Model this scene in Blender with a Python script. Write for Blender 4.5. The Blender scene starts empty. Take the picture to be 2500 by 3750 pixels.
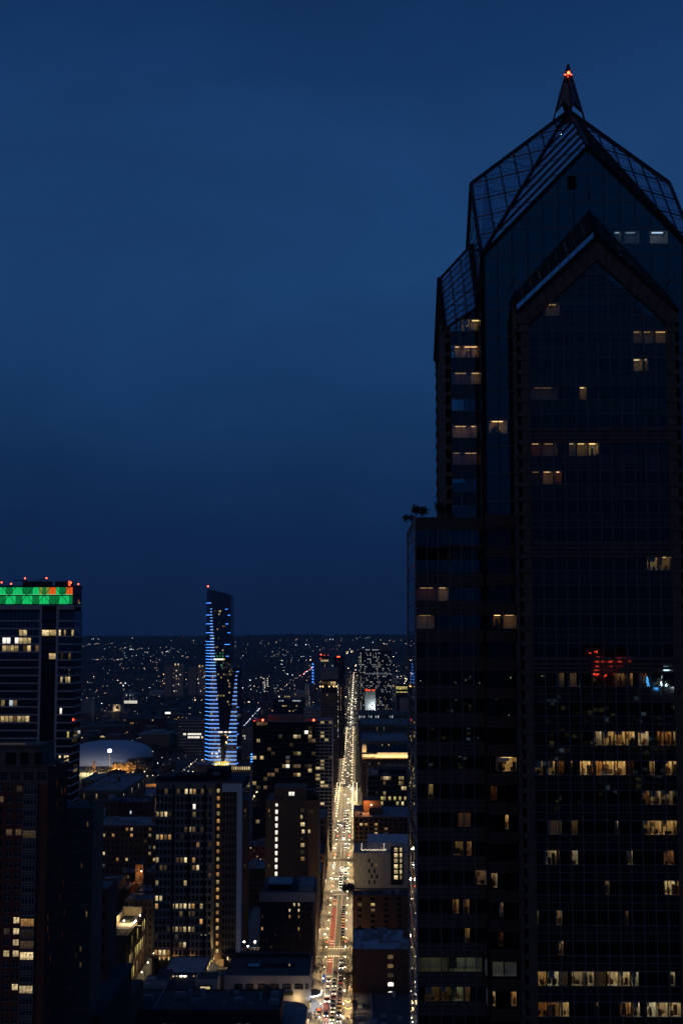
import bpy, bmesh, math, random
from mathutils import Vector, Matrix
R = random.Random(7)
scene = bpy.context.scene
COL = scene.collection

# ------------------------------------------------------------------ camera
# 2500 x 3750 photograph, f = 4740 px, eye 163 m above the street, pitched 5.46 deg up;
# world +Y runs west along the bright avenue, +X is north, z = 0 is the street.
F, CX, CY, H, VX = 4740.0, 1250.0, 1875.0, 163.0, 1304.0
TH = math.atan(453 / F)
PSI = math.atan((VX - CX) / F * math.cos(TH))
f0 = Vector((-math.sin(PSI) * math.cos(TH), math.cos(PSI) * math.cos(TH), math.sin(TH)))
r0 = Vector((math.cos(PSI), math.sin(PSI), 0))
u0 = r0.cross(f0)
cam = bpy.data.cameras.new('camera')
cam.sensor_fit = 'AUTO'; cam.sensor_width = 36.0
cam.lens = 36.0 * F / 3750.0
cam.clip_start = 0.5; cam.clip_end = 60000.0
co = bpy.data.objects.new('camera', cam); COL.objects.link(co)
co.matrix_world = Matrix(((r0.x, u0.x, -f0.x, 0), (r0.y, u0.y, -f0.y, 0), (r0.z, u0.z, -f0.z, H), (0, 0, 0, 1)))
scene.camera = co

def ray(x, y): return f0 + r0 * ((x - CX) / F) + u0 * ((CY - y) / F)
def at(x, y, Y):
    d = ray(x, y); t = Y / d.y
    return Vector((d.x * t, Y, H + d.z * t))
def gnd(x, y, z=0.0):
    d = ray(x, y); t = (z - H) / d.z
    return Vector((d.x * t, d.y * t, z))
def proj(p):
    q = Vector(p) - Vector((0, 0, H)); w = q.dot(f0)
    return CX + F * q.dot(r0) / w, CY - F * q.dot(u0) / w

# ------------------------------------------------------------------ world, light, exposure
W = bpy.data.worlds.new('World'); scene.world = W; W.use_nodes = True
nt = W.node_tree; nt.nodes.clear()
def N(t, **k):
    n = nt.nodes.new(t)
    for a, b in k.items(): setattr(n, a, b)
    return n
out = N('ShaderNodeOutputWorld'); bg = N('ShaderNodeBackground')
sky = N('ShaderNodeTexSky'); sky.sky_type = 'NISHITA'; sky.sun_disc = False
sky.sun_elevation = math.radians(-5.0); sky.sun_rotation = math.radians(200); sky.altitude = 160
sky.air_density = 1.0; sky.dust_density = 0.6; sky.ozone_density = 4.0
tc = N('ShaderNodeTexCoord'); sep = N('ShaderNodeSeparateXYZ')
nt.links.new(tc.outputs['Generated'], sep.inputs[0])
ramp = N('ShaderNodeValToRGB')
e = ramp.color_ramp.elements
cols = [(0.0, (.0040, 0.0144, .052)), (0.015, (.0042, 0.0156, .057)), (0.07, (.0050, 0.0205, .075)), (0.16, (0.0077, 0.0357, 0.1144)),
        (0.27, (0.0105, 0.0490, 0.1496)), (0.36, (0.0101, 0.0464, 0.1474)), (0.46, (0.0068, 0.0337, 0.1188)), (0.60, (.0066, 0.0314, .116)), (1.0, (.0060, 0.0285, .108))]
e[0].position = cols[0][0]; e[0].color = (*cols[0][1], 1); e[1].position = 1.0; e[1].color = (*cols[-1][1], 1)
for p, c in cols[1:-1]:
    x = e.new(p); x.color = (*c, 1)
nt.links.new(sep.outputs[2], ramp.inputs[0])
# soft overcast mottling of the cloud deck
mp = N('ShaderNodeMapping'); mp.inputs['Scale'].default_value = (1.6, 1.6, 3.6); mp.inputs['Rotation'].default_value = (.12, .1, .3)
nt.links.new(tc.outputs['Generated'], mp.inputs[0])
nz = N('ShaderNodeTexNoise'); nz.inputs['Scale'].default_value = 2.3; nz.inputs['Detail'].default_value = 8; nz.inputs['Roughness'].default_value = .58; nz.inputs['Distortion'].default_value = .4
nt.links.new(mp.outputs[0], nz.inputs['Vector'])
mr = N('ShaderNodeMapRange'); mr.inputs[1].default_value = .3; mr.inputs[2].default_value = .7; mr.inputs[3].default_value = .86; mr.inputs[4].default_value = 1.14
nt.links.new(nz.outputs[0], mr.inputs[0])
mul = N('ShaderNodeVectorMath', operation='SCALE')
nt.links.new(ramp.outputs[0], mul.inputs[0]); nt.links.new(mr.outputs[0], mul.inputs['Scale'])
sk = N('ShaderNodeVectorMath', operation='SCALE'); sk.inputs['Scale'].default_value = .06
nt.links.new(sky.outputs[0], sk.inputs[0])
add = N('ShaderNodeVectorMath', operation='ADD')
nt.links.new(mul.outputs[0], add.inputs[0]); nt.links.new(sk.outputs[0], add.inputs[1])
nt.links.new(add.outputs[0], bg.inputs[0]); bg.inputs[1].default_value = .95
nt.links.new(bg.outputs[0], out.inputs[0])
W.cycles.sampling_method = 'MANUAL'; W.cycles.sample_map_resolution = 256

sl = bpy.data.lights.new('city_glow', 'SUN'); sl.energy = 0.085; sl.angle = math.radians(50); sl.color = (1, .72, .48)  # warm lamp standing in for city glow, added to brown the facades
so = bpy.data.objects.new('city_glow', sl); COL.objects.link(so); so.location = (0, 0, 900)
so.rotation_euler = (math.radians(65), 0, math.radians(-45))

scene.view_settings.view_transform = 'Standard'; scene.view_settings.look = 'None'
scene.view_settings.exposure = 0.0; scene.view_settings.gamma = 1.0; scene.view_settings.use_curve_mapping = False
cy = scene.cycles
cy.max_bounces = 6; cy.diffuse_bounces = 2; cy.glossy_bounces = 3; cy.transmission_bounces = 2; cy.transparent_max_bounces = 12
cy.sample_clamp_indirect = 2.0; cy.sample_clamp_direct = 0.0
cy.caustics_reflective = False; cy.caustics_refractive = False
cy.use_denoising = True
try: cy.denoiser = 'OPENIMAGEDENOISE'; cy.denoising_prefilter = 'ACCURATE'; cy.denoising_input_passes = 'RGB_ALBEDO_NORMAL'
except Exception: pass
cy.use_light_tree = True

# ------------------------------------------------------------------ helpers
MATS = {}
def newmat(name):
    m = bpy.data.materials.new(name); m.use_nodes = True; MATS[name] = m
    t = m.node_tree; t.nodes.clear()
    o = t.nodes.new('ShaderNodeOutputMaterial')
    return m, t, o
def solid(name, c, rough=.8, var=.25, scale=.6, metal=0.0, bump=0.0, spec=.3, stretch=(1, 1, 1)):
    m, t, o = newmat(name); b = t.nodes.new('ShaderNodeBsdfPrincipled')
    b.inputs['Roughness'].default_value = rough; b.inputs['Metallic'].default_value = metal
    b.inputs['Specular IOR Level'].default_value = spec
    tc = t.nodes.new('ShaderNodeTexCoord'); mpn = t.nodes.new('ShaderNodeMapping'); mpn.inputs['Scale'].default_value = stretch
    n = t.nodes.new('ShaderNodeTexNoise'); n.inputs['Scale'].default_value = scale; n.inputs['Detail'].default_value = 6; n.inputs['Roughness'].default_value = .65
    r = t.nodes.new('ShaderNodeValToRGB')
    r.color_ramp.elements[0].position = .3; r.color_ramp.elements[1].position = .72
    r.color_ramp.elements[0].color = (*[x * (1 - var) for x in c], 1); r.color_ramp.elements[1].color = (*[min(1, x * (1 + var)) for x in c], 1)
    t.links.new(tc.outputs['Object'], mpn.inputs[0]); t.links.new(mpn.outputs[0], n.inputs['Vector'])
    t.links.new(n.outputs[0], r.inputs[0]); t.links.new(r.outputs[0], b.inputs['Base Color'])
    if bump:
        bp = t.nodes.new('ShaderNodeBump'); bp.inputs['Strength'].default_value = bump; bp.inputs['Distance'].default_value = .05
        t.links.new(n.outputs[0], bp.inputs['Height']); t.links.new(bp.outputs[0], b.inputs['Normal'])
    t.links.new(b.outputs[0], o.inputs[0]); return m
def brick(name, c1, c2, mortar, scale=1.0):
    m, t, o = newmat(name); b = t.nodes.new('ShaderNodeBsdfPrincipled'); b.inputs['Roughness'].default_value = .9; b.inputs['Specular IOR Level'].default_value = .2
    tc = t.nodes.new('ShaderNodeTexCoord'); sp = t.nodes.new('ShaderNodeSeparateXYZ'); cb = t.nodes.new('ShaderNodeCombineXYZ'); ad = t.nodes.new('ShaderNodeMath')
    t.links.new(tc.outputs['Object'], sp.inputs[0]); t.links.new(sp.outputs[0], ad.inputs[0]); t.links.new(sp.outputs[1], ad.inputs[1])
    t.links.new(ad.outputs[0], cb.inputs[0]); t.links.new(sp.outputs[2], cb.inputs[1])
    bt = t.nodes.new('ShaderNodeTexBrick'); bt.inputs['Color1'].default_value = (*c1, 1); bt.inputs['Color2'].default_value = (*c2, 1); bt.inputs['Mortar'].default_value = (*mortar, 1)
    bt.inputs['Scale'].default_value = scale; bt.inputs['Brick Width'].default_value = .9; bt.inputs['Row Height'].default_value = .3
    t.links.new(cb.outputs[0], bt.inputs['Vector'])
    n = t.nodes.new('ShaderNodeTexNoise'); n.inputs['Scale'].default_value = .25; n.inputs['Detail'].default_value = 5
    t.links.new(tc.outputs['Object'], n.inputs['Vector'])
    mx = t.nodes.new('ShaderNodeMix'); mx.data_type = 'RGBA'; mx.blend_type = 'MULTIPLY'; mx.inputs[0].default_value = .7
    r = t.nodes.new('ShaderNodeMapRange'); r.inputs[1].default_value = .3; r.inputs[2].default_value = .7; r.inputs[3].default_value = .55; r.inputs[4].default_value = 1.25
    t.links.new(n.outputs[0], r.inputs[0]); t.links.new(bt.outputs[0], mx.inputs[6]); t.links.new(r.outputs[0], mx.inputs[7])
    t.links.new(mx.outputs[2], b.inputs['Base Color']); t.links.new(b.outputs[0], o.inputs[0]); return m
def glass(name, refl=(.2, .25, .28), under=(.004, .005, .006), see=0.0, rough=.02, tint=(.85, .92, .97), fac=1.0):
    """Coated facade glass: a dark or see-through body under a partial mirror."""
    m, t, o = newmat(name)
    g = t.nodes.new('ShaderNodeBsdfGlossy'); g.inputs['Roughness'].default_value = rough; g.inputs['Color'].default_value = (*refl, 1)
    d = t.nodes.new('ShaderNodeBsdfDiffuse'); d.inputs['Color'].default_value = (*under, 1)
    lw = t.nodes.new('ShaderNodeFresnel'); lw.inputs['IOR'].default_value = 1.5
    a = t.nodes.new('ShaderNodeAddShader')
    base = d
    if see > 0:
        tr = t.nodes.new('ShaderNodeBsdfTransparent'); tr.inputs['Color'].default_value = (*[x * see for x in tint], 1)
        base = tr
    # grazing angles turn the glass into a mirror
    g2 = t.nodes.new('ShaderNodeBsdfGlossy'); g2.inputs['Roughness'].default_value = rough; g2.inputs['Color'].default_value = (.8 * fac, .8 * fac, .8 * fac, 1)
    mx = t.nodes.new('ShaderNodeMixShader')
    t.links.new(lw.outputs[0], mx.inputs[0])
    t.links.new(base.outputs[0], a.inputs[0]); t.links.new(g.outputs[0], a.inputs[1])
    t.links.new(a.outputs[0], mx.inputs[1]); t.links.new(g2.outputs[0], mx.inputs[2]); t.links.new(mx.outputs[0], o.inputs[0])
    return m
def lit(name, c, s, var=.6, sc=2.2, sample=False, rnd=.7):
    """Glowing pane with a lit room painted in: uneven brightness, lighter top, furniture and curtain shapes."""
    m, t, o = newmat(name); em = t.nodes.new('ShaderNodeEmission')
    tc = t.nodes.new('ShaderNodeTexCoord'); oi = t.nodes.new('ShaderNodeObjectInfo')
    av = t.nodes.new('ShaderNodeVectorMath'); av.operation = 'ADD'
    cr = t.nodes.new('ShaderNodeCombineXYZ'); ml = t.nodes.new('ShaderNodeMath'); ml.operation = 'MULTIPLY'; ml.inputs[1].default_value = 37.0
    t.links.new(oi.outputs['Random'], ml.inputs[0]); t.links.new(ml.outputs[0], cr.inputs[0]); t.links.new(ml.outputs[0], cr.inputs[2])
    t.links.new(tc.outputs['Object'], av.inputs[0]); t.links.new(cr.outputs[0], av.inputs[1])
    v = t.nodes.new('ShaderNodeTexVoronoi'); v.inputs['Scale'].default_value = sc; v.distance = 'CHEBYCHEV'
    t.links.new(av.outputs[0], v.inputs['Vector'])
    w = t.nodes.new('ShaderNodeSeparateColor'); t.links.new(v.outputs['Color'], w.inputs[0])
    mr = t.nodes.new('ShaderNodeMapRange'); mr.inputs[3].default_value = 1 - var; mr.inputs[4].default_value = 1.0 + var * .25
    t.links.new(w.outputs[0], mr.inputs[0])
    m2 = t.nodes.new('ShaderNodeMapRange'); m2.inputs[3].default_value = 1 - rnd; m2.inputs[4].default_value = 1 + rnd * .4
    t.links.new(oi.outputs['Random'], m2.inputs[0])
    k = t.nodes.new('ShaderNodeMath'); k.operation = 'MULTIPLY'; t.links.new(mr.outputs[0], k.inputs[0]); t.links.new(m2.outputs[0], k.inputs[1])
    sz = t.nodes.new('ShaderNodeSeparateXYZ'); t.links.new(tc.outputs['Object'], sz.inputs[0])
    mz = t.nodes.new('ShaderNodeMapRange'); mz.inputs[1].default_value = -1.0; mz.inputs[2].default_value = 1.0; mz.inputs[3].default_value = .55; mz.inputs[4].default_value = 1.25  # pane painted brighter toward the top, as if lit from a ceiling
    t.links.new(sz.outputs[2], mz.inputs[0])
    kz = t.nodes.new('ShaderNodeMath'); kz.operation = 'MULTIPLY'; t.links.new(k.outputs[0], kz.inputs[0]); t.links.new(mz.outputs[0], kz.inputs[1])
    k2 = t.nodes.new('ShaderNodeMath'); k2.operation = 'MULTIPLY'; k2.inputs[1].default_value = s; t.links.new(kz.outputs[0], k2.inputs[0])
    em.inputs['Color'].default_value = (*c, 1); t.links.new(k2.outputs[0], em.inputs['Strength'])
    t.links.new(em.outputs[0], o.inputs[0])
    m.cycles.emission_sampling = 'AUTO' if sample else 'NONE'
    return m
def glow(name, c, s, sample=False):
    m, t, o = newmat(name); em = t.nodes.new('ShaderNodeEmission'); em.inputs[0].default_value = (*c, 1); em.inputs[1].default_value = s
    t.links.new(em.outputs[0], o.inputs[0]); m.cycles.emission_sampling = 'AUTO' if sample else 'NONE'
    return m

class MB:
    """Collects shapes in world coordinates; build() links them as ONE mesh object."""
    def __init__(s): s.v = []; s.f = []; s.m = []
    def poly(s, pts, mi=0):
        n = len(s.v); s.v += [tuple(p) for p in pts]; s.f.append(tuple(range(n, n + len(pts)))); s.m.append(mi); return s
    def hexa(s, b, mi=0):
        n = len(s.v); s.v += [tuple(p) for p in b]
        for q in ((3, 2, 1, 0), (4, 5, 6, 7), (0, 1, 5, 4), (1, 2, 6, 5), (2, 3, 7, 6), (3, 0, 4, 7)):
            s.f.append(tuple(n + i for i in q)); s.m.append(mi)
        return s
    def box(s, x0, x1, y0, y1, z0, z1, mi=0):
        return s.hexa([(x0, y0, z0), (x1, y0, z0), (x1, y1, z0), (x0, y1, z0), (x0, y0, z1), (x1, y0, z1), (x1, y1, z1), (x0, y1, z1)], mi)
    def prism(s, pl, z0, z1, mi=0, z1f=None):
        """pl counter-clockwise seen from above; z1f(x,y) gives a sloping top."""
        n = len(s.v); k = len(pl)
        s.v += [(x, y, z0) for x, y in pl] + [(x, y, z1f(x, y) if z1f else z1) for x, y in pl]
        s.f.append(tuple(n + i for i in reversed(range(k)))); s.m.append(mi)
        s.f.append(tuple(n + k + i for i in range(k))); s.m.append(mi)
        for i in range(k):
            j = (i + 1) % k; s.f.append((n + i, n + j, n + k + j, n + k + i)); s.m.append(mi)
        return s
    def bar(s, a, b, w, h=None, mi=0, up=(0, 0, 1)):
        a, b = Vector(a), Vector(b); h = w if h is None else h
        d = (b - a)
        if d.length < 1e-6: return s
        d.normalize(); x = d.cross(Vector(up))
        if x.length < 1e-4: x = d.cross(Vector((1, 0, 0)))
        x.normalize(); y = x.cross(d); x *= w / 2; y *= h / 2
        return s.hexa([a - x - y, a + x - y, a + x + y, a - x + y, b - x - y, b + x - y, b + x + y, b - x + y], mi)
    def tube(s, a, b, r0_, r1_, n=6, mi=0):
        a, b = Vector(a), Vector(b); d = (b - a).normalized(); x = d.cross(Vector((0, 0, 1)))
        if x.length < 1e-3: x = Vector((1, 0, 0))
        x.normalize(); y = d.cross(x); k = len(s.v)
        for c, r in ((a, r0_), (b, r1_)):
            for i in range(n):
                t = 2 * math.pi * i / n; s.v.append(tuple(c + x * (r * math.cos(t)) + y * (r * math.sin(t))))
        for i in range(n):
            j = (i + 1) % n; s.f.append((k + i, k + j, k + n + j, k + n + i)); s.m.append(mi)
        s.f.append(tuple(k + i for i in reversed(range(n)))); s.m.append(mi)
        s.f.append(tuple(k + n + i for i in range(n))); s.m.append(mi)
        return s
    def ball(s, c, r, mi=0, sz=1.0, n=6, m=4):
        k = len(s.v); cx, cy_, cz = c
        s.v.append((cx, cy_, cz + r * sz))
        for a in range(1, m):
            ph = math.pi * a / m
            for i in range(n):
                t = 2 * math.pi * i / n; s.v.append((cx + r * math.sin(ph) * math.cos(t), cy_ + r * math.sin(ph) * math.sin(t), cz + r * sz * math.cos(ph)))
        s.v.append((cx, cy_, cz - r * sz)); L = len(s.v) - 1
        for i in range(n):
            s.f.append((k, k + 1 + i, k + 1 + (i + 1) % n)); s.m.append(mi)
        for a in range(m - 2):
            p = k + 1 + a * n
            for i in range(n):
                j = (i + 1) % n; s.f.append((p + i, p + n + i, p + n + j, p + j)); s.m.append(mi)
        p = k + 1 + (m - 2) * n
        for i in range(n): s.f.append((p + i, L, p + (i + 1) % n)); s.m.append(mi)
        return s
    def build(s, name, mats, parent=None, org=None, smooth=False, **props):
        if not s.v: return None
        if not isinstance(mats, (list, tuple)): mats = [mats]
        o = org if org is not None else (wloc(parent) if parent else Vector((0, 0, 0)))
        me = bpy.data.meshes.new(name)
        me.from_pydata([(x - o.x, y - o.y, z - o.z) for x, y, z in s.v], [], s.f)
        for m in mats: me.materials.append(MATS[m] if isinstance(m, str) else m)
        if len(mats) > 1: me.polygons.foreach_set('material_index', s.m)
        if smooth: me.polygons.foreach_set('use_smooth', [True] * len(me.polygons))
        me.update()
        return place(name, me, parent, o, **props)
WL = {}
def wloc(o): return WL[o.name]
def place(name, data, parent, wpos, rotz=0.0, **props):
    ob = bpy.data.objects.new(name, data); COL.objects.link(ob)
    wpos = Vector(wpos)
    if parent is not None:
        ob.parent = parent; ob.location = wpos - wloc(parent)
    else: ob.location = wpos
    if rotz: ob.rotation_euler = (0, 0, rotz)
    WL[ob.name] = wpos
    for k, v in props.items(): ob[k] = v
    return ob
def thing(name, label, cat, loc=(0, 0, 0), group=None):
    p = dict(label=label, category=cat)
    if group: p['group'] = group
    return place(name, None, None, loc, **p)
def structure(mb, name, mats, **k): return mb.build(name, mats, None, kind='structure', **k)
def copy_tree(src, loc, rz=0.0, label=None):
    r = src.copy(); COL.objects.link(r); r.location = loc; r.rotation_euler = (0, 0, rz); WL[r.name] = Vector(loc)
    if label: r['label'] = label
    for c in src.children:
        k = c.copy(); COL.objects.link(k); k.parent = r
        for g in c.children:
            h = g.copy(); COL.objects.link(h); h.parent = k
    return r
QUADS = {}
def quad_mesh(w, h, mat, name='pane', t=.05):
    """A thin glazed slab, centred, facing -Y; shared between alike windows."""
    key = (round(w, 3), round(h, 3), mat, name)
    if key not in QUADS:
        me = bpy.data.meshes.new(name); a, b = w / 2, h / 2
        me.from_pydata([(-a, 0, -b), (a, 0, -b), (a, 0, b), (-a, 0, b), (-a, t, -b), (a, t, -b), (a, t, b), (-a, t, b)], [],
                       [(0, 1, 2, 3), (5, 4, 7, 6), (4, 0, 3, 7), (1, 5, 6, 2), (3, 2, 6, 7), (4, 5, 1, 0)])
        me.materials.append(MATS[mat]); QUADS[key] = me
    return QUADS[key]

def clip_poly(poly, a, b, c):
    """Keep the part of a 2-D polygon where a*x+b*y+c >= 0."""
    res = []
    for i in range(len(poly)):
        p, q = poly[i], poly[(i + 1) % len(poly)]
        dp, dq = a * p[0] + b * p[1] + c, a * q[0] + b * q[1] + c
        if dp >= 0: res.append(p)
        if (dp > 0 > dq) or (dp < 0 < dq):
            t = dp / (dp - dq); res.append((p[0] + (q[0] - p[0]) * t, p[1] + (q[1] - p[1]) * t))
    return res
def clip_rect(poly, x0, x1, y0, y1):
    for k in ((1, 0, -x0), (-1, 0, x1), (0, 1, -y0), (0, -1, y1)):
        if len(poly) < 3: return []
        poly = clip_poly(poly, *k)
    return poly
def area(p): return abs(sum(p[i][0] * p[(i + 1) % len(p)][1] - p[(i + 1) % len(p)][0] * p[i][1] for i in range(len(p)))) / 2 if len(p) > 2 else 0

COUNT = {}
def facade(t, p0, p1, z0, z1, cols, rows, wall, win='dark_pane', wf=.6, hf=.55, sill=.25, rec=.3, lits=(), rnd=0.0, rmats=('warm', 'dim'), pier=.06,
           cap=280, mx=(0, 0), top=0.0, bot=0.0, name='window', wallname='wall', skip=None, seed=1, mull=0, mull_mat='dark_metal', sub=False, core=True):
    """A windowed wall: piers and spandrels stand proud of recessed panes. p0->p1 runs left to right seen from outside."""
    rr = random.Random(seed * 977 + rows * 31 + cols)
    p0, p1 = Vector((p0[0], p0[1], 0)), Vector((p1[0], p1[1], 0))
    L = (p1 - p0).length; u = (p1 - p0) / L; n = Vector((u.y, -u.x, 0)); rz = math.atan2(u.y, u.x)
    cw = (L - mx[0] - mx[1]) / cols; rh = (z1 - top - z0 - bot) / rows
    ww, wh = cw * wf, rh * hf
    def P(a, z, d=0.0): return p0 + u * a + n * d + Vector((0, 0, z))
    mb = MB()
    def slab(a0, a1, za, zb, d0, d1):
        if a1 - a0 < 1e-4 or zb - za < 1e-4: return
        mb.hexa([P(a0, za, d1), P(a1, za, d1), P(a1, za, d0), P(a0, za, d0), P(a0, zb, d1), P(a1, zb, d1), P(a1, zb, d0), P(a0, zb, d0)])
    pm = pier
    zb = z0 + bot
    prev = z0
    for r in range(rows):
        s0 = zb + r * rh + rh * sill; slab(0, L, prev, s0, -rec - .2, 0); prev = s0 + wh
    slab(0, L, prev, z1, -rec - .2, 0)
    a = 0.0
    for c in range(cols):
        w0 = mx[0] + c * cw + (cw - ww) / 2; slab(a, w0, z0, z1 - .003, -rec - .2, pm); a = w0 + ww
    slab(a, L, z0, z1 - .003, -rec - .2, pm)
    mb.build(wallname, wall, t)
    want = {}
    cells = [(r, c) for r in range(rows) for c in range(cols) if not skip or not skip(r, c)]
    ctr = {k: P(mx[0] + (k[1] + .5) * cw, zb + (k[0] + sill) * rh + wh / 2) for k in cells}
    if lits:
        pj = {k: proj(v) for k, v in ctr.items()}
        for x, y, m in lits:
            if not pj: break
            k = min(pj, key=lambda q: (pj[q][0] - x) ** 2 + (pj[q][1] - y) ** 2)
            if (pj[k][0] - x) ** 2 + (pj[k][1] - y) ** 2 < 40 ** 2: want[k] = m
    if rnd:
        for k in cells:
            if k not in want and rr.random() < rnd: want[k] = rr.choice(rmats)
    cells.sort(key=lambda k: (0 if k in want else 1, rr.random()))
    rest = {}
    used = COUNT.get((t.name, name), 0)
    for i, k in enumerate(cells):
        m = want.get(k, win)
        q = ctr[k] - n * rec
        if used < cap:
            ob = place(name, quad_mesh(ww, wh, m, name), t, q, rz); used += 1
            if mull:
                fr = mull_mesh(ww, wh, mull, mull_mat)
                f = place('frame', fr, None, q, 0); f.parent = ob; f.location = (0, 0, 0)
        else: rest.setdefault(m, []).append(q)
    COUNT[(t.name, name)] = used
    for m, qs in rest.items():
        b = MB()
        for q in qs:
            b.hexa([q - u * ww / 2 - Vector((0, 0, wh / 2)), q + u * ww / 2 - Vector((0, 0, wh / 2)), q + u * ww / 2 - n * .05 - Vector((0, 0, wh / 2)), q - u * ww / 2 - n * .05 - Vector((0, 0, wh / 2)),
                    q - u * ww / 2 + Vector((0, 0, wh / 2)), q + u * ww / 2 + Vector((0, 0, wh / 2)), q + u * ww / 2 - n * .05 + Vector((0, 0, wh / 2)), q - u * ww / 2 - n * .05 + Vector((0, 0, wh / 2))])
        b.build(name, m, t, kind='stuff')
    return P, cw, rh
MULL = {}
def mull_mesh(w, h, k, mat):
    key = (round(w, 2), round(h, 2), k, mat)
    if key not in MULL:
        b = MB(); a, c, f = w / 2, h / 2, .09
        for x0, x1, za, zb_ in ((-a, a, c - f, c), (-a, a, -c, -c + f), (-a, -a + f, -c + f, c - f), (a - f, a, -c + f, c - f)): b.box(x0, x1, -.07, -.005, za, zb_)
        for i in range(1, k):
            x = -a + w * i / k; b.box(x - .045, x + .045, -.06, -.005, -c + f, c - f)
        b.box(-a + f, a - f, -.055, -.005, c * .42, c * .42 + .08)
        me = bpy.data.meshes.new('frame'); me.from_pydata(b.v, [], b.f); me.materials.append(MATS[mat]); MULL[key] = me
    return MULL[key]

def core(t, x0, x1, y0, y1, z0, z1, mat, name='core', ins=.45):
    MB().box(x0 + ins, x1 - ins, y0 + ins, y1 - ins, z0, z1 - .02).build(name, mat, t)
def roofdeck(t, x0, x1, y0, y1, z, mat='roof_grey', par=.9, pw=.4, pmat='concrete', units=0, seed=1):
    MB().box(x0 + .02, x1 - .02, y0 + .02, y1 - .02, z - .35, z + .01).build('roof', mat, t)
    if par:
        b = MB(); b.box(x0 - .05, x1 + .05, y0 - .05, y0 + pw, z - .1, z + par).box(x0 - .05, x1 + .05, y1 - pw, y1 + .05, z - .1, z + par)
        b.box(x0 - .05, x0 + pw, y0 + pw, y1 - pw, z - .1, z + par - .004).box(x1 - pw, x1 + .05, y0 + pw, y1 - pw, z - .1, z + par - .004); b.build('parapet', pmat, t)
    rr = random.Random(seed)
    for _ in range(int(units * 2.2)):
        w, d, h = rr.uniform(.8, 4.5), rr.uniform(.8, 3.6), rr.uniform(.6, 2.6)
        if x1 - x0 < w + 3 or y1 - y0 < d + 3: continue
        x, y = rr.uniform(x0 + 1, x1 - w - 1), rr.uniform(y0 + 1, y1 - d - 1)
        b = MB().box(x, x + w, y, y + d, z, z + h); b.box(x + .3, x + w - .3, y + .3, y + d - .3, z + h, z + h + .25); b.build('roof_unit', 'metal_grey', t)
    if units > 2 and x1 - x0 > 12 and y1 - y0 > 12:
        x, y = rr.uniform(x0 + 4, x1 - 4), rr.uniform(y0 + 4, y1 - 4)
        MB().tube((x, y, z + .8), (x, y, z + 3.6), 1.5, 1.45, 12).tube((x, y, z + 3.6), (x, y, z + 4.3), 1.55, .1, 12).build('water_tank', 'brown_wall', t)
        for a in (-1, 1):
            MB().tube((x + a, y - 1, z), (x + a, y - 1, z + .8), .1, .1).tube((x + a, y + 1, z), (x + a, y + 1, z + .8), .1, .1).build('tank_leg', 'dark_metal', t)
        x = rr.uniform(x0 + 1, x1 - 3); MB().box(x, x + .35, y0 + 1, y1 - 1, z + .15, z + .5).build('roof_duct', 'metal_grey', t)
# ------------------------------------------------------------------ materials
solid('interior_wood', (.34, .20, .10), .8, .3, .6)
solid('interior_pale', (.74, .72, .66), .9, .15, .4)
solid('spire_metal', (.085, .09, .095), .5, .2, 1.0)
solid('granite', (.10, .072, .052), .6, .3, .8, spec=.3)
solid('granite_dark', (.06, .046, .036), .6, .3, .8)
solid('mullion_grey', (.12, .13, .135), .5, .2, 2.0)
solid('end_white', (.74, .71, .70), .8, .12, .4)
solid('slab_grey', (.28, .23, .175), .9, .25, .5)
solid('dark_metal', (.018, .019, .022), .5, .3, 2.0)
solid('metal_grey', (.22, .24, .26), .6, .3, .8)
solid('void', (.006, .006, .007), .9, .1, 1.0)
solid('concrete', (.30, .28, .25), .9, .25, .5, bump=.3)
solid('slab_brown', (.19, .125, .08), .9, .45, .35, bump=.3)
solid('concrete_dark', (.15, .118, .088), .9, .3, .5)
solid('white_wall', (.42, .41, .40), .8, .12, .4)
solid('cream_wall', (.55, .47, .36), .85, .15, .5)
solid('pale_stone', (.44, .39, .32), .85, .2, .6)
solid('brown_wall', (.16, .095, .05), .9, .25, .5)
solid('roof_grey', (.17, .17, .175), .9, .45, .25)
solid('roof_dark', (.06, .06, .065), .9, .5, .25)
solid('roof_pale', (.36, .36, .38), .85, .3, .3)
solid('roof_blue', (.21, .205, .205), .7, .5, .3)
solid('deck_concrete', (.17, .165, .15), .8, .2, .5)
solid('asphalt', (.075, .073, .068), .75, .35, .35, bump=.2)
solid('pavement', (.24, .225, .20), .85, .25, .9)
solid('paint_white', (.75, .75, .72), .7, .15, 3.0)
solid('lane_red', (.20, .036, .028), .8, .25, 1.0)
solid('bark', (.06, .045, .035), .95, .3, 3.0)
solid('leaf_dark', (.035, .05, .03), .9, .5, 1.5)
solid('leaf_gold', (.32, .20, .09), .9, .5, .8)
solid('far_ground', (.050, .050, .048), .95, .8, .012)
solid('house_wall', (.11, .085, .07), .9, .4, .2)
solid('grass', (.05, .075, .035), .95, .4, .4)
solid('dome_white', (.46, .48, .52), .55, .08, .2)
solid('interior_wall', (.66, .58, .46), .9, .2, .4)
solid('interior_dark', (.05, .045, .04), .8, .4, 1.2)
solid('skin', (.45, .30, .22), .7, .1, 4)
for n_, c_ in (('coat_black', (.012, .012, .014)), ('coat_navy', (.02, .03, .07)), ('coat_brown', (.10, .06, .035)), ('coat_red', (.25, .03, .03))): solid(n_, c_, .8, .2, 4)
for n_, c_ in (('car_black', (.012, .012, .014)), ('car_white', (.7, .7, .7)), ('car_silver', (.35, .36, .38)), ('car_red', (.30, .02, .02)), ('car_blue', (.03, .06, .18)), ('car_yellow', (.6, .40, .05)), ('car_grey', (.10, .10, .11))):
    solid(n_, c_, .3, .08, 1.5, spec=.6)
solid('tyre', (.015, .015, .015), .9, .1, 4)
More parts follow.
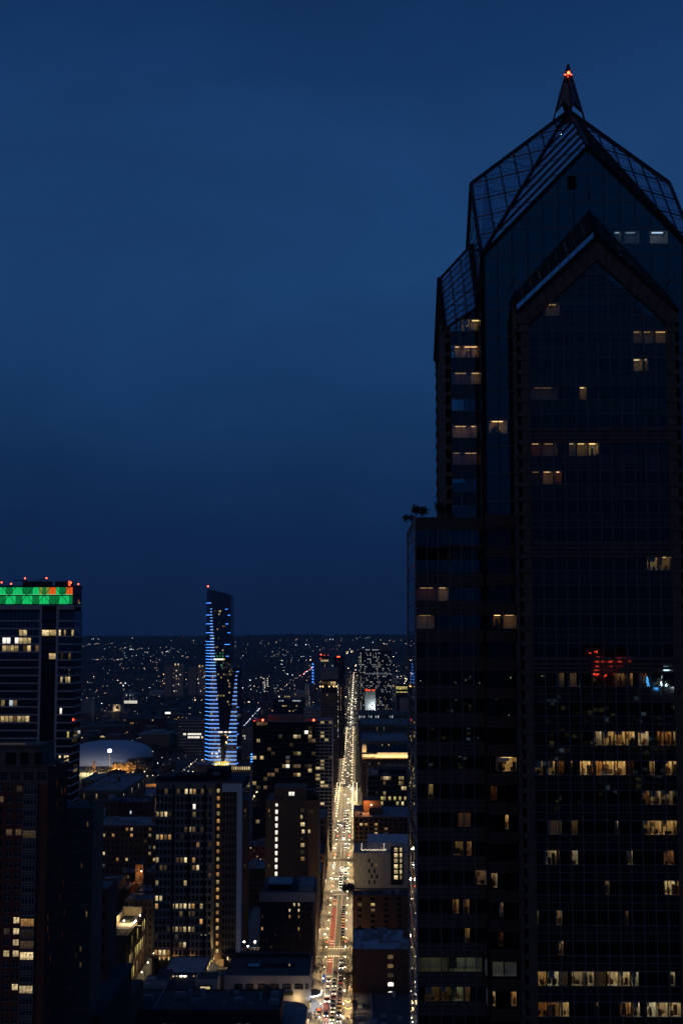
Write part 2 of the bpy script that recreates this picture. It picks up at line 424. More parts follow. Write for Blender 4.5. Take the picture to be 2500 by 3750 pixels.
brick('brick_red', (.22, .06, .032), (.16, .042, .025), (.10, .08, .07))
brick('brick_brown', (.15, .085, .05), (.11, .06, .036), (.10, .085, .07))
brick('brick_dark', (.085, .045, .03), (.06, .032, .024), (.06, .05, .045))
glass('tower_glass', (.020, .085, .10), see=.75, fac=.6)
glass('strip_glass', (.62, .66, .7), see=.1)
glass('tower_glass_low', (.024, .037, .040), see=.8, fac=.5, rough=.012)
glass('spandrel_glass', (.024, .036, .040), under=(.022, .020, .018), fac=.5, rough=.02)
glass('teal_glass', (.04, .10, .125), see=.6)
glass('side_glass', (.35, .38, .42), under=(.003, .003, .004), rough=.015)
glass('roof_glass', (.40, .45, .50), see=.42, tint=(.90, .96, 1.0))
glass('dark_pane', (.06, .07, .08), under=(.003, .003, .004))
glass('blue_glass', (.11, .14, .16), under=(.006, .008, .012))
glass('car_glass', (.08, .08, .08), under=(.004, .004, .004))
WARM, ORNG, WHT, COOL = (1, .72, .32), (1, .50, .16), (1, .93, .78), (.75, .9, 1.0)
lit('warm', WARM, .60, .75); lit('warm_bright', (1, .76, .38), 1.0, .7); lit('orange', ORNG, .6); lit('dim', (1, .62, .28), .13, .5)
lit('vdim', (1, .7, .4), .035, .6); lit('white', WHT, 1.5, .12, rnd=.15); lit('cool', COOL, .8); lit('cool_dim', (.7, .85, 1), .10, .5)
lit('green_reflection', (.15, 1, .35), .35); lit('pink_lit', (1, .08, .25), .6, .2); lit('yellow_lit', (1, .82, .25), .9, .5)
lit('gold_sparkle', (1, .72, .12), 1.3, .95, 1.1)
glow('bulb', (1, .82, .54), 22); glow('bulb_white', (.95, .97, 1), 40); glow('far_bulb', (1, .82, .55), 8); glow('far_bulb_warm', (1, .55, .2), 7); glow('far_bulb_cool', (.8, .92, 1), 7)
glow('red_lamp', (1, .06, .02), 14); glow('red_far', (1, .05, .02), 14); glow('teal_far', (.1, 1, .75), 9)
glow('head_light', (1, .92, .78), 16); glow('tail_light', (1, .04, .02), 9)
glow('led_blue', (.05, .25, 1.0), 4.2, sample=True); glow('led_blue_core', (.32, .60, 1), 2.2)
solid('dorm_wall', (.36, .27, .21), .9, .2, .2)
solid('led_spandrel', (.10, .14, .28), .4, .1, .5)
lit('tiny_white', (1, .93, .8), .75, .4); lit('tiny_cool', (.85, .93, 1), .6, .4)
glow('led_blue_dim', (.03, .16, .75), .45)
glow('neon_red', (1, .05, .02), 30); glow('neon_white', (.8, .95, 1), 34); glow('neon_blue', (.08, .4, 1), 26); glow('vent_red', (1, .06, .02), 3)
glow('sign_red', (1, .12, .04), 2.2); glow('strip_white', (.8, .88, 1), 12, sample=True)
glow('ceiling_warm', (1, .70, .36), 1, sample=True)
glow('faint_cool', (.75, .88, 1), 3.5); glow('faint_warm', (1, .75, .45), 4)
# ------------------------------------------------------------------ setting: terrain, street, pavements
def hz(x, y):
    """Height of the land: flat city, then wooded hills climbing to the horizon."""
    if y < 4300: return 0.0
    t = min(1.0, (y - 4300) / 7600.0); t = t * t * (3 - 2 * t)
    w = 1 + .05 * math.sin(x / 900.0 + 1) + .035 * math.sin(x / 330.0 + y / 700.0) + .02 * math.sin(x / 140.0)
    return t * 163 * w
def gndt(x, y, z=0.0):
    d = ray(x, y); t = 200.0
    for _ in range(1400):
        p = d * t
        if H + p.z <= hz(p.x, p.y) + z: break
        t *= 1.004
    return Vector((p.x, p.y, hz(p.x, p.y)))
mb = MB()
ys = [-9000, -4000, -1500, -200, 800, 2000, 3200, 4300] + [4300 + 380 * i for i in range(1, 21)] + [12400, 14000, 20000, 40000]
xs = [-30000, -14000, -8000, -5600] + [-4200 + 140 * i for i in range(61)] + [5600, 8000, 14000, 30000]
nx = len(xs)
for y in ys:
    for x in xs: mb.v.append((x, y, hz(x, y) * (1 if y <= 12000 else .97) - .06))
for j in range(len(ys) - 1):
    for i in range(nx - 1):
        a = j * nx + i; mb.f.append((a, a + 1, a + nx + 1, a + nx)); mb.m.append(0)
structure(mb, 'ground', 'far_ground', smooth=True)

RX0, RX1, SX0, SX1 = -14.9, -6.1, -20.4, -2.0     # kerbs and building lines of the avenue
road = structure(MB().box(RX0, RX1, 480, 1152, -.5, 0).box(RX0, RX1, 1420.001, 5200, -.5, -.002), 'road', 'asphalt')
CROSS = [(681, 695), (838, 850), (956, 969), (1042, 1056), (1392, 1406), (1640, 1652), (1900, 1912), (2160, 2172)]
mb = MB()
for y0, y1 in CROSS[:5]:
    mb.box(-330, RX0 - .004 if y0 != 1392 else -17.31, y0, y1, -.5, -.006).box(RX1 + .004 if y0 != 1392 else -3.89, 260, y0, y1, -.5, -.006)
structure(mb, 'cross_street', 'asphalt')
structure(MB().box(-206, -192, 1150, 5200, -.5, .002), 'road', 'asphalt')     # the parallel street left of the blue tower
pl, prr = MB(), MB()
cuts = [480] + [v for c in CROSS for v in c] + [2600]
for k in range(0, len(cuts), 2):
    a, b = cuts[k], cuts[k + 1]
    br = a >= 1049 and b <= 1395
    pl.box(-21.5 if br else SX0 - .9, -17.305 if br else RX0 - .005, a, b, -.4, .15)
    prr.box(-3.895 if br else RX1 + .005, 1.2 if br else SX1 + .9, a, b, -.4, .15)
pav_l = structure(pl, 'pavement', 'pavement'); pav_r = structure(prr, 'pavement', 'pavement')
deck = structure(MB().box(-17.3, -3.9, 1152.001, 1420, -.5, 0), 'bridge_deck', 'deck_concrete')
# kerb stones as their own strip, bus lane, lane lines, stop bars, crosswalk stripes
kb = MB()
for k in range(0, len(cuts) - 1, 2):
    a, b = cuts[k], cuts[k + 1]
    if 1049 <= a and b <= 1395: continue
    kb.box(RX0 - .2, RX0 + .12, a, b, -.3, .165).box(RX1 - .12, RX1 + .2, a, b, -.3, .165)
kb.build('kerb', 'concrete', road)
for a, b in ((560, 633), (645, 678), (700, 800), (806, 834)):
    MB().box(-14.5, -11.95, a, b, 0, .004).build('bus_lane', 'lane_red', road)
for a, b in ((500, 679), (697, 836), (851, 954), (970, 1041), (1058, 1150)):
    MB().box(-11.85, -11.68, a, b, 0, .006).build('lane_line', 'paint_white', road)
    MB().box(-9.05, -8.9, a, b, 0, .006).build('lane_line', 'paint_white', road)
for y in (632, 640, 668, 672, 706, 712, 806, 811, 822): MB().box(-14.4, -12.1, y, y + 1.3, .005, .009).build('lane_marking', 'paint_white', road)
for y in (694.5, 678.6, 1056.5, 1041.0, 970.5, 955.0, 837.0, 850.5, 574.0, 563.0, 1391.0):
    x = RX0 + .5 if y != 1391.0 else -17
    while x < (RX1 - .6 if y != 1391.0 else -4.3):
        MB().box(x, x + .62, y, y + 2.6, .007, .011).build('crosswalk_stripe', 'paint_white', road); x += 1.25
MB().box(RX0 + .4, RX1 - .3, 699.6, 700.1, .007, .012).build('stop_bar', 'paint_white', road)
for x in (-14.2, -11.2, -8.2, -5.4): MB().box(x, x + .16, 1160, 1388, .002, .007).build('lane_line', 'paint_white', road)
for k in range(22):
    y = 1160 + k * 10.4; MB().box(-17.2, -4.0, y, y + .25, .001, .0045).build('deck_joint', 'roof_dark', road)
# ------------------------------------------------------------------ the big tower on the north side
TX, TY = 36.0, 212.0
tw = thing('glass_skyscraper', 'tall dark glass skyscraper with stepped gables, see-through glazed crown and red-tipped spire', 'skyscraper', (TX, TY, 0))
def TK(k):
    o = [Vector((0, -1, 0)), Vector((-1, 0, 0)), Vector((0, 1, 0)), Vector((1, 0, 0))][k]; r = [Vector((1, 0, 0)), Vector((0, -1, 0)), Vector((-1, 0, 0)), Vector((0, 1, 0))][k]
    return lambda a, b, z: Vector((TX, TY, 0)) + r * a + o * b + Vector((0, 0, z))
FL = 4.23; Z0 = 207.4          # centre height of window row 0; rows count downward
def zr(k): return Z0 - FL * k
BW, BF, CW = 12.0, 22.0, 16.6
BE, BP, IE, IP = 211.0, 222.4, 214.6, 228.2
CE, CP, AZ = 221.5, 238.8, 251.4
npane = [0]
rp = random.Random(5)
def pane(P, poly, mat, name, rest, flat_n=None, jit=.0022, cap=285):
    """One glazing pane from a 2-D outline; P maps (a, z) to space. Each is tilted a hair, as real panes are."""
    pts = [P(a, z) for a, z in poly]
    c = sum(pts, Vector()) / len(pts)
    n = (pts[1] - pts[0]).cross(pts[2] - pts[0]).normalized()
    if jit:
        t1, t2 = rp.gauss(0, jit), rp.gauss(0, jit); e1 = Vector((0, 0, 1)); e2 = n.cross(e1)
        if e2.length > .1:
            e2.normalize(); pts = [p + n * ((p - c).dot(e1) * t1 + (p - c).dot(e2) * t2) for p in pts]
    if COUNT.get(('tower', name), 0) < cap:
        COUNT[('tower', name)] = COUNT.get(('tower', name), 0) + 1
        me = bpy.data.meshes.new(name); me.from_pydata([p - c for p in pts], [], [tuple(range(len(pts)))]); me.materials.append(MATS[mat])
        place(name, me, tw, c)
    else: rest.setdefault((name, mat), MB()).poly(pts)
rest = {}
rooms = MB(); room_lights = []
# --- opaque masses behind the glass
inner = MB()
inner.box(TX - CW + 3.2, TX + CW - 3.2, TY - CW + 3.2, TY + CW - 3.2, 0, 221)
inner.build('service_core', 'void', tw)
# --- four bays and four core gables
for k in range(4):
    T = TK(k); front = (k == 0)
    stone, gb, mul, dk = MB(), MB(), MB(), MB()
    # bay front: stone piers and stone gable
    pw = 1.75
    zl = 0.0
    for s in (-1, 1):
        a0, a1 = sorted((s * BW, s * (BW - pw)))
        st = 10
        stone.hexa([T(a0, BF, zl), T(a1, BF, zl), T(a1, BF - .9, zl), T(a0, BF - .9, zl), T(a0, BF, BE - 1.6), T(a1, BF, BE - 1.6), T(a1, BF - .9, BE - 1.6), T(a0, BF - .9, BE - 1.6)])
        z = BE - 2.2
        while z > 95:     # rusticated courses on the pier
            stone.hexa([T(a0 - .0, BF + .14, z - .75), T(a1, BF + .14, z - .75), T(a1, BF, z - .75), T(a0, BF, z - .75), T(a0, BF + .14, z), T(a1, BF + .14, z), T(a1, BF, z), T(a0, BF, z)]); z -= FL / 2
        # raking stone of the gable, 3.3 m deep
        d = 3.3
        A, B = (s * BW, BE), (0.0, BP)
        pts = [(s * BW, BE - 1.6), (s * BW, BE), (0, BP), (0, BP - d), (s * (BW - pw), BE - 1.6 + .03)]
        f = [T(a, BF + .1, z) for a, z in pts]; g = [T(a, BF - .8, z) for a, z in pts]
        if s > 0: f.reverse(); g.reverse()
        n = len(stone.v); stone.v += [tuple(p) for p in f + g]; m_ = len(pts)
        stone.f.append(tuple(range(n, n + m_))); stone.m.append(0); stone.f.append(tuple(reversed(range(n + m_, n + 2 * m_)))); stone.m.append(0)
        for i in range(m_):
            j = (i + 1) % m_; stone.f.append((n + j, n + i, n + m_ + i, n + m_ + j)); stone.m.append(0)
        # joints of the raking stone
        for q in range(1, 9):
            t = q / 9; a, z = s * BW * (1 - t), BE + (BP - BE) * t
            dk.bar(T(a, BF + .12, z), T(a - s * .9 if abs(a) > 2 else a, BF + .12, z - d * .98), .09, .05)
        dk.bar(T(s * BW, BF + .15, BE + .1), T(0, BF + .15, BP + .1), .55, .5)
    # window field of the bay
    slope = (BP - BE) / BW
    fld = [(-BW + pw, 80), (BW - pw, 80), (BW - pw, BE - 1.9), (0, BP - 3.4), (-BW + pw, BE - 1.9)]
    Pf = lambda a, z, T=T: T(a, BF - .35, z)
    ncol = 12; cw = 2 * (BW - pw) / ncol
    for r in range(-3, 29 if front else 16):
        zc = zr(r)
        heavy = r in (3, 7, 11)
        for c in range(ncol):
            a0 = -BW + pw + c * cw + .06; a1 = a0 + cw - .12
            p = clip_rect(fld, a0, a1, zc - 1.0, zc + 1.0)
            if area(p) > .15: pane(Pf, p, 'tower_glass_low', 'window_pane', rest, cap=285 if front else 0)
        p = clip_rect(fld, -BW + pw, BW - pw, zc - 1.0 - 2.23, zc - 1.0)
        if area(p) > .3:
            if front:
                for c in range(ncol):
                    a0 = -BW + pw + c * cw + .06
                    q = clip_rect(fld, a0, a0 + cw - .12, zc - 3.16, zc - 1.07)
                    if area(q) > .15: pane(Pf, q, 'spandrel_glass', 'spandrel_panel', rest, jit=.0012)
            else: rest.setdefault(('spandrel_panel', 'spandrel_glass'), MB()).poly([Pf(a, z) for a, z in p])
        for zz, th in ((zc - 1.03, .10), (zc + 1.03, .10), (zc - 2.1, .07)):
            h = fld
            seg = clip_rect(fld, -BW, BW, zz - .02, zz + .02)
            if len(seg) > 2:
                xa, xb = min(p[0] for p in seg), max(p[0] for p in seg)
                mul.bar(T(xa, BF - .28, zz), T(xb, BF - .28, zz), .16, th)
        if heavy:
            for dz in (-1.25, -1.9, -2.55, -3.1): stone.hexa([T(-BW + pw, BF - .1, zc + dz - .22), T(BW - pw, BF - .1, zc + dz - .22), T(BW - pw, BF - .34, zc + dz - .22), T(-BW + pw, BF - .34, zc + dz - .22),
                                                      T(-BW + pw, BF - .1, zc + dz + .12), T(BW - pw, BF - .1, zc + dz + .12), T(BW - pw, BF - .34, zc + dz + .12), T(-BW + pw, BF - .34, zc + dz + .12)])
    for c in range(ncol + 1):
        a = -BW + pw + c * cw; top = (BP - 3.4) - abs(a) * slope * (BP - 3.4 - BE + 1.9) / (slope * (BW - pw))
        mul.bar(T(a, BF - .27, 80), T(a, BF - .27, top), .11, .2, up=tuple(T(0, 1, 0) - T(0, 0, 0)))
    # bay side walls: stone at the outer corner, glass toward the core
    for s in (-1, 1):
        stone.hexa([T(s * BW, BF, zl), T(s * (BW - .5), BF, zl), T(s * (BW - .5), BF - .95, zl), T(s * BW, BF - .95, zl)][::(1 if s > 0 else 1)] +
                   [T(s * BW, BF, BE - .9), T(s * (BW - .5), BF, BE - .9), T(s * (BW - .5), BF - .95, BE - .9), T(s * BW, BF - .95, BE - .9)])
        z = BE - 1.5
        while z > 95:
            stone.hexa([T(s * (BW + .1), BF, z - .7), T(s * BW, BF, z - .7), T(s * BW, BF - 1.0, z - .7), T(s * (BW + .1), BF - 1.0, z - .7), T(s * (BW + .1), BF, z), T(s * BW, BF, z), T(s * BW, BF - 1.0, z), T(s * (BW + .1), BF - 1.0, z)]); z -= FL / 2
        wall = [(CW, 80), (BF - .95, 80), (BF - .95, BE - .2), (20.2, BE), (CW, IE)]
        Ps = lambda b, z, T=T, s=s: T(s * (BW - .12), b, z)
        vis = (k == 1 and s == -1) is False and (k == 1 and s == 1)
        for r in range(-2, 28 if vis else 12):
            zc = zr(r)
            for j in range(3):
                b0 = CW + .08 + j * 1.5
                p = clip_rect(wall, b0, b0 + 1.4, zc - 1.0, zc + 1.0)
                if area(p) > .15: pane(Ps, p, 'teal_glass' if zc > 181 else 'tower_glass_low', 'window_pane', rest, cap=285 if vis else 0)
                p = clip_rect(wall, b0, b0 + 1.4, zc - 3.15, zc - 1.06)
                if area(p) > .15: pane(Ps, p, 'spandrel_glass', 'spandrel_panel', rest, cap=285 if vis else 0)
            mul.bar(T(s * (BW - .05), CW, zc - 1.03), T(s * (BW - .05), BF - .95, zc - 1.03), .14, .12)
            mul.bar(T(s * (BW - .05), CW, zc + 1.03), T(s * (BW - .05), BF - .95, zc + 1.03), .14, .08)
        for j in range(4):
            b0 = CW + j * 1.5; mul.bar(T(s * (BW - .05), b0, 80), T(s * (BW - .05), b0, IE - (b0 - CW) * .75), .1, .14, up=(1, 0, 0) if k % 2 == 0 else (0, 1, 0))
        # raking roof of the bay: outer glazed strip, inner opaque apron
        P4 = lambda u, w, T=T, s=s: T(s * BW * (1 - w), BF + (CW + .1 - BF) * u, (BE + (IE - BE) * u) * (1 - w) + (BP + (IP - BP) * u) * w)
        rg = .42
        if k == 1: rg = .97
        nb = 9 if k != 1 else 9
        for j in range(nb):
            w0, w1 = j / nb + .006, (j + 1) / nb - .006
            us = () if k != 1 else (0.02, .33, .65, .97)
            if k == 0 and s < 0:
                Q4 = lambda u, w, T=T, s=s: T(s * (BW - .1) * (1 - w), BF - .95 - .16 * u, BE + .15 + (BP - BE) * w + 1.35 * u)  # panes set steep on the left slope only, shaped to mirror bright sky
                pane(lambda a, z: Q4(a, z), [(0, w0 - .003), (1, w0 - .003), (1, w1 + .003), (0, w1 + .003)], 'strip_glass', 'roof_pane', rest, jit=0)
            for q in range(len(us) - 1): pane(lambda a, z: P4(a, z), [(us[q] + .01, w0), (us[q + 1] - .01, w0), (us[q + 1] - .01, w1), (us[q] + .01, w1)], 'strip_glass' if k == 0 else 'roof_glass', 'roof_pane', rest, jit=0)
            mul.bar(P4(.3 if k == 0 else 0, j / nb), P4(1, j / nb), .16 if j % 3 else .3, .16)
        if k != 1:
            gb.poly([P4(rg, 0), P4(1, 0), P4(1, 1), P4(rg, 1)] if s > 0 else [P4(rg, 1), P4(1, 1), P4(1, 0), P4(rg, 0)])
            for q in range(1, 14): gb.bar(P4(rg, q / 14), P4(1, q / 14), .25, .3)
            gb.bar(P4(rg, 0), P4(rg, 1), .35, .35); gb.bar(P4(.98, 0), P4(.98, 1), .5, .5)
        else:
            for u_ in (.33, .65): mul.bar(P4(u_, 0), P4(u_, 1), .22, .22)
            gb.bar(P4(0, 0), P4(0, 1), .5, .5); gb.bar(P4(.98, 0), P4(.98, 1), .9, .8)
        gb.bar(P4(0, 1), P4(1, 1), .35, .35); gb.bar(P4(0, 0), P4(1, 0), .35, .4)
    # core gable face
    cf = [(-CW, 80), (CW, 80), (CW, CE), (0, CP), (-CW, CE)]
    Pc = lambda a, z, T=T: T(a, CW, z)
    nc = 14; cc = 2 * CW / nc
    for r in range(-8, 14):
        zc = zr(r)
        for c in range(nc):
            a0 = -CW + c * cc + .05; a1 = a0 + cc - .1
            if zc < 205 and abs((a0 + a1) / 2) < BW - .3: continue
            low = zc < 182
            p = clip_rect(cf, a0, a1, zc - 1.35, zc + 1.25)
            if area(p) > .2: pane(Pc, p, 'tower_glass' if not low else 'tower_glass_low', 'core_pane', rest, jit=.0016, cap=240 if k == 0 else 0)
            p = clip_rect(cf, a0, a1, zc - 2.90, zc - 1.42)
            if area(p) > .2: pane(Pc, p, 'tower_glass' if not low else 'granite_dark', 'core_pane' if not low else 'spandrel_panel', rest, jit=.0016, cap=285 if k == 0 else 0)
        seg = clip_rect(cf, -CW, CW, zc - 1.40, zc - 1.36)
        if len(seg) > 2:
            xa, xb = min(p[0] for p in seg), max(p[0] for p in seg)
            mul.bar(T(xa, CW + .02, zc - 1.385), T(xb, CW + .02, zc - 1.385), .07, .06); mul.bar(T(xa, CW + .02, zc - 2.93), T(xb, CW + .02, zc - 2.93), .1, .17)
    dk.poly([T(-CW + .1, CW - 2.3, 80), T(CW - .1, CW - 2.3, 80), T(CW - .1, CW - 2.3, CE - .1), T(14.3, CW - 2.3, CE + 3.7), T(0, CW - 2.3, CP + 1.3), T(-14.3, CW - 2.3, CE + 3.7), T(-CW + .1, CW - 2.3, CE - .1)])
    for s in (-1, 1):
        dk.bar(T(s * CW, CW + .1, CE - .2), T(0, CW + .1, CP - .2), .4, .6)
        dk.bar(T(s * CW, CW - .2, 80), T(s * CW, CW - .2, CE), .5, .5)
    # crown roof: two facets per side, valley to the corner, ridge to the gable peak
    A = Vector((TX, TY, AZ)); Pk = T(0, CW, CP)
    for s in (-1, 1):
        C = T(s * CW, CW, CE)
        # facet coordinates: q runs down the ridge (0 at the apex, 1 at the peak), t runs from the ridge to the eave corner
        e1, e2 = Pk - A, C - Pk
        Fq = lambda q, t, A=A, e1=e1, e2=e2: A + e1 * q + e2 * t
        tri = [(0, 0), (1, 0), (1, 1)]
        lines = 7
        dz1, dz2 = e1.z, e2.z
        fine = (k in (0, 1) and s == (-1 if k == 0 else 1))
        zs = []
        z = AZ
        while z > CE - 1: zs.append(z); z -= FL
        for i in range(lines if k != 2 else 0):
            q0, q1 = i / lines + .012, (i + 1) / lines - .012
            strip = clip_poly(clip_poly(tri, 1, 0, -q0), -1, 0, q1)
            for z1_, z0_ in zip(zs[:-1], zs[1:]):
                p = clip_poly(clip_poly(strip, dz1, dz2, AZ - z0_ - .06), -dz1, -dz2, z1_ - .06 - AZ)
                if area(p) > .004: pane(lambda a, b: Fq(a, b), p, 'roof_glass', 'crown_pane', rest, jit=0, cap=285)
            q = (i + 1) / lines
            gb.bar(Fq(q, 0), Fq(q, q), .15 if k % 2 else .45, .25)
        zl3 = [v for z in zs[1:] for v in ((z, .2), (z + .95, .07), (z - .95, .07))] if k in (1, 3) else [(z, .12) for z in zs[1:]]
        for j, (z, w) in enumerate(zl3 if k != 2 else []):
            p = clip_poly(clip_poly(tri, dz1, dz2, AZ - z + .001), -dz1, -dz2, z - AZ + .001)
            if len(p) >= 2:
                a, b = p[0], max(p, key=lambda w: (w[0] - p[0][0]) ** 2 + (w[1] - p[0][1]) ** 2)
                mul.bar(Fq(*a), Fq(*b), w, w)
        gb.bar(A, C, .46, .46); gb.bar(Pk, C, .4, .4)
    gb.bar(A, Pk, .55, .55)
    stone.build('stone_frame', 'granite', tw); gb.build('roof_frame', 'dark_metal', tw); mul.build('mullions', 'mullion_grey', tw); dk.build('gable_trim', 'void', tw)
# trusses inside the hollow crown
cr = MB()
for z in (224,):
    w = CW * .92 * (1 - (z - 221) / 40)
    for s in (-1, 1):
        cr.bar((TX - w, TY + s * 3, z), (TX + w, TY + s * 3, z), .25, .3); cr.bar((TX + s * 3, TY - w, z), (TX + s * 3, TY + w, z), .25, .3)
for sx in (-3, 3):
    for sy in (-3, 3): cr.bar((TX + sx, TY + sy, 221), (TX + sx * .8, TY + sy * .8, 248), .4, .4)
cr.build('crown_truss', 'dark_metal', tw)
MB().box(TX - CW + .6, TX + CW - .6, TY - CW + .6, TY + CW - .6, 220.3, 221.2).build('crown_floor', 'void', tw)
gl = MB()
for px, py in ((2054, 495), (2058, 494), (2107, 474)): gl.ball(at(px, py, 207), .14, n=6, m=4)
gl.build('work_light', 'bulb_white', tw)
MB().box(*[v for p in (at(2078, 690, 195.3), at(2108, 690, 195.3)) for v in (p.x,)][:2], 195.1, 195.6, at(2090, 692, 195.3).z, at(2090, 645, 195.3).z).build('louvre', 'void', tw)
# --- spire
sp, tipm, br = MB(), MB(), MB()
zb, zt = 248.6, 259.6; hw = 2.95
def SP(s, f): return Vector((TX + s[0] * hw * (1 - f), TY + s[1] * hw * (1 - f), zb + (zt - zb) * f))
corn = [(-1, 0), (0, -1), (1, 0), (0, 1)]
for i in range(4):
    a, b = corn[i], corn[(i + 1) % 4]
    br.bar(SP(a, 0), SP(a, 1), .26, .26)
    m0 = lambda f: (SP(a, f) + SP(b, f)) / 2
    # solid lower blade between f=.30 (edges .22) and f=.68, lattice above it, closed tip above the beacon
    sp.poly([SP(a, .2), m0(.37), SP(b, .2), SP(b, .66), m0(.68), SP(a, .66)])
    for q in range(4):
        f0_, f1_ = .68 + q * .04, .68 + (q + 1) * .04
        br.bar(SP(a, f0_), SP(b, f1_), .07, .07); br.bar(SP(b, f0_), SP(a, f1_), .07, .07); br.bar(SP(a, f1_), SP(b, f1_), .07, .07)
    tipm.poly([SP(a, .90), SP(b, .90), Vector((TX, TY, zt))])
sp.build('spire_blade', 'spire_metal', tw); br.build('spire_lattice', 'dark_metal', tw); tipm.build('spire_tip', 'dark_metal', tw)
MB().bar((TX, TY, 248), (TX, TY, 257), .7, .7).build('spire_mast', 'dark_metal', tw)
bc = MB()
for s in corn + [(0, 0)]:
    p = SP(s, .83) if s != (0, 0) else Vector((TX, TY - .5, zb + 9.2))
    bc.ball(p, .17 if s != (0, 0) else .26, sz=1.5)
bc.build('beacon', 'red_lamp', tw)
bl = bpy.data.lights.new('beacon_light', 'POINT'); bl.energy = 14; bl.color = (1, .08, .03); bl.shadow_soft_size = .3
place('beacon_light', bl, tw, (TX, TY - 1.2, zb + 9.0))

# --- broad lower body: corner block A, set-back strip B
AX0, AY0, AY1, AZT = 9.0, 198.0, 227.0, 181.1
low = MB(); low.box(AX0 + 2.6, 21, AY0 + 2.6, AY1 - .6, 0, AZT - 1.2).box(AX0 + .1, 21, AY0 + 2.45, AY0 + 2.55, 0, AZT - 2.05); low.build('service_core', 'void', tw)
MB().box(AX0, 19.6, AY0, AY1, AZT - 2.0, AZT - .7).box(AX0 - .05, AX0 + .3, AY0 - .05, AY1, AZT - .7, AZT).box(AX0 + .3, 19.6, AY0 - .05, AY0 + .25, AZT - .7, AZT).build('parapet', 'granite_dark', tw)
sf, ml = MB(), MB()
fa = [(AX0, 80), (19.5, 80), (19.5, 180), (AX0, 180)]
Pa = lambda a, z: Vector((a, AY0, z))
for r in range(6, 29):
    zc = zr(r)
    for j in range(6):
        a0 = AX0 + .12 + j * 1.74; a1 = min(19.45, a0 + 1.64)
        hi = 2.55 if r == 7 else 1.0
        p = clip_rect(fa, a0, a1, zc - (1.0 if r != 6 else .4), min(179.1, zc + hi))
        if area(p) > .2 and r > 6: pane(Pa, p, 'tower_glass' if r < 11 else 'tower_glass_low', 'window_pane', rest, cap=295)
    if r > 7: MB().box(AX0 + .02, 19.5, AY0 - .06, AY0 + .3, zc - 3.2, zc - 1.03).build('spandrel_band', 'granite_dark', tw)
    if r == 7: sf.box(AX0 + .02, 19.5, AY0 + .02, AY0 + .2, zc - 1.35, zc - 1.03)
    for dz in (-1.4, -2.1, -2.8):
        if r > 7: ml.box(AX0, 19.5, AY0 - .13, AY0 - .06, zc + dz - .07, zc + dz)
for j in range(7): ml.box(AX0 + .06 + j * 1.74 - .06, AX0 + .06 + j * 1.74 + .06, AY0 - .1, AY0 + .05, 80, 179.2)
sf.build('sill', 'granite_dark', tw); ml.build('mullions', 'mullion_grey', tw)
# B strip runs in front of the core wall below 181 m
for r in range(6, 29):
    zc = zr(r); sb = MB().box(19.5, 24.0, 195.1, 195.35, zc - 3.05, zc - 1.35)
    for dz in (-1.6, -2.3, -2.9): sb.box(19.5, 24.0, 195.0, 195.1, zc + dz - .1, zc + dz)
    sb.build('spandrel_band', 'granite_dark', tw)
MB().box(19.4, 24.05, 194.9, 196, 179.4, 181.2).build('parapet', 'granite_dark', tw)
# south face of block A seen edge-on: polished panels and glass that mirror the street below
ss = MB()
k = 0
z = 60.0
while z < 178.5:
    n = 9
    for j in range(n):
        y0 = AY0 + .1 + j * (AY1 - AY0) / n; y1 = y0 + (AY1 - AY0) / n - .12
        pane(lambda a, zz: Vector((AX0, a, zz)), [(y1, z), (y0, z), (y0, z + 2.0), (y1, z + 2.0)], 'side_glass', 'side_pane', rest, jit=.0028)
    z += FL / 2
ml = MB()
for j in (0, 9): ml.box(AX0 - .16, AX0 + .1, AY0 + j * (AY1 - AY0) / 9 - .12, AY0 + j * (AY1 - AY0) / 9 + .12, 0, AZT)
z = 60.0
while z < 179: ml.box(AX0 - .1, AX0, AY0 + .2, AY1 - .2, z - .1, z + .02); z += FL
ml.build('corner_post', 'metal_grey', tw)
MB().poly([(AX0 + .05, AY1, 0), (AX0 + .05, AY0, 0), (AX0 + .05, AY0, 180), (AX0 + .05, AY1, 180)]).build('backing', 'void', tw)
for (n_, m_), b in rest.items(): b.build(n_, m_, tw, kind='stuff')

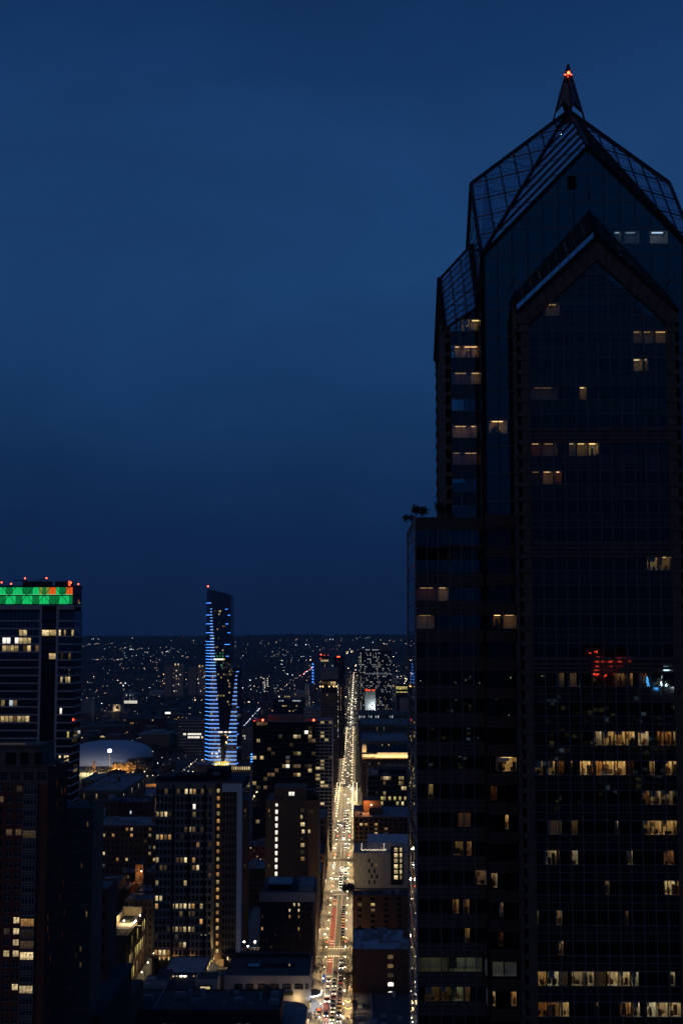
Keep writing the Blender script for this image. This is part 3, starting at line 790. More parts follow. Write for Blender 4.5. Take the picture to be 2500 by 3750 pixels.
# --- lit rooms: (row, first px, last px, brightness, tint, plane)
ROOMS = [
 (-1, 1997, 2048, .10, 'o', 'C'), (0, 2319, 2350, .10, 'o', 'C'), (0, 2354, 2392, .08, 'o', 'C'), (0, 2396, 2450, .22, 'o', 'C'), (1, 2319, 2351, .38, 'w', 'C'), (1, 2356, 2372, .16, 'w', 'C'),
 (2, 1940, 2042, .035, 'o', 'C'), (2, 2122, 2146, .45, 'y', 'C'), (4, 1926, 1941, .10, 'o', 'C'), (4, 1944, 1981, .25, 'o', 'C'), (4, 1986, 2040, .12, 'o', 'C'), (4, 2083, 2107, .18, 'w', 'C'),
 (4, 2112, 2149, .42, 'y', 'C'), (4, 2154, 2190, .75, 'y', 'C'), (5, 1945, 1982, .06, 'o', 'C'), (5, 1988, 2023, .35, 'o', 'C'), (5, 2029, 2055, .75, 'o', 'C'),
 (8, 2369, 2406, .55, 'y', 'C'), (8, 2411, 2450, .40, 'y', 'C'), (8, 2452, 2472, .15, 'w', 'C'), (12, 2046, 2064, .22, 'o', 'C'), (12, 2086, 2110, .22, 'o', 'C'), (12, 2250, 2285, .45, 'o', 'C'), (12, 2290, 2316, .7, 'o', 'C'), (12, 2337, 2368, .5, 'o', 'C'),
 (14, 2180, 2202, .6, 'w', 'C'), (14, 2208, 2246, .75, 'y', 'C'), (14, 2250, 2288, 1.0, 'y', 'C'), (14, 2292, 2323, 1.0, 'y', 'C'), (14, 2335, 2373, 1.1, 'c', 'C'), (14, 2404, 2416, .8, 'y', 'C'), (14, 2421, 2457, 1.15, 'y', 'C'), (14, 2464, 2479, .8, 'y', 'C'),
 (15, 1820, 1890, .55, 'y', 'B'), (15, 1933, 1943, .5, 'y', 'C'), (15, 1956, 1986, .18, 'o', 'C'), (15, 2008, 2031, .5, 'y', 'C'), (15, 2039, 2064, .4, 'y', 'C'), (15, 2091, 2096, .5, 'o', 'C'), (15, 2123, 2161, 1.5, 'y', 'C'), (15, 2166, 2204, 1.55, 'y', 'C'), (15, 2208, 2247, 1.5, 'y', 'C'), (15, 2251, 2289, 1.4, 'y', 'C'),
 (15, 2293, 2320, .10, 'o', 'C'), (15, 2377, 2397, .6, 'y', 'C'), (15, 2433, 2460, 1.1, 'y', 'C'), (15, 2464, 2479, .7, 'y', 'C'),
 (16, 2347, 2377, .5, 'w', 'C'), (16, 2381, 2419, .5, 'w', 'C'), (16, 2423, 2462, .3, 'w', 'C'), (16, 2467, 2484, .5, 'w', 'C'), (16, 1566, 1585, .4, 'y', 'A'), (16, 1783, 1819, .10, 'o', 'B'),
 (17, 2355, 2378, .35, 'y', 'C'), (17, 2382, 2421, .9, 'y', 'C'), (17, 2425, 2464, .95, 'y', 'C'), (17, 2468, 2478, .6, 'y', 'C'), (17, 2256, 2266, .3, 'w', 'C'), (17, 2093, 2114, .14, 'y', 'C'), (17, 2012, 2056, .05, 'o', 'C'), (17, 1849, 1861, .75, 'y', 'B'), (17, 1678, 1722, .09, 'o', 'A'),
 (18, 1999, 2018, .28, 'w', 'C'), (18, 2019, 2036, .7, 'c', 'C'), (18, 2040, 2050, .4, 'w', 'C'), (18, 2093, 2115, .45, 'c', 'C'), (18, 2299, 2316, .8, 'c', 'C'), (18, 2430, 2466, .75, 'w', 'C'), (18, 1661, 1694, .22, 'o', 'A'), (18, 1708, 1726, .40, 'o', 'A'),
 (19, 2217, 2230, .5, 'w', 'C'), (19, 2433, 2471, 1.2, 'c', 'C'), (19, 2478, 2494, 1.1, 'c', 'C'), (19, 1738, 1779, .18, 'o', 'A'), (19, 1783, 1820, .35, 'w', 'B'), (20, 1654, 1679, .55, 'y', 'A'), (20, 1696, 1718, .35, 'o', 'A'), (20, 1832, 1841, .3, 'o', 'B'), (20, 1957, 1972, .15, 'w', 'C'), (20, 2038, 2057, .5, 'w', 'C'), (20, 2290, 2300, .2, 'o', 'C'),
 (21, 1703, 1719, .5, 'y', 'A'), (21, 1829, 1842, .25, 'o', 'B'), (21, 2046, 2062, .6, 'y', 'C'), (22, 1528, 1640, .06, 'g', 'A'), (22, 1644, 1764, .07, 'g', 'A'), (22, 1780, 1890, .05, 'g', 'B'), (22, 1940, 1957, 1.1, 'o', 'C'), (22, 1961, 1999, .6, 'y', 'C'), (22, 2005, 2044, .9, 'c', 'C'), (22, 2048, 2078, .06, 'y', 'C'), (22, 2093, 2131, .55, 'c', 'C'), (22, 2136, 2174, .7, 'c', 'C'),
 (22, 2180, 2217, .08, 'y', 'C'), (22, 2223, 2262, 1.1, 'c', 'C'), (22, 2267, 2305, 1.1, 'c', 'C'), (22, 2311, 2337, .5, 'c', 'C'), (22, 2454, 2471, .6, 'w', 'C'), (23, 1556, 1610, .22, 'g', 'A'), (23, 1613, 1652, .22, 'g', 'A'), (23, 1655, 1695, .20, 'g', 'A'), (23, 1700, 1720, .15, 'o', 'A'), (23, 1785, 1813, .45, 'y', 'B'), (23, 1872, 1890, .45, 'y', 'B'),
 (23, 1943, 1960, .5, 'o', 'C'), (23, 1964, 2002, .7, 'y', 'C'), (23, 2007, 2046, .3, 'o', 'C'), (23, 2050, 2082, .75, 'y', 'C'), (23, 2183, 2192, .5, 'o', 'C'), (23, 2271, 2310, 1.4, 'c', 'C'), (23, 2315, 2342, .9, 'c', 'C'), (23, 2368, 2401, 1.3, 'c', 'C'), (23, 2404, 2444, .8, 'c', 'C'), (23, 2449, 2492, 1.1, 'c', 'C'),
 (-1, 1690, 1720, .60, 'y', 'D'), (-1, 1722, 1762, .65, 'y', 'D'), (0, 1664, 1685, .5, 'o', 'D'), (0, 1687, 1762, .62, 'o', 'D'), (1, 1655, 1720, .16, 'o', 'D'), (1, 1722, 1762, .32, 'o', 'D'), (3, 1656, 1718, .35, 'o', 'D'), (3, 1720, 1746, .42, 'o', 'D'), (4, 1656, 1690, .12, 'o', 'D'), (4, 1692, 1758, .24, 'o', 'D'),
 (3, 1791, 1856, .7, 'o', 'E'), (9, 1525, 1600, .16, 'o', 'A'), (9, 1602, 1640, .25, 'o', 'A'), (10, 1525, 1590, .10, 'o', 'A'), (10, 1805, 1840, .9, 'y', 'B'), (10, 1842, 1892, .28, 'o', 'B'),
 (-4, 2378, 2444, .38, 'b', 'G'), (-4, 2250, 2275, .14, 'b', 'G'), (-4, 2285, 2340, .08, 'b', 'G'),
]
TINT = {'o': (1, .54, .21), 'y': (1, .63, .22), 'w': (1, .72, .38), 'c': (1, .79, .45), 'g': (.80, .80, .40), 'b': (.55, .78, 1)}
PLANE = {'C': 190.35, 'A': 198.0, 'B': 195.4, 'D': 200.12, 'E': 195.4, 'G': 195.4}
LM = {}
def ceil_mat(t, b):
    key = (t, round(b, 2))
    if key not in LM:
        n_ = 'ceiling_%s_%d' % (t, int(b * 100)); glow(n_, TINT[t], 7.5 * b, sample=True); LM[key] = n_
    return LM[key]
rr = random.Random(11)
ROOMX = {}
for row, xa, xb, br_, ti, pl_ in ROOMS:
    Y = PLANE[pl_]; zc = zr(row)
    br_ *= .45 if row < 8 else (.7 if row < 14 else 1.45)
    _, ypx = proj((at((xa + xb) / 2, 2000, Y).x, Y, zc))
    X0, X1 = at(xa, ypx, Y).x, at(xb, ypx, Y).x
    z0, z1, y0 = zc - 1.02, zc + 1.02, Y + .12
    y1 = y0 + min(2.6, 1.6 + .3 * (X1 - X0)) if pl_ != 'D' else y0 + 1.8
    y1 = min(y1, Y + 2.1)
    b = MB()
    b.poly([(X0, y1, z0), (X1, y1, z0), (X1, y1, z1), (X0, y1, z1)]).poly([(X0, y0, z0), (X0, y1, z0), (X0, y1, z1), (X0, y0, z1)]).poly([(X1, y1, z0), (X1, y0, z0), (X1, y0, z1), (X1, y1, z1)])
    b.poly([(X0, y0, z0), (X1, y0, z0), (X1, y1, z0), (X0, y1, z0)]).poly([(X0, y1, z1), (X1, y1, z1), (X1, y0, z1), (X0, y0, z1)])
    room = b.build('room', rr.choice(('interior_wall', 'interior_wall', 'interior_wood', 'interior_pale')), tw)
    w = X1 - X0
    MB().box(X0 + w * .2, X1 - w * .2, (y0 + y1) / 2 - .22, (y0 + y1) / 2 + .22, z1 - .09, z1 - .03).build('ceiling_light', ceil_mat(ti, br_), room)
    if br_ > .25:
        fb = MB()
        for _ in range(int(1 + w * 2.2)):
            x = rr.uniform(X0 + .1, X1 - .3); d = rr.uniform(.12, .5); h = rr.uniform(.25, .95) if rr.random() < .8 else rr.uniform(1.0, 1.7)
            yy = rr.uniform(y0 + .15, y1 - .4); fb.box(x, min(X1 - .02, x + d), yy, yy + .3, z0 + .004, z0 + h)
        if rr.random() < .6: fb.box(X0 + w * .3, X0 + w * .55, y1 - .06, y1 - .02, z0 + .9, z0 + 1.5)
        fb.build('furniture', rr.choice(('interior_dark', 'interior_wood', 'brown_wall')), room)
        if rr.random() < .35: MB().box(X0 + .05, X0 + w * rr.uniform(.25, .8), y0 + .02, y0 + .06, z1 - rr.uniform(.3, 1.1), z1 - .02).build('blind', 'interior_pale', room)
# planters and a leaning shrub on the terrace of block A
for (px, py, r) in ((1522, 1866, .62), (1548, 1872, .68), (1608, 1856, .75), (1618, 1870, .7)):
    p = at(px, py, 198.9); sh = thing('terrace_shrub', {1522: 'small round shrub at the outer corner of the skyscraper terrace', 1548: 'second clipped round shrub beside the terrace corner', 1608: 'ragged taller shrub against the stone corner of the upper shaft', 1618: 'low bushy shrub at the foot of the upper shaft'}[px], 'shrub', (p.x, p.y, AZT - .7), 'terrace shrubs on the skyscraper')
    b = MB()
    for _ in range(260):
        v = Vector((rr.gauss(0, 1), rr.gauss(0, 1), rr.gauss(0, 1))).normalized() * r * rr.uniform(.4, 1.35); c = p + v * .75; s = rr.uniform(.1, .26)
        a1, a2 = Vector((rr.gauss(0, s), rr.gauss(0, s), rr.gauss(0, s))), Vector((rr.gauss(0, s), rr.gauss(0, s), rr.gauss(0, s))); b.poly([c - a1 * .3, c + a2 * 1.9, c + a1 * .3])
    b.build('foliage', 'leaf_dark', sh); MB().tube((p.x, p.y, AZT - .7), (p.x, p.y, p.z), .07, .05).build('stem', 'bark', sh)
    MB().box(p.x - .35, p.x + .35, p.y - .35, p.y + .35, AZT - .68, AZT - .2).build('planter', 'granite_dark', sh)
p = at(1510, 1893, 198.6); q = at(1476, 1893, 198.4)
sh = thing('leaning_plant', 'spiky plant leaning out over the terrace corner of the skyscraper', 'plant', (p.x, p.y, AZT - .7))
b, st = MB(), MB(); st.bar(p + Vector((.3, 0, -.3)), q, .07, .06)
for i in range(110):
    t = rr.random(); c = p.lerp(q, t) + Vector((rr.gauss(0, .1), rr.gauss(0, .12), rr.gauss(0, .16))) + (Vector((.15, 0, -.5)) if rr.random() < .3 else Vector()); s = .16
    a1, a2 = Vector((rr.gauss(0, s), rr.gauss(0, s), rr.gauss(0, s))), Vector((rr.gauss(0, s), rr.gauss(0, s), rr.gauss(0, s))); b.poly([c - a1, c + a2, c + a1])
b.build('foliage', 'leaf_dark', sh); st.build('stem', 'bark', sh)
# ------------------------------------------------------------------ buildings
def xw(px, py, Y): return at(px, py, Y).x
def zw(px, py, Y): return at(px, py, Y).z

# --- tower with the green glass crown, far corner of the park (left edge of the photo)
Y = 560.0
t = thing('apartment_tower', 'apartment tower with pale floor bands and a crown lit bright green with orange corners', 'tower', (-150, Y, 0))
xr, x0 = -121.8, -158.0
ztop, zc1, zbody = zw(140, 2145, Y), zw(140, 2150, Y), zw(140, 2216, Y)
b = MB().box(x0 + .5, xr - .5, Y + .6, Y + 17, 0, zbody - .3); b.build('core', 'void', t)
fl = 28.75 / 4740 * Y * .985; rows = 33
zb0 = zbody - 1.3
# front: band piers at the two vertical strips, floor bands, glass between
wall, panes = MB(), None
xa, xb = xw(150, 2500, Y), xw(203, 2500, Y)     # dark recessed strip between the piers
wall.box(xa - 1.0, xa, Y - .25, Y + .3, 0, zbody).box(xb, xb + 1.0, Y - .25, Y + .3, 0, zbody)
wall.box(x0, xa - 1, Y - .22, Y + .25, zbody - 1.9, zbody + .003).box(xb + 1, xr, Y - .22, Y + .25, zbody - 1.9, zbody + .003)
rows_z = [zbody - 1.9 - 4.6] + [zbody - 6.5 - fl * (i + 1) for i in range(rows)]
for z in rows_z:
    if z < 20: break
    wall.box(x0, xa - 1, Y - .2, Y + .3, z - .62, z).box(xb + 1, xr - .3, Y - .2, Y + .3, z - .62, z)
    wall.hexa([(xr - .3, Y - .2, z - .62), (xr + .2, Y + .1, z - .62), (xr + .2, Y + .5, z - .62), (xr - .3, Y + .3, z - .62), (xr - .3, Y - .2, z), (xr + .2, Y + .1, z), (xr + .2, Y + .5, z), (xr - .3, Y + .3, z)])
    wall.box(xr - .3, xr + .2, Y + 2.5, Y + 17, z - .62, z)
wall.build('floor_band', 'white_wall', t)
LITL = [(236, 2305, 'warm'), (262, 2305, 'warm'), (218, 2305, 'warm_bright'), (15, 2336, 'white'), (35, 2336, 'white'), (55, 2336, 'white'), (70, 2336, 'warm_bright'), (88, 2336, 'warm'), (105, 2336, 'warm'), (18, 2364, 'warm'), (32, 2364, 'warm'), (50, 2364, 'warm'), (66, 2364, 'warm'), (85, 2364, 'dim'), (112, 2364, 'warm'), (130, 2364, 'dim'), (85, 2305, 'warm'), (100, 2305, 'warm_bright'), (222, 2480, 'warm_bright'), (240, 2480, 'warm_bright'), (256, 2480, 'warm_bright'),
        (162, 2305, 'warm_bright'), (184, 2305, 'warm'), (10, 2563, 'warm'), (35, 2563, 'cool'), (50, 2563, 'cool'), (64, 2563, 'dim'), (8, 2622, 'warm'), (22, 2622, 'warm'), (38, 2622, 'warm'), (50, 2622, 'dim'), (64, 2622, 'warm_bright'), (80, 2622, 'warm'), (95, 2622, 'warm'), (107, 2622, 'warm_bright'), (225, 2592, 'white'), (252, 2685, 'yellow_lit'), (222, 2765, 'warm_bright'), (240, 2765, 'warm_bright'), (252, 2765, 'warm_bright'), (258, 2396, 'dim'), (225, 2396, 'vdim'), (188, 2396, 'warm')]
zs_ = [zbody - 1.9] + rows_z
def glaze(xs_, y, zs, t, lits, dark, nm='window', cap=285, frac=.86, rot=0):
    """Bays of glass hung between floor bands; xs_ are bay edges along X at depth y."""
    cells = []
    for i in range(len(zs) - 1):
        za, zb_ = zs[i + 1] + .02, zs[i] - .62
        if zb_ - za < .5 or za < 15: continue
        for j in range(len(xs_) - 1): cells.append((xs_[j] + .14, xs_[j + 1] - .14, za, zb_ - .25))
    pj = [proj(((c[0] + c[1]) / 2, y, (c[2] + c[3]) / 2)) for c in cells]
    want = {}
    for x, yy, m in lits:
        k = min(range(len(cells)), key=lambda i: (pj[i][0] - x) ** 2 + (pj[i][1] - yy) ** 2)
        if abs(pj[k][0] - x) < 14 and abs(pj[k][1] - yy) < 16: want[k] = m
    rest = {}
    order = sorted(range(len(cells)), key=lambda i: (0 if i in want else 1, i))
    for i in order:
        a, b_, c, d = cells[i]; m = want.get(i, dark)
        if COUNT.get((t.name, nm), 0) < cap:
            COUNT[(t.name, nm)] = COUNT.get((t.name, nm), 0) + 1
            ob = place(nm, quad_mesh(b_ - a, d - c, m, nm), t, ((a + b_) / 2, y, (c + d) / 2)); ob.rotation_euler = (R.gauss(0, .002), 0, R.gauss(0, .002))
        else: rest.setdefault(m, MB()).box(a, b_, y, y + .05, c, d)
    for m, b_ in rest.items(): b_.build(nm, m, t, kind='stuff')
nL = 12; xsl = [x0 + (xa - 1 - x0) * i / nL for i in range(nL + 1)]
glaze(xsl, Y + .12, zs_, t, [l for l in LITL if l[0] < 145], 'blue_glass', cap=200)
xsr = [xb + 1 + (xr - xb - 1) * i / 6 for i in range(7)]
glaze(xsr, Y + .12, zs_, t, [l for l in LITL if l[0] > 205], 'blue_glass', cap=270)
glaze([xa, (xa + xb) / 2, xb], Y + .35, zs_, t, [l for l in LITL if 145 < l[0] < 205], 'dark_pane', cap=298)
sd = MB()
for i in range(len(zs_) - 1): sd.box(xr - .1, xr, Y + .6, Y + 17, zs_[i + 1], zs_[i] - .62)
sd.build('side_glazing', 'blue_glass', t)
# the crown: two tiers of back-lit panels behind diagonal struts
xg = xw(266, 2180, Y); cx0 = x0
cbk = MB().box(cx0 + 1, xg + 3.0, Y + 1.6, Y + 5, zbody, ztop); cbk.build('crown_core', 'void', t)
zm = zw(140, 2180, Y)
GREEN, ORANGE = (.01, .62, .16), (1, .14, .015)
def crownmat(nm, c, s): glow(nm, c, s, sample=True)
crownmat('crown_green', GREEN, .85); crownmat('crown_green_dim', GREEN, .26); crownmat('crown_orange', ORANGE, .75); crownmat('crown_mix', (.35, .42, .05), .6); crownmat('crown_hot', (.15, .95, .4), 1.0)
npn = 22; pwid = 12.3 / 4740 * Y
xcur = xg; i = 0
while xcur > cx0:
    x1_, x0_ = xcur, xcur - pwid
    for tier, (za, zb_) in enumerate(((zm + .25, zc1 - .1), (zbody + .5, zm - .25))):
        px = proj(((x0_ + x1_) / 2, Y, za))[0]
        m = 'crown_green'
        if tier == 0:
            m = 'crown_orange' if (px > 245 or 182 < px < 210) else 'crown_mix' if (px > 236 or 172 < px < 182 or 146 < px < 154) else 'crown_green'
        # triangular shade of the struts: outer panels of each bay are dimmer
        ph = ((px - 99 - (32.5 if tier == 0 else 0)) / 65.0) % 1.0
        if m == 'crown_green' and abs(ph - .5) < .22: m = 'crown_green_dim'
        place('crown_panel', quad_mesh(pwid - .12, zb_ - za, m, 'crown_panel'), t, ((x0_ + x1_) / 2, Y + .55, (za + zb_) / 2))
    xcur -= pwid; i += 1
fr = MB()
fr.box(cx0, xg + .2, Y + .2, Y + .6, zm - .25, zm + .25).box(cx0, xg + 3.5, Y - .1, Y + 5, zbody, zbody + .45).box(cx0, xg + 3.5, Y - .05, Y + 5, zc1 - .05, ztop)
px = 34.0
for nx_ in (34, 99, 163, 228):
    xm = xw(nx_, 2180, Y)
    for s in (-1, 1):
        fr.bar((xm, Y + .1, zm), (xm + s * 2.9, Y + .1, zc1), .2, .2); fr.bar((xm, Y + .1, zm), (xm + s * 3.0, Y + .1, zbody + .4), .2, .2)
fr.build('crown_frame', 'dark_metal', t)
MB().box(cx0, xg + .02, Y + .3, Y + .42, zm + .28, zm + .42).build('light_trough', 'crown_hot', t)
cor = MB()
for za, zb_ in ((zbody + .5, zm - .2), (zm + .2, zc1 - .1)):
    for j in range(3): cor.hexa([(xg + .4 + j * 1.05, Y + .1 + j * .25, za), (xg + 1.35 + j * 1.05, Y + .3 + j * .25, za), (xg + 1.35 + j * 1.05, Y + .45 + j * .25, za), (xg + .4 + j * 1.05, Y + .25 + j * .25, za),
                                 (xg + .4 + j * 1.05, Y + .1 + j * .25, zb_), (xg + 1.35 + j * 1.05, Y + .3 + j * .25, zb_), (xg + 1.35 + j * 1.05, Y + .45 + j * .25, zb_), (xg + .4 + j * 1.05, Y + .25 + j * .25, zb_)])
cor.build('corner_glazing', 'blue_glass', t)
MB().box(xg + 2.6, xg + 2.75, Y + .2, Y + .3, zbody + .6, zbody + 2.4).build('corner_glow', 'crown_orange', t); MB().box(xg + 3.1, xg + 3.3, Y + .3, Y + .5, zbody + .5, zbody + 1.3).build('corner_glow', 'crown_green', t)
# plant rooms, crane arm, red lights on the roof
pr = MB().box(xw(78, 2140, Y), xw(176, 2140, Y), Y + 3, Y + 9, ztop, zw(140, 2128, Y)); pr.build('plant_room', 'dark_metal', t)
MB().box(xw(196, 2140, Y), xw(254, 2140, Y), Y + 3, Y + 9, ztop, zw(140, 2128, Y)).build('plant_room', 'dark_metal', t)
MB().bar(at(50, 2125, Y + 2), at(100, 2127, Y + 2), .5, .4).bar(at(135, 2124, Y + 2), at(160, 2121, Y + 2), .3, .3).build('window_washing_crane', 'dark_metal', t)
for px, py in ((7, 2133), (42, 2138), (93, 2118), (171, 2117), (261, 2134), (288, 2139)):
    p = at(px, py, Y + 2.5); q = MB().ball(p, .30).build('red_light', 'red_lamp', t)
    MB().tube((p.x, p.y, ztop - .1), (p.x, p.y, p.z - .2), .06, .06).build('mast', 'dark_metal', t)
MB().box(xw(251, 2130, Y + 2), xw(258, 2130, Y + 2), Y + 2.2, Y + 2.8, ztop, zw(255, 2127, Y)).build('glowing_vent', 'vent_red', t)

# --- red brick apartment tower in front of it
Y = 400.0
t = thing('brick_apartment_tower', 'tall red brick apartment tower with bay windows and a grey penthouse, at the photo edge', 'apartment building', (-120, Y, 0))
xr = xw(176, 2900, Y); x0 = xr - 36; fp = 38.7 / 4740 * Y
zs0 = zw(100, 2868, Y); za = zw(100, 2806, Y); zp = zw(100, 2738, Y)
core(t, x0, xr, Y, Y + 27, 0, zs0 - .1, 'brick_dark')
rows = 22; zbot = zs0 - fp * rows
LB = [(124, 2893, 'warm_bright'), (62, 3380, 'warm_bright'), (60, 3418, 'warm_bright'), (57, 3456, 'warm_bright'), (55, 3494, 'warm_bright'), (27, 3494, 'warm'), (48, 3606, 'warm_bright'), (40, 3060, 'dim'), (80, 3060, 'dim'), (30, 3418, 'vdim'), (66, 2900, 'vdim')]
P, cw, rh = facade(t, (xr - 13.0, Y), (xr - 8.2 + .9, Y), zbot, zs0, 2, rows, 'brick_red', wf=.66, hf=.58, sill=.2, lits=LB, rec=.25, mull=2, mull_mat='white_wall', cap=60)
facade(t, (x0, Y), (xr - 13.0, Y), zbot, zs0, 8, rows, 'brick_red', wf=.66, hf=.58, sill=.2, lits=[], rnd=.05, rmats=('dim', 'warm'), rec=.25, mull=2, mull_mat='white_wall', cap=110, seed=4)
# projecting bay stack
bx0, bx1 = xr - 7.2, xr - 3.0
for r in range(rows):
    z = zs0 - fp * (r + 1)
    MB().box(bx0, bx1, Y - 1.0, Y - .2, z + fp * .72, z + fp).build('bay_spandrel', 'concrete_dark', t)
LBB = [(112, 3378, 'orange'), (108, 3450, 'dim'), (112, 3490, 'warm_bright'), (112, 3060, 'dim'), (107, 3609, 'warm_bright'), (112, 3418, 'vdim')]
for r in range(rows):
    z = zs0 - fp * (r + 1); c = ((bx0 + bx1) / 2, Y - .95, z + fp * .36); pj = proj(c); m = 'blue_glass'
    for x, y, mm in LBB:
        if abs(pj[1] - y) < 18: m = mm
    w_ = place('bay_window', quad_mesh(bx1 - bx0 - .1, fp * .70, m, 'bay_window'), t, c)
    f = place('frame', mull_mesh(bx1 - bx0 - .1, fp * .70, 4, 'white_wall'), None, c); f.parent = w_; f.location = (0, 0, 0)
wl = MB().box(bx1, xr, Y - .25, Y + .3, zbot, zs0); wl.box(xr - 8.2 + .9, bx0, Y - .25, Y + .3, zbot, zs0 - .003); wl.build('wall', 'brick_red', t)
for bx in (bx0 + .02, bx1 - .1): MB().box(bx, bx + .08, Y - .99, Y - .2, zbot, zs0).build('bay_side', 'concrete_dark', t)
facade(t, (xr, Y), (xr, Y + 27), zbot, zs0, 12, rows, 'brick_red', wf=.5, hf=.58, sill=.2, lits=[(225, 2900, 'warm_bright'), (234, 2880, 'warm_bright'), (212, 2960, 'warm'), (172, 3355, 'warm_bright'), (172, 3395, 'warm_bright'), (172, 3430, 'warm_bright'), (166, 3590, 'warm'), (238, 3330, 'warm'), (235, 3500, 'dim'), (227, 3170, 'dim')], rnd=.04, rmats=('dim', 'vdim', 'warm'), rec=.35, cap=285, seed=9)
facade(t, (x0, Y - .06), (xr + .06, Y - .06), zs0, za, 9, 1, 'concrete_dark', wf=.72, hf=.5, sill=.16, rec=.3, mull=3, mull_mat='metal_grey', cap=295)
MB().box(xr - .2, xr + .06, Y + .3, Y + 27, zs0, za - 1).box(x0, xr + .3, Y + .0, Y + 27.2, za - .25, za).build('attic', 'brick_red', t)
MB().box(x0, xr + .4, Y - .4, Y + .2, za, za + .35).box(xr - .1, xr + .4, Y + .2, Y + 27.3, za, za + .35).build('cornice', 'concrete_dark', t)
px1 = xr + .2
MB().box(x0, px1 - 4, Y + 3, Y + 24, za, zp).build('penthouse', 'concrete_dark', t)
pb = MB()
for a0, a1 in ((22, 58), (75, 105), (128, 156)): pb.box(xw(a0, 2780, Y + 2.9), xw(a1, 2780, Y + 2.9), Y + 2.8, Y + 2.98, za + .2, zp - 1.8)
pb.build('penthouse_opening', 'void', t)
rim = MB(); rim.box(x0, px1 - 3.6, Y + 2.6, Y + 3.2, zp, zp + .5).box(px1 - 4.4, px1 - 3.6, Y + 3.2, Y + 24.2, zp, zp + .5); rim.build('penthouse_rim', 'concrete_dark', t)
MB().box(x0, xw(94, 2737, Y + 6), Y + 6, Y + 6.2, zp + .5, zp + .75).build('rim_light', 'dim', t)

# --- grey slab behind the brick tower, and the brown block next to it
Y = 438.0
t = thing('grey_slab_block', 'tall windowless grey slab rising behind the red brick tower', 'building', (-95, Y, 0))
xr = xw(342, 3000, Y); x0 = xr - 16; z1 = zw(300, 2968, Y)
MB().box(x0, xr, Y, Y + 18, 0, z1).build('wall', 'slab_brown', t); roofdeck(t, x0, xr, Y, Y + 18, z1, 'roof_dark', .7, pmat='slab_brown', units=4)
for k in range(26): MB().box(x0 - .02, xr + .05, Y - .09, Y - .01, z1 - 3.4 * (k + 1), z1 - 3.4 * (k + 1) + .22).build('floor_line', 'concrete', t)
for px, py, m in ((322, 3020, 'dim'), (318, 3348, 'dim'), (296, 3475, 'dim'), (296, 3535, 'dim'), (312, 3330, 'vdim'), (300, 3170, 'vdim'), (280, 3500, 'vdim')):
    p = at(px, py, Y); place('slit_window', quad_mesh(.45, 1.7, m, 'slit_window'), t, (p.x, Y - .06, p.z))
rb = MB()
for i in range(9): rb.box(x0 + 1 + i * 1.8, x0 + 1.25 + i * 1.8, Y - .12, Y, 0, z1 - .5)
rb.build('wall_rib', 'slab_brown', t)
Y = 478.0
t = thing('brown_side_block', 'brown brick block with a dark roof tucked behind the grey slab', 'building', (-92, Y, 0))
xr = xw(392, 3400, Y); x0 = xr - 14; z1 = zw(360, 3262, Y)
facade(t, (x0, Y), (xr, Y), 0, z1, 5, 12, 'brick_brown', wf=.3, hf=.5, cap=40, rnd=.03, rmats=('vdim',)); MB().box(x0 + .2, xr, Y + .5, Y + 20, 0, z1).build('core', 'brick_brown', t)
roofdeck(t, x0, xr, Y, Y + 20, z1, 'roof_grey', .6, pmat='brick_brown', units=3)

# --- apartment slab with the pale window grid and lit stair slot
Y = 620.0
t = thing('grid_apartment_slab', 'apartment slab with a pale grid of windows, lit stair slot and blank white end wall', 'apartment building', (-75, Y, 0))
xl, xs0, xs1, xe0, xe1 = xw(568, 3200, Y), xw(785, 3200, Y), xw(800, 3200, Y), xw(866, 3200, Y), xw(883, 3200, Y)
zt_ = zw(700, 2872, Y); zb_ = zw(700, 3502, Y); rows = 22
core(t, xl, xs0, Y, Y + 22, 3, zt_, 'void'); MB().box(xs0 - .2, xe1 - .1, Y + 3.2, Y + 45, 3, zt_).build('core', 'void', t)
LG = []
for r_, cs in ((2887 + 18, (680, 695, 708, 718, 740)), (2972, (582, 598, 614, 718)), (3061, (578, 597, 612, 628)), (3035, (702, 717)), (3145, (578, 658, 672, 685)), (3172, (702, 717)), (3230, (574, 683)), (3285, (574, 594)), (3314, (577, 638, 653, 668, 683, 699, 714, 730, 742)), (3343, (667, 699, 714)), (3400, (637, 652, 668, 680, 699, 712)), (3460, (668, 680)), (3486, (572, 590, 605, 620))):
    for c_ in cs: LG.append((c_, r_, R.choice(('warm', 'warm_bright', 'warm_bright', 'dim', 'orange'))))
LG += [(718, 2967, 'white'), (658, 2905, 'dim')]
facade(t, (xl, Y), (xs0 - 1.2, Y), zb_, zt_ - 1.5, 14, rows, 'slab_grey', wf=.66, hf=.66, sill=.14, rec=.4, lits=LG, cap=283, top=0, pier=.12, rnd=.07, rmats=('vdim', 'dim', 'vdim', 'orange'))
MB().box(xl, xs0, Y - .1, Y + .4, zt_ - 1.49, zt_ + .6).box(xs0 - 1.2, xs0 - .02, Y - .2, Y + 3.1, 3, zt_ + .597).build('wall', 'slab_grey', t)
dv = MB()
for px in (632, 689, 748): dv.box(xw(px, 3200, Y) - .5, xw(px, 3200, Y) + .5, Y - .17, Y - .04, zb_, zt_)
dv.build('dark_strip', 'void', t)
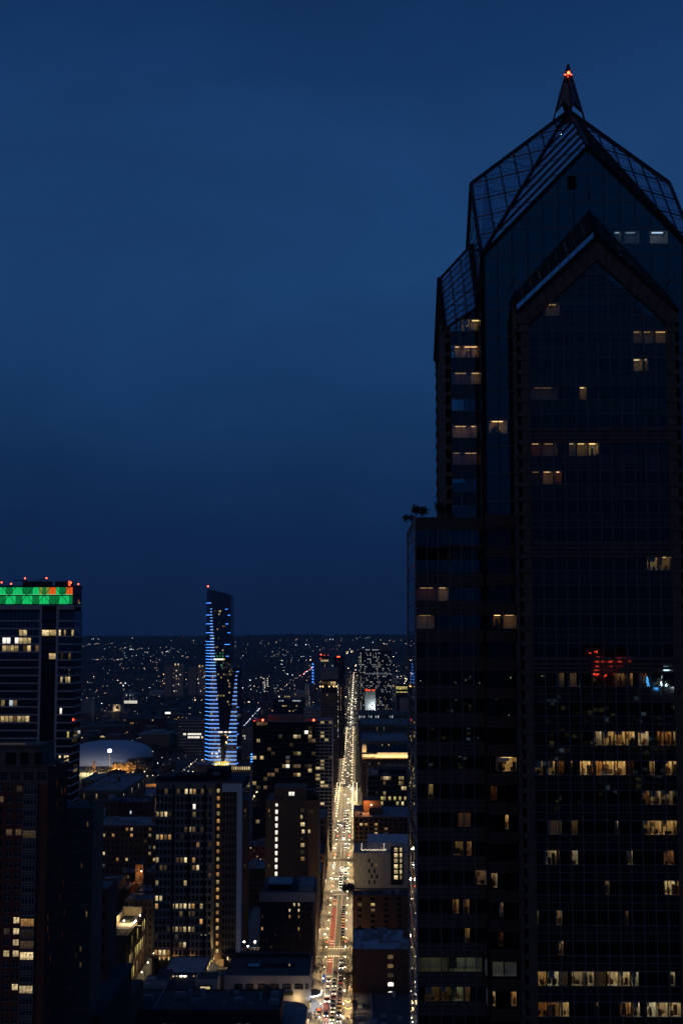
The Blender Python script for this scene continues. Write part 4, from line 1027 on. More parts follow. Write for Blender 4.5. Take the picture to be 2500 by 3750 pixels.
# stair slot: landings lit from inside
st = MB().box(xs0, xs1 + 1.4, Y + 2.6, Y + 3.0, 3, zt_); st.build('stair_wall', 'brown_wall', t)
for r in range(rows):
    z = zb_ + (zt_ - 1.5 - zb_) * (r + .5) / rows
    place('stair_window', quad_mesh(1.15, 1.7, 'orange' if r % 3 else 'warm', 'stair_window'), t, (xs0 + 1.35, Y + 2.4, z))
    MB().box(xs0 + .1, xs0 + 2.3, Y + 2.35, Y + 2.9, z - 1.25, z - 1.05).build('landing', 'concrete_dark', t)
MB().box(xs0 - .25, xs0 + .05, Y - .45, Y - .2, zb_ - 2.5, zb_ + 19).build('light_fin', 'void', t)
MB().box(xs0 - .9, xs0 - .4, Y - .9, Y - .5, zb_ - 2.2, zb_ - 1.7).build('uplight', 'yellow_lit', t)
sp_ = bpy.data.lights.new('uplight_beam', 'SPOT'); sp_.energy = 12000; sp_.spot_size = math.radians(20); sp_.spot_blend = .8; sp_.color = (1, .78, .30); sp_.shadow_soft_size = .15
o_ = place('uplight_beam', sp_, t, (xs0 - .62, Y - 1.3, zb_ - 1.6)); o_.rotation_euler = (math.radians(180 - 3), 0, 0)
LH = [(c_, r_, m_) for r_, l_ in ((2910, ((832, 'warm'), (848, 'warm'), (864, 'warm'))), (3061, ((830, 'warm_bright'), (847, 'dim'), (863, 'warm'))), (3173, ((829, 'warm_bright'), (814, 'dim'))), (3262, ((811, 'white'),)), (3033, ((864, 'dim'),)), (3118, ((864, 'orange'),)), (3230, ((862, 'dim'),)), (3255, ((862, 'orange'),)), (3005, ((864, 'dim'),))) for c_, m_ in l_]
facade(t, (xs1 + 1.4, Y + 3), (xe0 + .35, Y + 3), zb_, zt_ - 3, 5, rows, 'concrete_dark', wf=.55, hf=.6, sill=.18, rec=.3, lits=LH, cap=298)
MB().box(xs1 + 1.4, xe1 - .005, Y, Y + 3.0, zt_ - 3.6, zt_ + .6).build('head_wall', 'end_white', t)
MB().box(xe0, xe1, Y, Y + 45, 3, zt_ - 3.602).build('end_wall', 'end_white', t)
sg = MB()
for i in range(14): sg.box(xe1, xe1 + .12, Y + 4 + i * 2.9, Y + 6.4 + i * 2.9, 4, zt_ - 4)
sg.build('end_glazing', 'side_glass', t)
roofdeck(t, xl, xe1, Y, Y + 45, zt_ + .5, 'roof_dark', .5, pmat='concrete_dark')
MB().box(xw(650, 2870, Y + 12), xw(755, 2870, Y + 12), Y + 8, Y + 20, zt_, zt_ + 3.6).box(xw(762, 2850, Y + 16), xw(838, 2850, Y + 16), Y + 12, Y + 30, zt_, zt_ + 5.8).box(xw(572, 2870, Y + 12), xw(640, 2870, Y + 12), Y + 8, Y + 18, zt_, zt_ + 2.2).build('roof_house', 'void', t)
MB().box(xw(780, 2850, Y + 11.5), xw(805, 2850, Y + 11.5), Y + 11.6, Y + 12, zt_ + 3, zt_ + 4.6).build('hatch', 'metal_grey', t)
# ground arcade with wall sconces and canopy
zc_ = zb_ - .2
MB().box(xl - 2, xs0 - 1.2, Y - .2, Y + 1.5, zb_ - .9, zb_ - .02).box(xl - 1, xs0 - 2, Y + .6, Y + 1.5, 0, zb_ - .9).build('arcade', 'brown_wall', t)
for px in (585, 600, 618, 643, 673, 703, 734, 834, 851):
    p = at(px, 3509, Y - .4); s_ = MB().box(p.x - .28, p.x + .28, Y - .3, Y - .1, p.z - .9, p.z + .6).build('sconce', 'warm_bright', t)
    if px in (600, 643, 703, 834):
        l_ = bpy.data.lights.new('sconce_light', 'POINT'); l_.energy = 160; l_.color = (1, .55, .18); l_.shadow_soft_size = .3; place('sconce_light', l_, t, (p.x, Y - .9, p.z))
for px in (612, 636, 655, 668, 690, 712, 845): 
    p = at(px, 3517, Y + .5); place('lobby_window', quad_mesh(1.6, 2.0, R.choice(('warm', 'dim', 'orange')), 'lobby_window'), t, (p.x, Y + .5, zb_ - 2.2))
MB().box(xs0 - 5, xs0 + 9, Y - 4.2, Y - .3, zb_ - 5.1, zb_ - 4.7).build('canopy_slab', 'pale_stone', t)
for px in (757, 805):
    p = at(px, 3523, Y - .35); MB().box(p.x - 1.8, p.x + 1.8, Y - .35, Y - .2, zb_ - 4.4, zb_ - 1.2).build('entrance_panel', 'orange', t)
tr = thing('trellis_walkway', 'slanting ribbed glass-roofed walkway lit from below at the slab entrance', 'walkway', (xs0, Y - 20, 0))
fr_, rb_ = MB(), MB()
pa, pb_ = gnd(790, 3528, zb_ - 4.4), gnd(760, 3578, zb_ - 4.4)
for k in range(15):
    c = pa.lerp(pb_, k / 14); w = 2.5
    rb_.bar(c + Vector((-w, 0, 0)), c + Vector((0, 0, 1.2)), .22, .5).bar(c + Vector((0, 0, 1.2)), c + Vector((w, 0, 0)), .22, .5)
rb_.build('rib', 'metal_grey', tr); fr_.bar(pa + Vector((0, 0, 1.3)), pb_ + Vector((0, 0, 1.3)), .3, .3); fr_.build('ridge_beam', 'dark_metal', tr)
MB().box(min(pa.x, pb_.x) - 2.2, max(pa.x, pb_.x) + 2.2, pb_.y, pa.y, pa.z - 2.6, pa.z - 2.5).build('walk_floor', 'pavement', tr)
for k in (2, 7, 12):
    c = pa.lerp(pb_, k / 14); l_ = bpy.data.lights.new('walk_light', 'POINT'); l_.energy = 250; l_.color = (1, .82, .45); l_.shadow_soft_size = .3; place('walk_light', l_, tr, c + Vector((0, -1, 3.2)))

# --- dark glass block with red roof-edge lights, and its white gridded neighbour
Y = 975.0
t = thing('dark_glass_block', 'broad dark glass apartment block with glowing red lights on both roof corners', 'apartment building', (-105, Y, 0))
xl, xr = xw(925, 2800, Y), xw(1155, 2800, Y); zt_ = zw(1040, 2643, Y); fh = 15.3 / 4740 * Y * .99
rows = int((zt_ - 10) / fh)
LD = [(x, y, R.choice(('warm', 'dim', 'warm_bright', 'dim', 'warm'))) for x, y in ((940, 2656), (958, 2658), (970, 2658), (1086, 2705), (1098, 2705), (1130, 2708), (940, 2716), (990, 2750), (1085, 2752), (1100, 2752), (1145, 2752), (938, 2780), (958, 2780), (1047, 2797), (1045, 2812), (1085, 2812), (1096, 2812), (1135, 2812), (1140, 2826), (984, 2842), (1000, 2842), (1085, 2843), (1098, 2843), (935, 2870), (940, 2886), (970, 2888), (940, 3010), (1131, 2690))]
LD += [(1117, 2686, 'pink_lit'), (1128, 2686, 'white'), (1140, 2686, 'dim'), (1047, 2781, 'cool_dim'), (1052, 2812, 'white'), (945, 3146, 'cool'), (955, 3146, 'cool'), (950, 3165, 'cool')]
facade(t, (xl, Y), (xr, Y), zt_ - fh * rows, zt_, 17, rows, 'dark_metal', wf=.93, hf=.8, sill=.1, rec=.12, lits=LD, rnd=.02, rmats=('dim', 'vdim'), cap=285, pier=.0)
core(t, xl, xr, Y, Y + 26, 0, zt_, 'void'); roofdeck(t, xl, xr, Y, Y + 26, zt_, 'roof_dark', .5, pmat='metal_grey')
MB().box(xw(982, 2600, Y + 12), xw(1110, 2600, Y + 12), Y + 8, Y + 22, zt_, zw(1040, 2618, Y + 10)).build('plant_room', 'concrete_dark', t)
MB().box(xr - .1, xr + .02, Y + .3, Y + 25, 0, zt_ - .1).build('side_glazing', 'dark_pane', t)
for px, py, dx in ((932, 2643, 1), (962, 2637, 1), (1148, 2637, -1)):
    p = at(px, py, Y + 1); MB().ball(p, .75).build('red_light', 'red_lamp', t)
    MB().tube((p.x, p.y, zt_), p, .12, .08).build('mast', 'dark_metal', t)
    l_ = bpy.data.lights.new('red_lamp_light', 'POINT'); l_.energy = 200; l_.color = (1, .05, .02); l_.shadow_soft_size = .6; place('red_lamp_light', l_, t, (p.x, Y + 2.0, zt_ + 1.6))
for a, b_ in ((925, 968), (1112, 1155)): MB().box(xw(a, 2640, Y), xw(b_, 2640, Y), Y + 6, Y + 6.4, zt_, zt_ + 1.6).build('roof_screen', 'concrete_dark', t)
Y = 1000.0
t = thing('white_grid_block', 'slim white apartment block of stacked balconies beside the dark glass block', 'apartment building', (-25, Y, 0))
xl, xr = xw(1157, 2800, Y), xw(1218, 2800, Y); zt_ = zw(1190, 2640, Y); fh = 12.75 / 4740 * Y * .99; rows = int((zt_ - 6) / fh)
LW = [(x, y, R.choice(('warm', 'warm_bright'))) for x, y in ((1177, 2645), (1208, 2645), (1178, 2687), (1177, 2698), (1195, 2710), (1178, 2783), (1178, 2797), (1160, 2818), (1178, 2818), (1164, 2840), (1162, 2850), (1177, 2870), (1176, 2884), (1190, 2884), (1178, 2938))]
facade(t, (xl, Y), (xr, Y), zt_ - rows * fh, zt_, 4, rows, 'white_wall', wf=.86, hf=.68, sill=.26, rec=.6, lits=LW, cap=200, pier=.1, rnd=.03, rmats=('vdim', 'dim'))
core(t, xl, xr, Y, Y + 22, 0, zt_, 'void', ins=.8); roofdeck(t, xl, xr, Y, Y + 22, zt_, 'roof_grey', .8, pmat='white_wall', units=2)
MB().box(xr - .7, xr, Y + .1, Y + 22, 0, zt_ - .01).build('end_wall', 'end_white', t)

# --- brown block with the lit white stair windows
Y = 716.0
t = thing('brown_stair_block', 'tall plain brown block with one column of bright white stair windows', 'apartment building', (-45, Y, 0))
xl, xr = xw(972, 3100, Y), -20.6; zs1 = zw(1050, 2935, Y); zt_ = zw(1080, 2888, Y)
MB().box(xl, xr, Y, Y + 34, 0, zs1).build('wall', 'brown_wall', t)
MB().box(xw(1004, 2900, Y + 4), xw(1120, 2900, Y + 4), Y + 3, Y + 26, zs1, zt_).build('upper_storeys', 'brown_wall', t)
roofdeck(t, xl, xr, Y, Y + 34, zs1 + .02, 'roof_grey', .5, pmat='brown_wall')
y = 2948.0; i = 0
while y < 3280:
    p = at(1013 - i * .2, y, Y); h = 1.5 if i == 0 else 2.15
    w_ = place('stair_window', quad_mesh(1.25, h, 'white', 'stair_window'), t, (p.x, Y - .12, p.z)); MB().box(p.x - .75, p.x + .75, Y - .2, Y - .02, p.z - h / 2 - .16, p.z - h / 2 - .02).build('sill', 'concrete_dark', t)
    y += 25.2; i += 1
for px, py, m, w in ((1062, 2907, 'white', 1.3), (1073, 2907, 'white', 1.3), (1104, 2992, 'warm', 1), (1108, 3019, 'warm_bright', 2.2), (1110, 3045, 'warm_bright', 1.5), (1132, 3045, 'warm', 1.1), (1108, 3095, 'warm', 2), (1108, 3145, 'orange', 2), (985, 2969, 'orange', .5), (1131, 3244, 'cool_dim', 1), (1144, 3247, 'dim', 1.1), (1107, 2968, 'vdim', 2), (1130, 2972, 'vdim', 1), (1143, 2972, 'vdim', 1), (1105, 3073, 'vdim', 2), (1107, 3120, 'vdim', 2), (987, 2990, 'vdim', 1.2), (985, 3172, 'vdim', 1.2)):
    Yw = Y + 2.9 if py < 2930 else Y
    p = at(px, py, Yw); place('window', quad_mesh(w, 2.0, m, 'window'), t, (p.x, Yw - .1, p.z)); MB().box(p.x - w / 2 - .1, p.x + w / 2 + .1, Yw - .18, Yw - .02, p.z - 1.16, p.z - 1.02).build('sill', 'concrete_dark', t)
for px, py, w, h in ((1138, 2905, 5, 7), (1155, 2925, 4, 4)):
    p = at(px, py, Y + 6); MB().box(p.x - w / 2, p.x + w / 2, Y + 4, Y + 12, zs1, p.z + 2).build('roof_house', 'dark_metal', t)
# --- red brick block with pale parapet in front of it
Y = 655.0
t = thing('parapet_brick_block', 'mid-height red brick block with a pale stone parapet and snowy blue roofs', 'apartment building', (-45, Y, 0))
xl, xr = xw(952, 3300, Y), -20.6; zt_ = zw(1050, 3270, Y)
L7 = [(x, y, R.choice(('warm_bright', 'orange'))) for x, y in ((1069, 3311), (1091, 3307), (1091, 3337), (1091, 3365), (1091, 3392), (966, 3393), (1063, 3505), (1068, 3337), (1066, 3366))]
facade(t, (xl, Y), (xr, Y), 0, zt_ - 4.2, 12, 11, 'brick_dark', wf=.3, hf=.52, rec=.22, lits=L7, cap=150, rnd=.03, rmats=('vdim',))
core(t, xl, xr, Y, Y + 46, 0, zt_ - .3, 'brick_red')
MB().box(xl - .3, xr + .2, Y - .3, Y + .5, zt_ - 4.2, zt_ + .2).build('parapet', 'pale_stone', t)
MB().box(xl + 13, xr + .1, Y - .15, Y - .02, zt_ - 20, zt_ - 19.8).box(xl + 13, xr + .1, Y - .15, Y - .02, zt_ - 9.2, zt_ - 9.0).box(xr - 1.0, xr + .12, Y - .16, Y - .03, 0, zt_ - 4.2).build('stone_course', 'concrete_dark', t)
roofdeck(t, xl, xr, Y, Y + 46, zt_ - 1.4, 'roof_blue', 0)
MB().box(xw(984, 3260, Y + 14), xw(1066, 3260, Y + 14), Y + 9, Y + 26, zt_ - 1.4, zt_ + 2.4).build('roof_house', 'void', t)
MB().box(xw(984, 3260, Y + 14) - .3, xw(1066, 3260, Y + 14) + .4, Y + 8.7, Y + 26.2, zt_ + 2.4, zt_ + 2.8).build('roof_slab', 'roof_pale', t)
MB().box(xw(1096, 3255, Y + 10), xr - 1, Y + 6, Y + 30, zt_ - 1.4, zt_ + 2.0).build('roof_house', 'pale_stone', t); MB().box(xw(1096, 3255, Y + 10) - .2, xr - .8, Y + 5.8, Y + 30.2, zt_ + 2.0, zt_ + 2.3).build('roof_slab', 'roof_blue', t)
facade(t, (xr, Y + .6), (xr, Y + 46), 0, zt_ - 4.2, 10, 11, 'brick_dark', wf=.4, hf=.5, rec=.2, cap=230, rnd=.12, rmats=('dim', 'warm'), seed=5)
# small roofs on the avenue's near left side, between blocks
for nm, lb, y0, y1, z1, xa_, xb_, wm, rm in (
    ('corner_shop', 'small shop with a bright blue roof below the brown stair block', 800, 834, zw(1180, 3180, 815), -33, -20.6, 'brick_brown', 'roof_blue'),
    ('narrow_townhouse', 'narrow dark townhouse behind the brown stair block on the avenue', 853, 900, 22, -38, -20.6, 'brick_dark', 'roof_dark'),
    ('dark_loft_block', 'dark loft block with a lit orange window below the white gridded block', 902, 953, 38, -50, -20.6, 'brick_dark', 'roof_grey'),
    ('stone_bank', 'low pale stone block on the avenue under the white gridded block', 972, 999, 20, -40, -20.6, 'pale_stone', 'roof_grey')):
    t = thing(nm, lb, 'building', ((xa_ + xb_) / 2, y0, 0))
    facade(t, (xa_, y0), (xb_, y0), 0, z1, 4, max(2, int(z1 / 3.6)), wm, wf=.4, hf=.5, rnd=.08, rmats=('warm', 'dim'), cap=60, seed=int(y0))
    facade(t, (xb_, y0), (xb_, y1), 0, z1, max(3, int((y1 - y0) / 5)), max(2, int(z1 / 3.6)), wm, wf=.5, hf=.55, rnd=.22, rmats=('warm', 'dim', 'white'), cap=120, seed=int(y0) + 1)
    core(t, xa_, xb_, y0, y1, 0, z1, 'void'); roofdeck(t, xa_, xb_, y0, y1, z1, rm, .6, pmat=wm, units=2, seed=int(y0))
# --- theatre-like hall with white wall, and the low roofs at the bottom of the photo
Y = 585.0
t = thing('white_hall', 'long low hall with a white upper wall of arched windows and a dark flat roof', 'hall', (-45, Y, 0))
xl, xr = xw(822, 3600, Y), -20.6; zt_ = zw(1000, 3573, Y); zb_ = zw(1000, 3641, Y)
MB().box(xl, xr, Y, Y + 38, 0, zt_).build('wall', 'white_wall', t); roofdeck(t, xl, xr, Y, Y + 38, zt_, 'roof_dark', 0)
MB().box(xw(905, 3550, Y + 20), xw(1078, 3550, Y + 20), Y + 14, Y + 19, zt_ + .02, zt_ + .5).build('skylight', 'blue_glass', t)
MB().box(xw(812, 3540, Y + 26), xw(1130, 3540, Y + 26), Y + 33, Y + 37.5, zt_, zt_ + 1.6).build('roof_step', 'dark_metal', t)
for px, w in ((873, 32), (914, 30), (961, 34), (1005, 34), (1050, 33), (1094, 32), (1124, 13)):
    p = at(px, 3612, Y); ww = w / 4740 * Y * .95
    g = MB(); n_ = 7
    pts = [(p.x - ww / 2, p.z - 1.3), (p.x + ww / 2, p.z - 1.3)] + [(p.x + ww / 2 * math.cos(math.pi * k / n_), p.z + .75 + .45 * math.sin(math.pi * k / n_)) for k in range(n_ + 1)]
    g.poly([(a, Y - .06, z) for a, z in pts]); wn = g.build('arched_window', 'dark_pane', t)
    f = MB()
    for k in range(5): f.box(p.x - ww / 2 + ww * k / 4 - .07, p.x - ww / 2 + ww * k / 4 + .07, Y - .16, Y - .07, p.z - 1.3, p.z + .8)
    f.box(p.x - ww / 2, p.x + ww / 2, Y - .14, Y - .08, p.z + .2, p.z + .32); f.build('frame', 'metal_grey', wn)
MB().box(xw(893, 3635, Y), xw(1073, 3635, Y), Y - .9, Y - .1, zb_ - .3, zb_ + 1.1).build('terrace_rail', 'leaf_dark', t)
rl = MB().box(xw(893, 3636, Y), xw(1073, 3636, Y), Y - 1.0, Y - .9, zb_ + .05, zb_ + .14); rl.build('light_line', 'dim', t)
MB().box(xr, xr + .25, Y, Y + .5, 0, zt_ + 1).build('corner_post', 'white_wall', t)
MB().box(xl - 3.5, xl - .01, Y - 1, Y + 10, 0, zt_).build('stair_tower', 'concrete_dark', t)
for k in range(3): 
    p = at(805, 3585 + k * 17, Y - 1); place('slit_window', quad_mesh(.7, 1.5, 'dark_pane', 'slit_window'), t, (p.x, Y - 1.06, p.z))
Y = 566.0
t = thing('curved_corner_shop', 'low cream building with a curved corner and golden-lit base on the avenue', 'shop building', (-40, Y, 0))
zt_ = 5.2; pl_ = [(-62, Y - 20), (-26.5, Y - 20)]
arc = [(-26.5 + 5.9 * math.sin(a), Y + 5.9 - 5.9 * math.cos(a) - 9) for a in [math.pi / 2 * i / 8 for i in range(9)]]
poly = [(-62, Y - 40), (-20.6, Y - 40), (-20.6, Y + 9), (-26, Y + 14), (-62, Y + 14)]
MB().prism([(-62, Y - 40), (-20.6, Y - 40), (-20.6, Y + 4), (-22.2, Y + 9), (-26, Y + 12.5), (-33, Y + 14), (-62, Y + 14)], 0, zt_ - 1.0).build('wall', 'cream_wall', t)
MB().prism([(-62, Y - 40), (-20.9, Y - 40), (-20.9, Y + 3.8), (-22.5, Y + 8.8), (-26.2, Y + 12.2), (-33, Y + 13.7), (-62, Y + 13.7)], zt_ - .99, zt_).build('roof', 'roof_blue', t)
MB().box(-62, -36, Y - 12, Y + 10, zt_, zt_ + 3.2).build('roof_step', 'roof_dark', t)
for k in range(4):
    MB().box(-20.56, -20.5, Y - 36 + k * 9, Y - 30 + k * 9, .4, 3.4).build('shop_window', 'orange', t)
    l_ = bpy.data.lights.new('shop_light', 'POINT'); l_.energy = 500; l_.color = (1, .62, .22); l_.shadow_soft_size = .4; place('shop_light', l_, t, (-19.4, Y - 33 + k * 10, 3.2))
l_ = bpy.data.lights.new('wash_light', 'POINT'); l_.energy = 700; l_.color = (1, .66, .28); l_.shadow_soft_size = .3; place('wash_light', l_, t, (-26, Y + 16.5, 4.6))
l_ = bpy.data.lights.new('wash_light', 'POINT'); l_.energy = 500; l_.color = (1, .60, .26); l_.shadow_soft_size = .3; place('wash_light', l_, t, (-42, Y + 16.5, 4.6))
# roofs at the foot of the photo
t = thing('long_roof_block', 'long dark flat-roofed block along the bottom edge with small yellow windows', 'building', (-70, 520, 0))
z1 = zw(700, 3703, 526)
facade(t, (-110, 526), (-30, 526), 0, z1, 22, 4, 'brick_dark', wf=.4, hf=.5, rec=.2, lits=[(610, 3742, 'dim'), (637, 3742, 'dim'), (885, 3744, 'warm'), (912, 3744, 'warm'), (990, 3746, 'warm'), (800, 3746, 'dim')], cap=120)
core(t, -110, -30, 526, 556, 0, z1, 'void'); roofdeck(t, -110, -30, 526, 556, z1, 'roof_dark', .5, pmat='brick_dark', units=9, seed=3)
t = thing('square_window_house', 'pale stucco house with one big square amber-lit window', 'house', (-66, 574, 0))
Y = 574.0; xl, xr = xw(714, 3640, Y), xw(797, 3640, Y); z1 = zw(755, 3590, Y)
MB().box(xl, xr, Y, Y + 14, 0, z1).build('wall', 'pale_stone', t); roofdeck(t, xl, xr, Y, Y + 14, z1, 'roof_dark', .3, pmat='pale_stone')
p = at(752, 3625, Y); w_ = place('window', quad_mesh(34 / 4740 * Y, 24 / 4740 * Y, 'warm_bright', 'window'), t, (p.x, Y - .2, p.z))
f = MB().box(p.x - 2.7, p.x + 2.7, Y - .5, Y - .05, p.z + 1.5, p.z + 2.1).box(p.x - 2.7, p.x - 2.1, Y - .5, Y - .05, p.z - 2, p.z + 1.5).box(p.x + 2.1, p.x + 2.7, Y - .5, Y - .05, p.z - 2, p.z + 1.5); f.build('frame', 'dark_metal', w_)
for i, (a0, a1, yt, yb, lb, wm) in enumerate(((612, 708, 3632, 3672, 'row house with dark mansard roof and four small windows', 'cream_wall'), (565, 612, 3622, 3672, 'narrow cream row house with one wide dark window', 'cream_wall'))):
    Y = 570.0 - i * 3; t = thing('row_house', lb, 'house', (xw((a0 + a1) / 2, yt, Y), Y, 0)); xl, xr = xw(a0, yt, Y), xw(a1, yt, Y); z1 = zw(a0, yt, Y)
    facade(t, (xl, Y), (xr, Y), 0, z1, 4 if i == 0 else 1, 2, wm, wf=.35 if i == 0 else .55, hf=.5, rec=.2, cap=20)
    MB().box(xl + .4, xr - .4, Y + .5, Y + 16, 0, z1).build('core', 'void', t)
    MB().prism([(xl - .3, Y - .3), (xr + .3, Y - .3), (xr + .3, Y + 16), (xl - .3, Y + 16)], z1, z1 + 3, z1f=lambda x, y, z1=z1, Y=Y: z1 + (1.0 if y < Y else 4.2)).build('roof', 'roof_dark', t)
t = thing('flat_grey_roof_shed', 'broad flat grey roof with a row of white lamps along its edge', 'building', (-85, 596, 0))
z1 = zw(640, 3575, 582); MB().box(xw(592, 3575, 582), xw(742, 3575, 582), 582, 616, 0, z1).build('wall', 'concrete_dark', t); roofdeck(t, xw(592, 3575, 582), xw(742, 3575, 582), 582, 616, z1, 'roof_pale', .3, pmat='roof_dark')
for px in (636, 648, 663, 677, 710, 722, 735): 
    p = at(px, 3575, 581.7); MB().box(p.x - .5, p.x + .5, 581.6, 581.9, p.z - .25, p.z + .2).build('wall_lamp', 'bulb', t) if px % 2 else MB().ball(p, .3).build('wall_lamp', 'warm_bright', t)
t = thing('dark_gable_block', 'big dark roofs at the lower corner in front of the red brick tower', 'building', (-95, 470, 0))
z1 = zw(250, 3620, 470)
MB().box(-130, xw(430, 3640, 470), 440, 500, 0, z1 - 1).build('wall', 'brick_dark', t)
MB().prism([(-128, 440), (xw(430, 3640, 470), 440), (xw(430, 3640, 470), 500), (-112, 500)], z1 - 1, z1, z1f=lambda x, y: z1 + (.0 if y < 460 else 1.5)).build('roof', 'roof_dark', t)
for a0, a1, yy, zz in ((300, 318, 452, 2.4), (330, 352, 450, 1.8)): MB().box(xw(a0, 3690, yy), xw(a1, 3690, yy), yy, yy + 4, z1, z1 + zz).build('roof_unit', 'metal_grey', t)
p = at(284, 3670, 466); MB().ball((p.x, p.y, z1 + 1.2), .16).build('red_light', 'red_lamp', t); MB().tube((p.x, p.y, z1), (p.x, p.y, z1 + 1.1), .05, .05).build('mast', 'dark_metal', t)
t = thing('brown_gable_end', 'brown brick wall slanting down the bottom edge beside dark roofs', 'building', (-75, 500, 0))
MB().box(xw(360, 3700, 505), xw(470, 3700, 505), 505, 540, 0, zw(400, 3680, 505)).build('wall', 'brick_brown', t); roofdeck(t, xw(360, 3700, 505), xw(470, 3700, 505), 505, 540, zw(400, 3680, 505), 'roof_dark', .4, pmat='brick_brown', units=2)
t = thing('small_shed_roof', 'small bluish roof with a lit doorway right of the slanting brown wall', 'building', (-85, 560, 0))
MB().box(xw(515, 3660, 560), xw(600, 3660, 560), 556, 580, 0, zw(540, 3628, 556)).build('wall', 'cream_wall', t); roofdeck(t, xw(515, 3660, 560), xw(600, 3660, 560), 556, 580, zw(540, 3628, 556), 'roof_grey', .4, pmat='concrete_dark', units=2)
p = at(555, 3655, 556); place('doorway', quad_mesh(1.2, 3.6, 'dim', 'doorway'), t, (p.x, 555.93, p.z))

# --- brick warehouse with the lit roof garden and a narrow lit street
Y = 616.0
t = thing('warehouse', 'brown brick warehouse with a lamplit roof terrace and tall windows on its street side', 'warehouse', (-85, Y, 0))
xl, xr = xw(388, 3500, Y), -106.0; z1 = zw(488, 3430, Y); ye = 666.0
MB().box(xl, xr - .6, Y, ye, 0, z1 - .4).build('wall', 'brick_brown', t); roofdeck(t, xl, xr, Y, ye, z1, 'roof_dark', .5, pmat='brick_brown')
gd = MB()
for x_ in (.25, .5, .75): gd.box(xl + (xr - xl) * x_, xl + (xr - xl) * x_ + .2, Y + 2, Y + 11, z1 + .02, z1 + .3)
gd.build('roof_seam', 'metal_grey', t)
facade(t, (xr + .02, Y + 4), (xr + .02, ye), 0, z1 - 1, 9, 3, 'brick_brown', wf=.55, hf=.66, sill=.2, rec=.12, lits=[(494, 3480, 'yellow_lit'), (500, 3475, 'yellow_lit'), (506, 3468, 'yellow_lit'), (514, 3460, 'yellow_lit'), (520, 3450, 'warm'), (545, 3410, 'warm'), (555, 3390, 'yellow_lit'), (492, 3535, 'warm'), (512, 3510, 'dim')], rnd=.5, rmats=('dim', 'warm', 'yellow_lit'), cap=60)
MB().box(xl + 1, xr - 2, Y + 14, ye - 9.5, z1, z1 + .25).build('terrace_deck', 'roof_pale', t)
ww_ = MB().box(xl, xr - 1, ye - 6, ye - 5, z1, z1 + 4.5).box(xl, xl + .6, Y + 18, ye - 6, z1, z1 + 4.0); ww_.build('terrace_wall', 'cream_wall', t)
MB().box(xl + 4, xr - 4, ye - 22, ye - 12, z1 + .25, z1 + 1.3).build('planting_bed', 'leaf_dark', t)
for px, py in ((416, 3372), (420, 3378), (455, 3372), (513, 3372), (526, 3372), (522, 3380), (530, 3375), (540, 3352)):
    p = gnd(px, py, z1 + 1.6); p.x = min(p.x, xr - .8); p.y = max(Y + 15, min(p.y, ye - 7))
    MB().ball(p, .32).build('terrace_lamp', 'bulb', t); MB().tube((p.x, p.y, z1), (p.x, p.y, p.z - .2), .06, .06).build('lamp_post', 'dark_metal', t)
    if px in (416, 455, 513, 530):
        l_ = bpy.data.lights.new('terrace_light', 'POINT'); l_.energy = 1500; l_.color = (1, .68, .28); l_.shadow_soft_size = .4; place('terrace_light', l_, t, p + Vector((0, -1.2, .9)))
for px, py, m in ((427, 3392, 'bulb_white'), (506, 3388, 'orange')):
    p = gnd(px, py, z1 + .6); MB().box(p.x - 1.6, p.x + 1.6, p.y - .2, p.y + .3, z1 + .3, z1 + .5).build('strip_lamp', 'warm_bright', t)
sl_ = structure(MB().box(xr + .6, xr + 7.4, 480, 880, -.3, .012), 'side_street', 'pavement')
for k, yy in enumerate((622, 640, 658, 676, 700, 760)):
    l_ = bpy.data.lights.new('lane_light', 'POINT'); l_.energy = 650 if k < 4 else 400; l_.color = (1, .72, .34); l_.shadow_soft_size = .3
    lt = thing('wall_lantern', 'warm lantern lighting the narrow side street beside the warehouse', 'lantern', (xr + 7.2, yy, 0), 'lanterns on the narrow side street')
    place('lantern_light', l_, lt, (xr + 5.6, yy, 6)); MB().tube((xr + 7.2, yy, 0), (xr + 7.2, yy, 6.2), .1, .08).build('pole', 'dark_metal', lt); MB().bar((xr + 7.2, yy, 6.2), (xr + 5.9, yy, 6.4), .1, .1).build('arm', 'dark_metal', lt); MB().ball((xr + 5.7, yy, 6.35), .22).build('lamp', 'bulb', lt)
t = thing('street_lamp', 'tall sodium lamp on a pole above the warehouse terrace', 'street lamp', gnd(419, 3345, 0))
p = at(419, 3345, 700); p2 = at(427, 3320, 700); MB().tube((p.x, 700, 0), (p.x, 700, p2.z + .6), .14, .1).build('pole', 'metal_grey', t); MB().bar((p.x, 700, p2.z + .6), p2 + Vector((0, 0, .2)), .12, .12).build('arm', 'metal_grey', t); MB().ball(p2, .45).build('lamp', 'warm_bright', t)
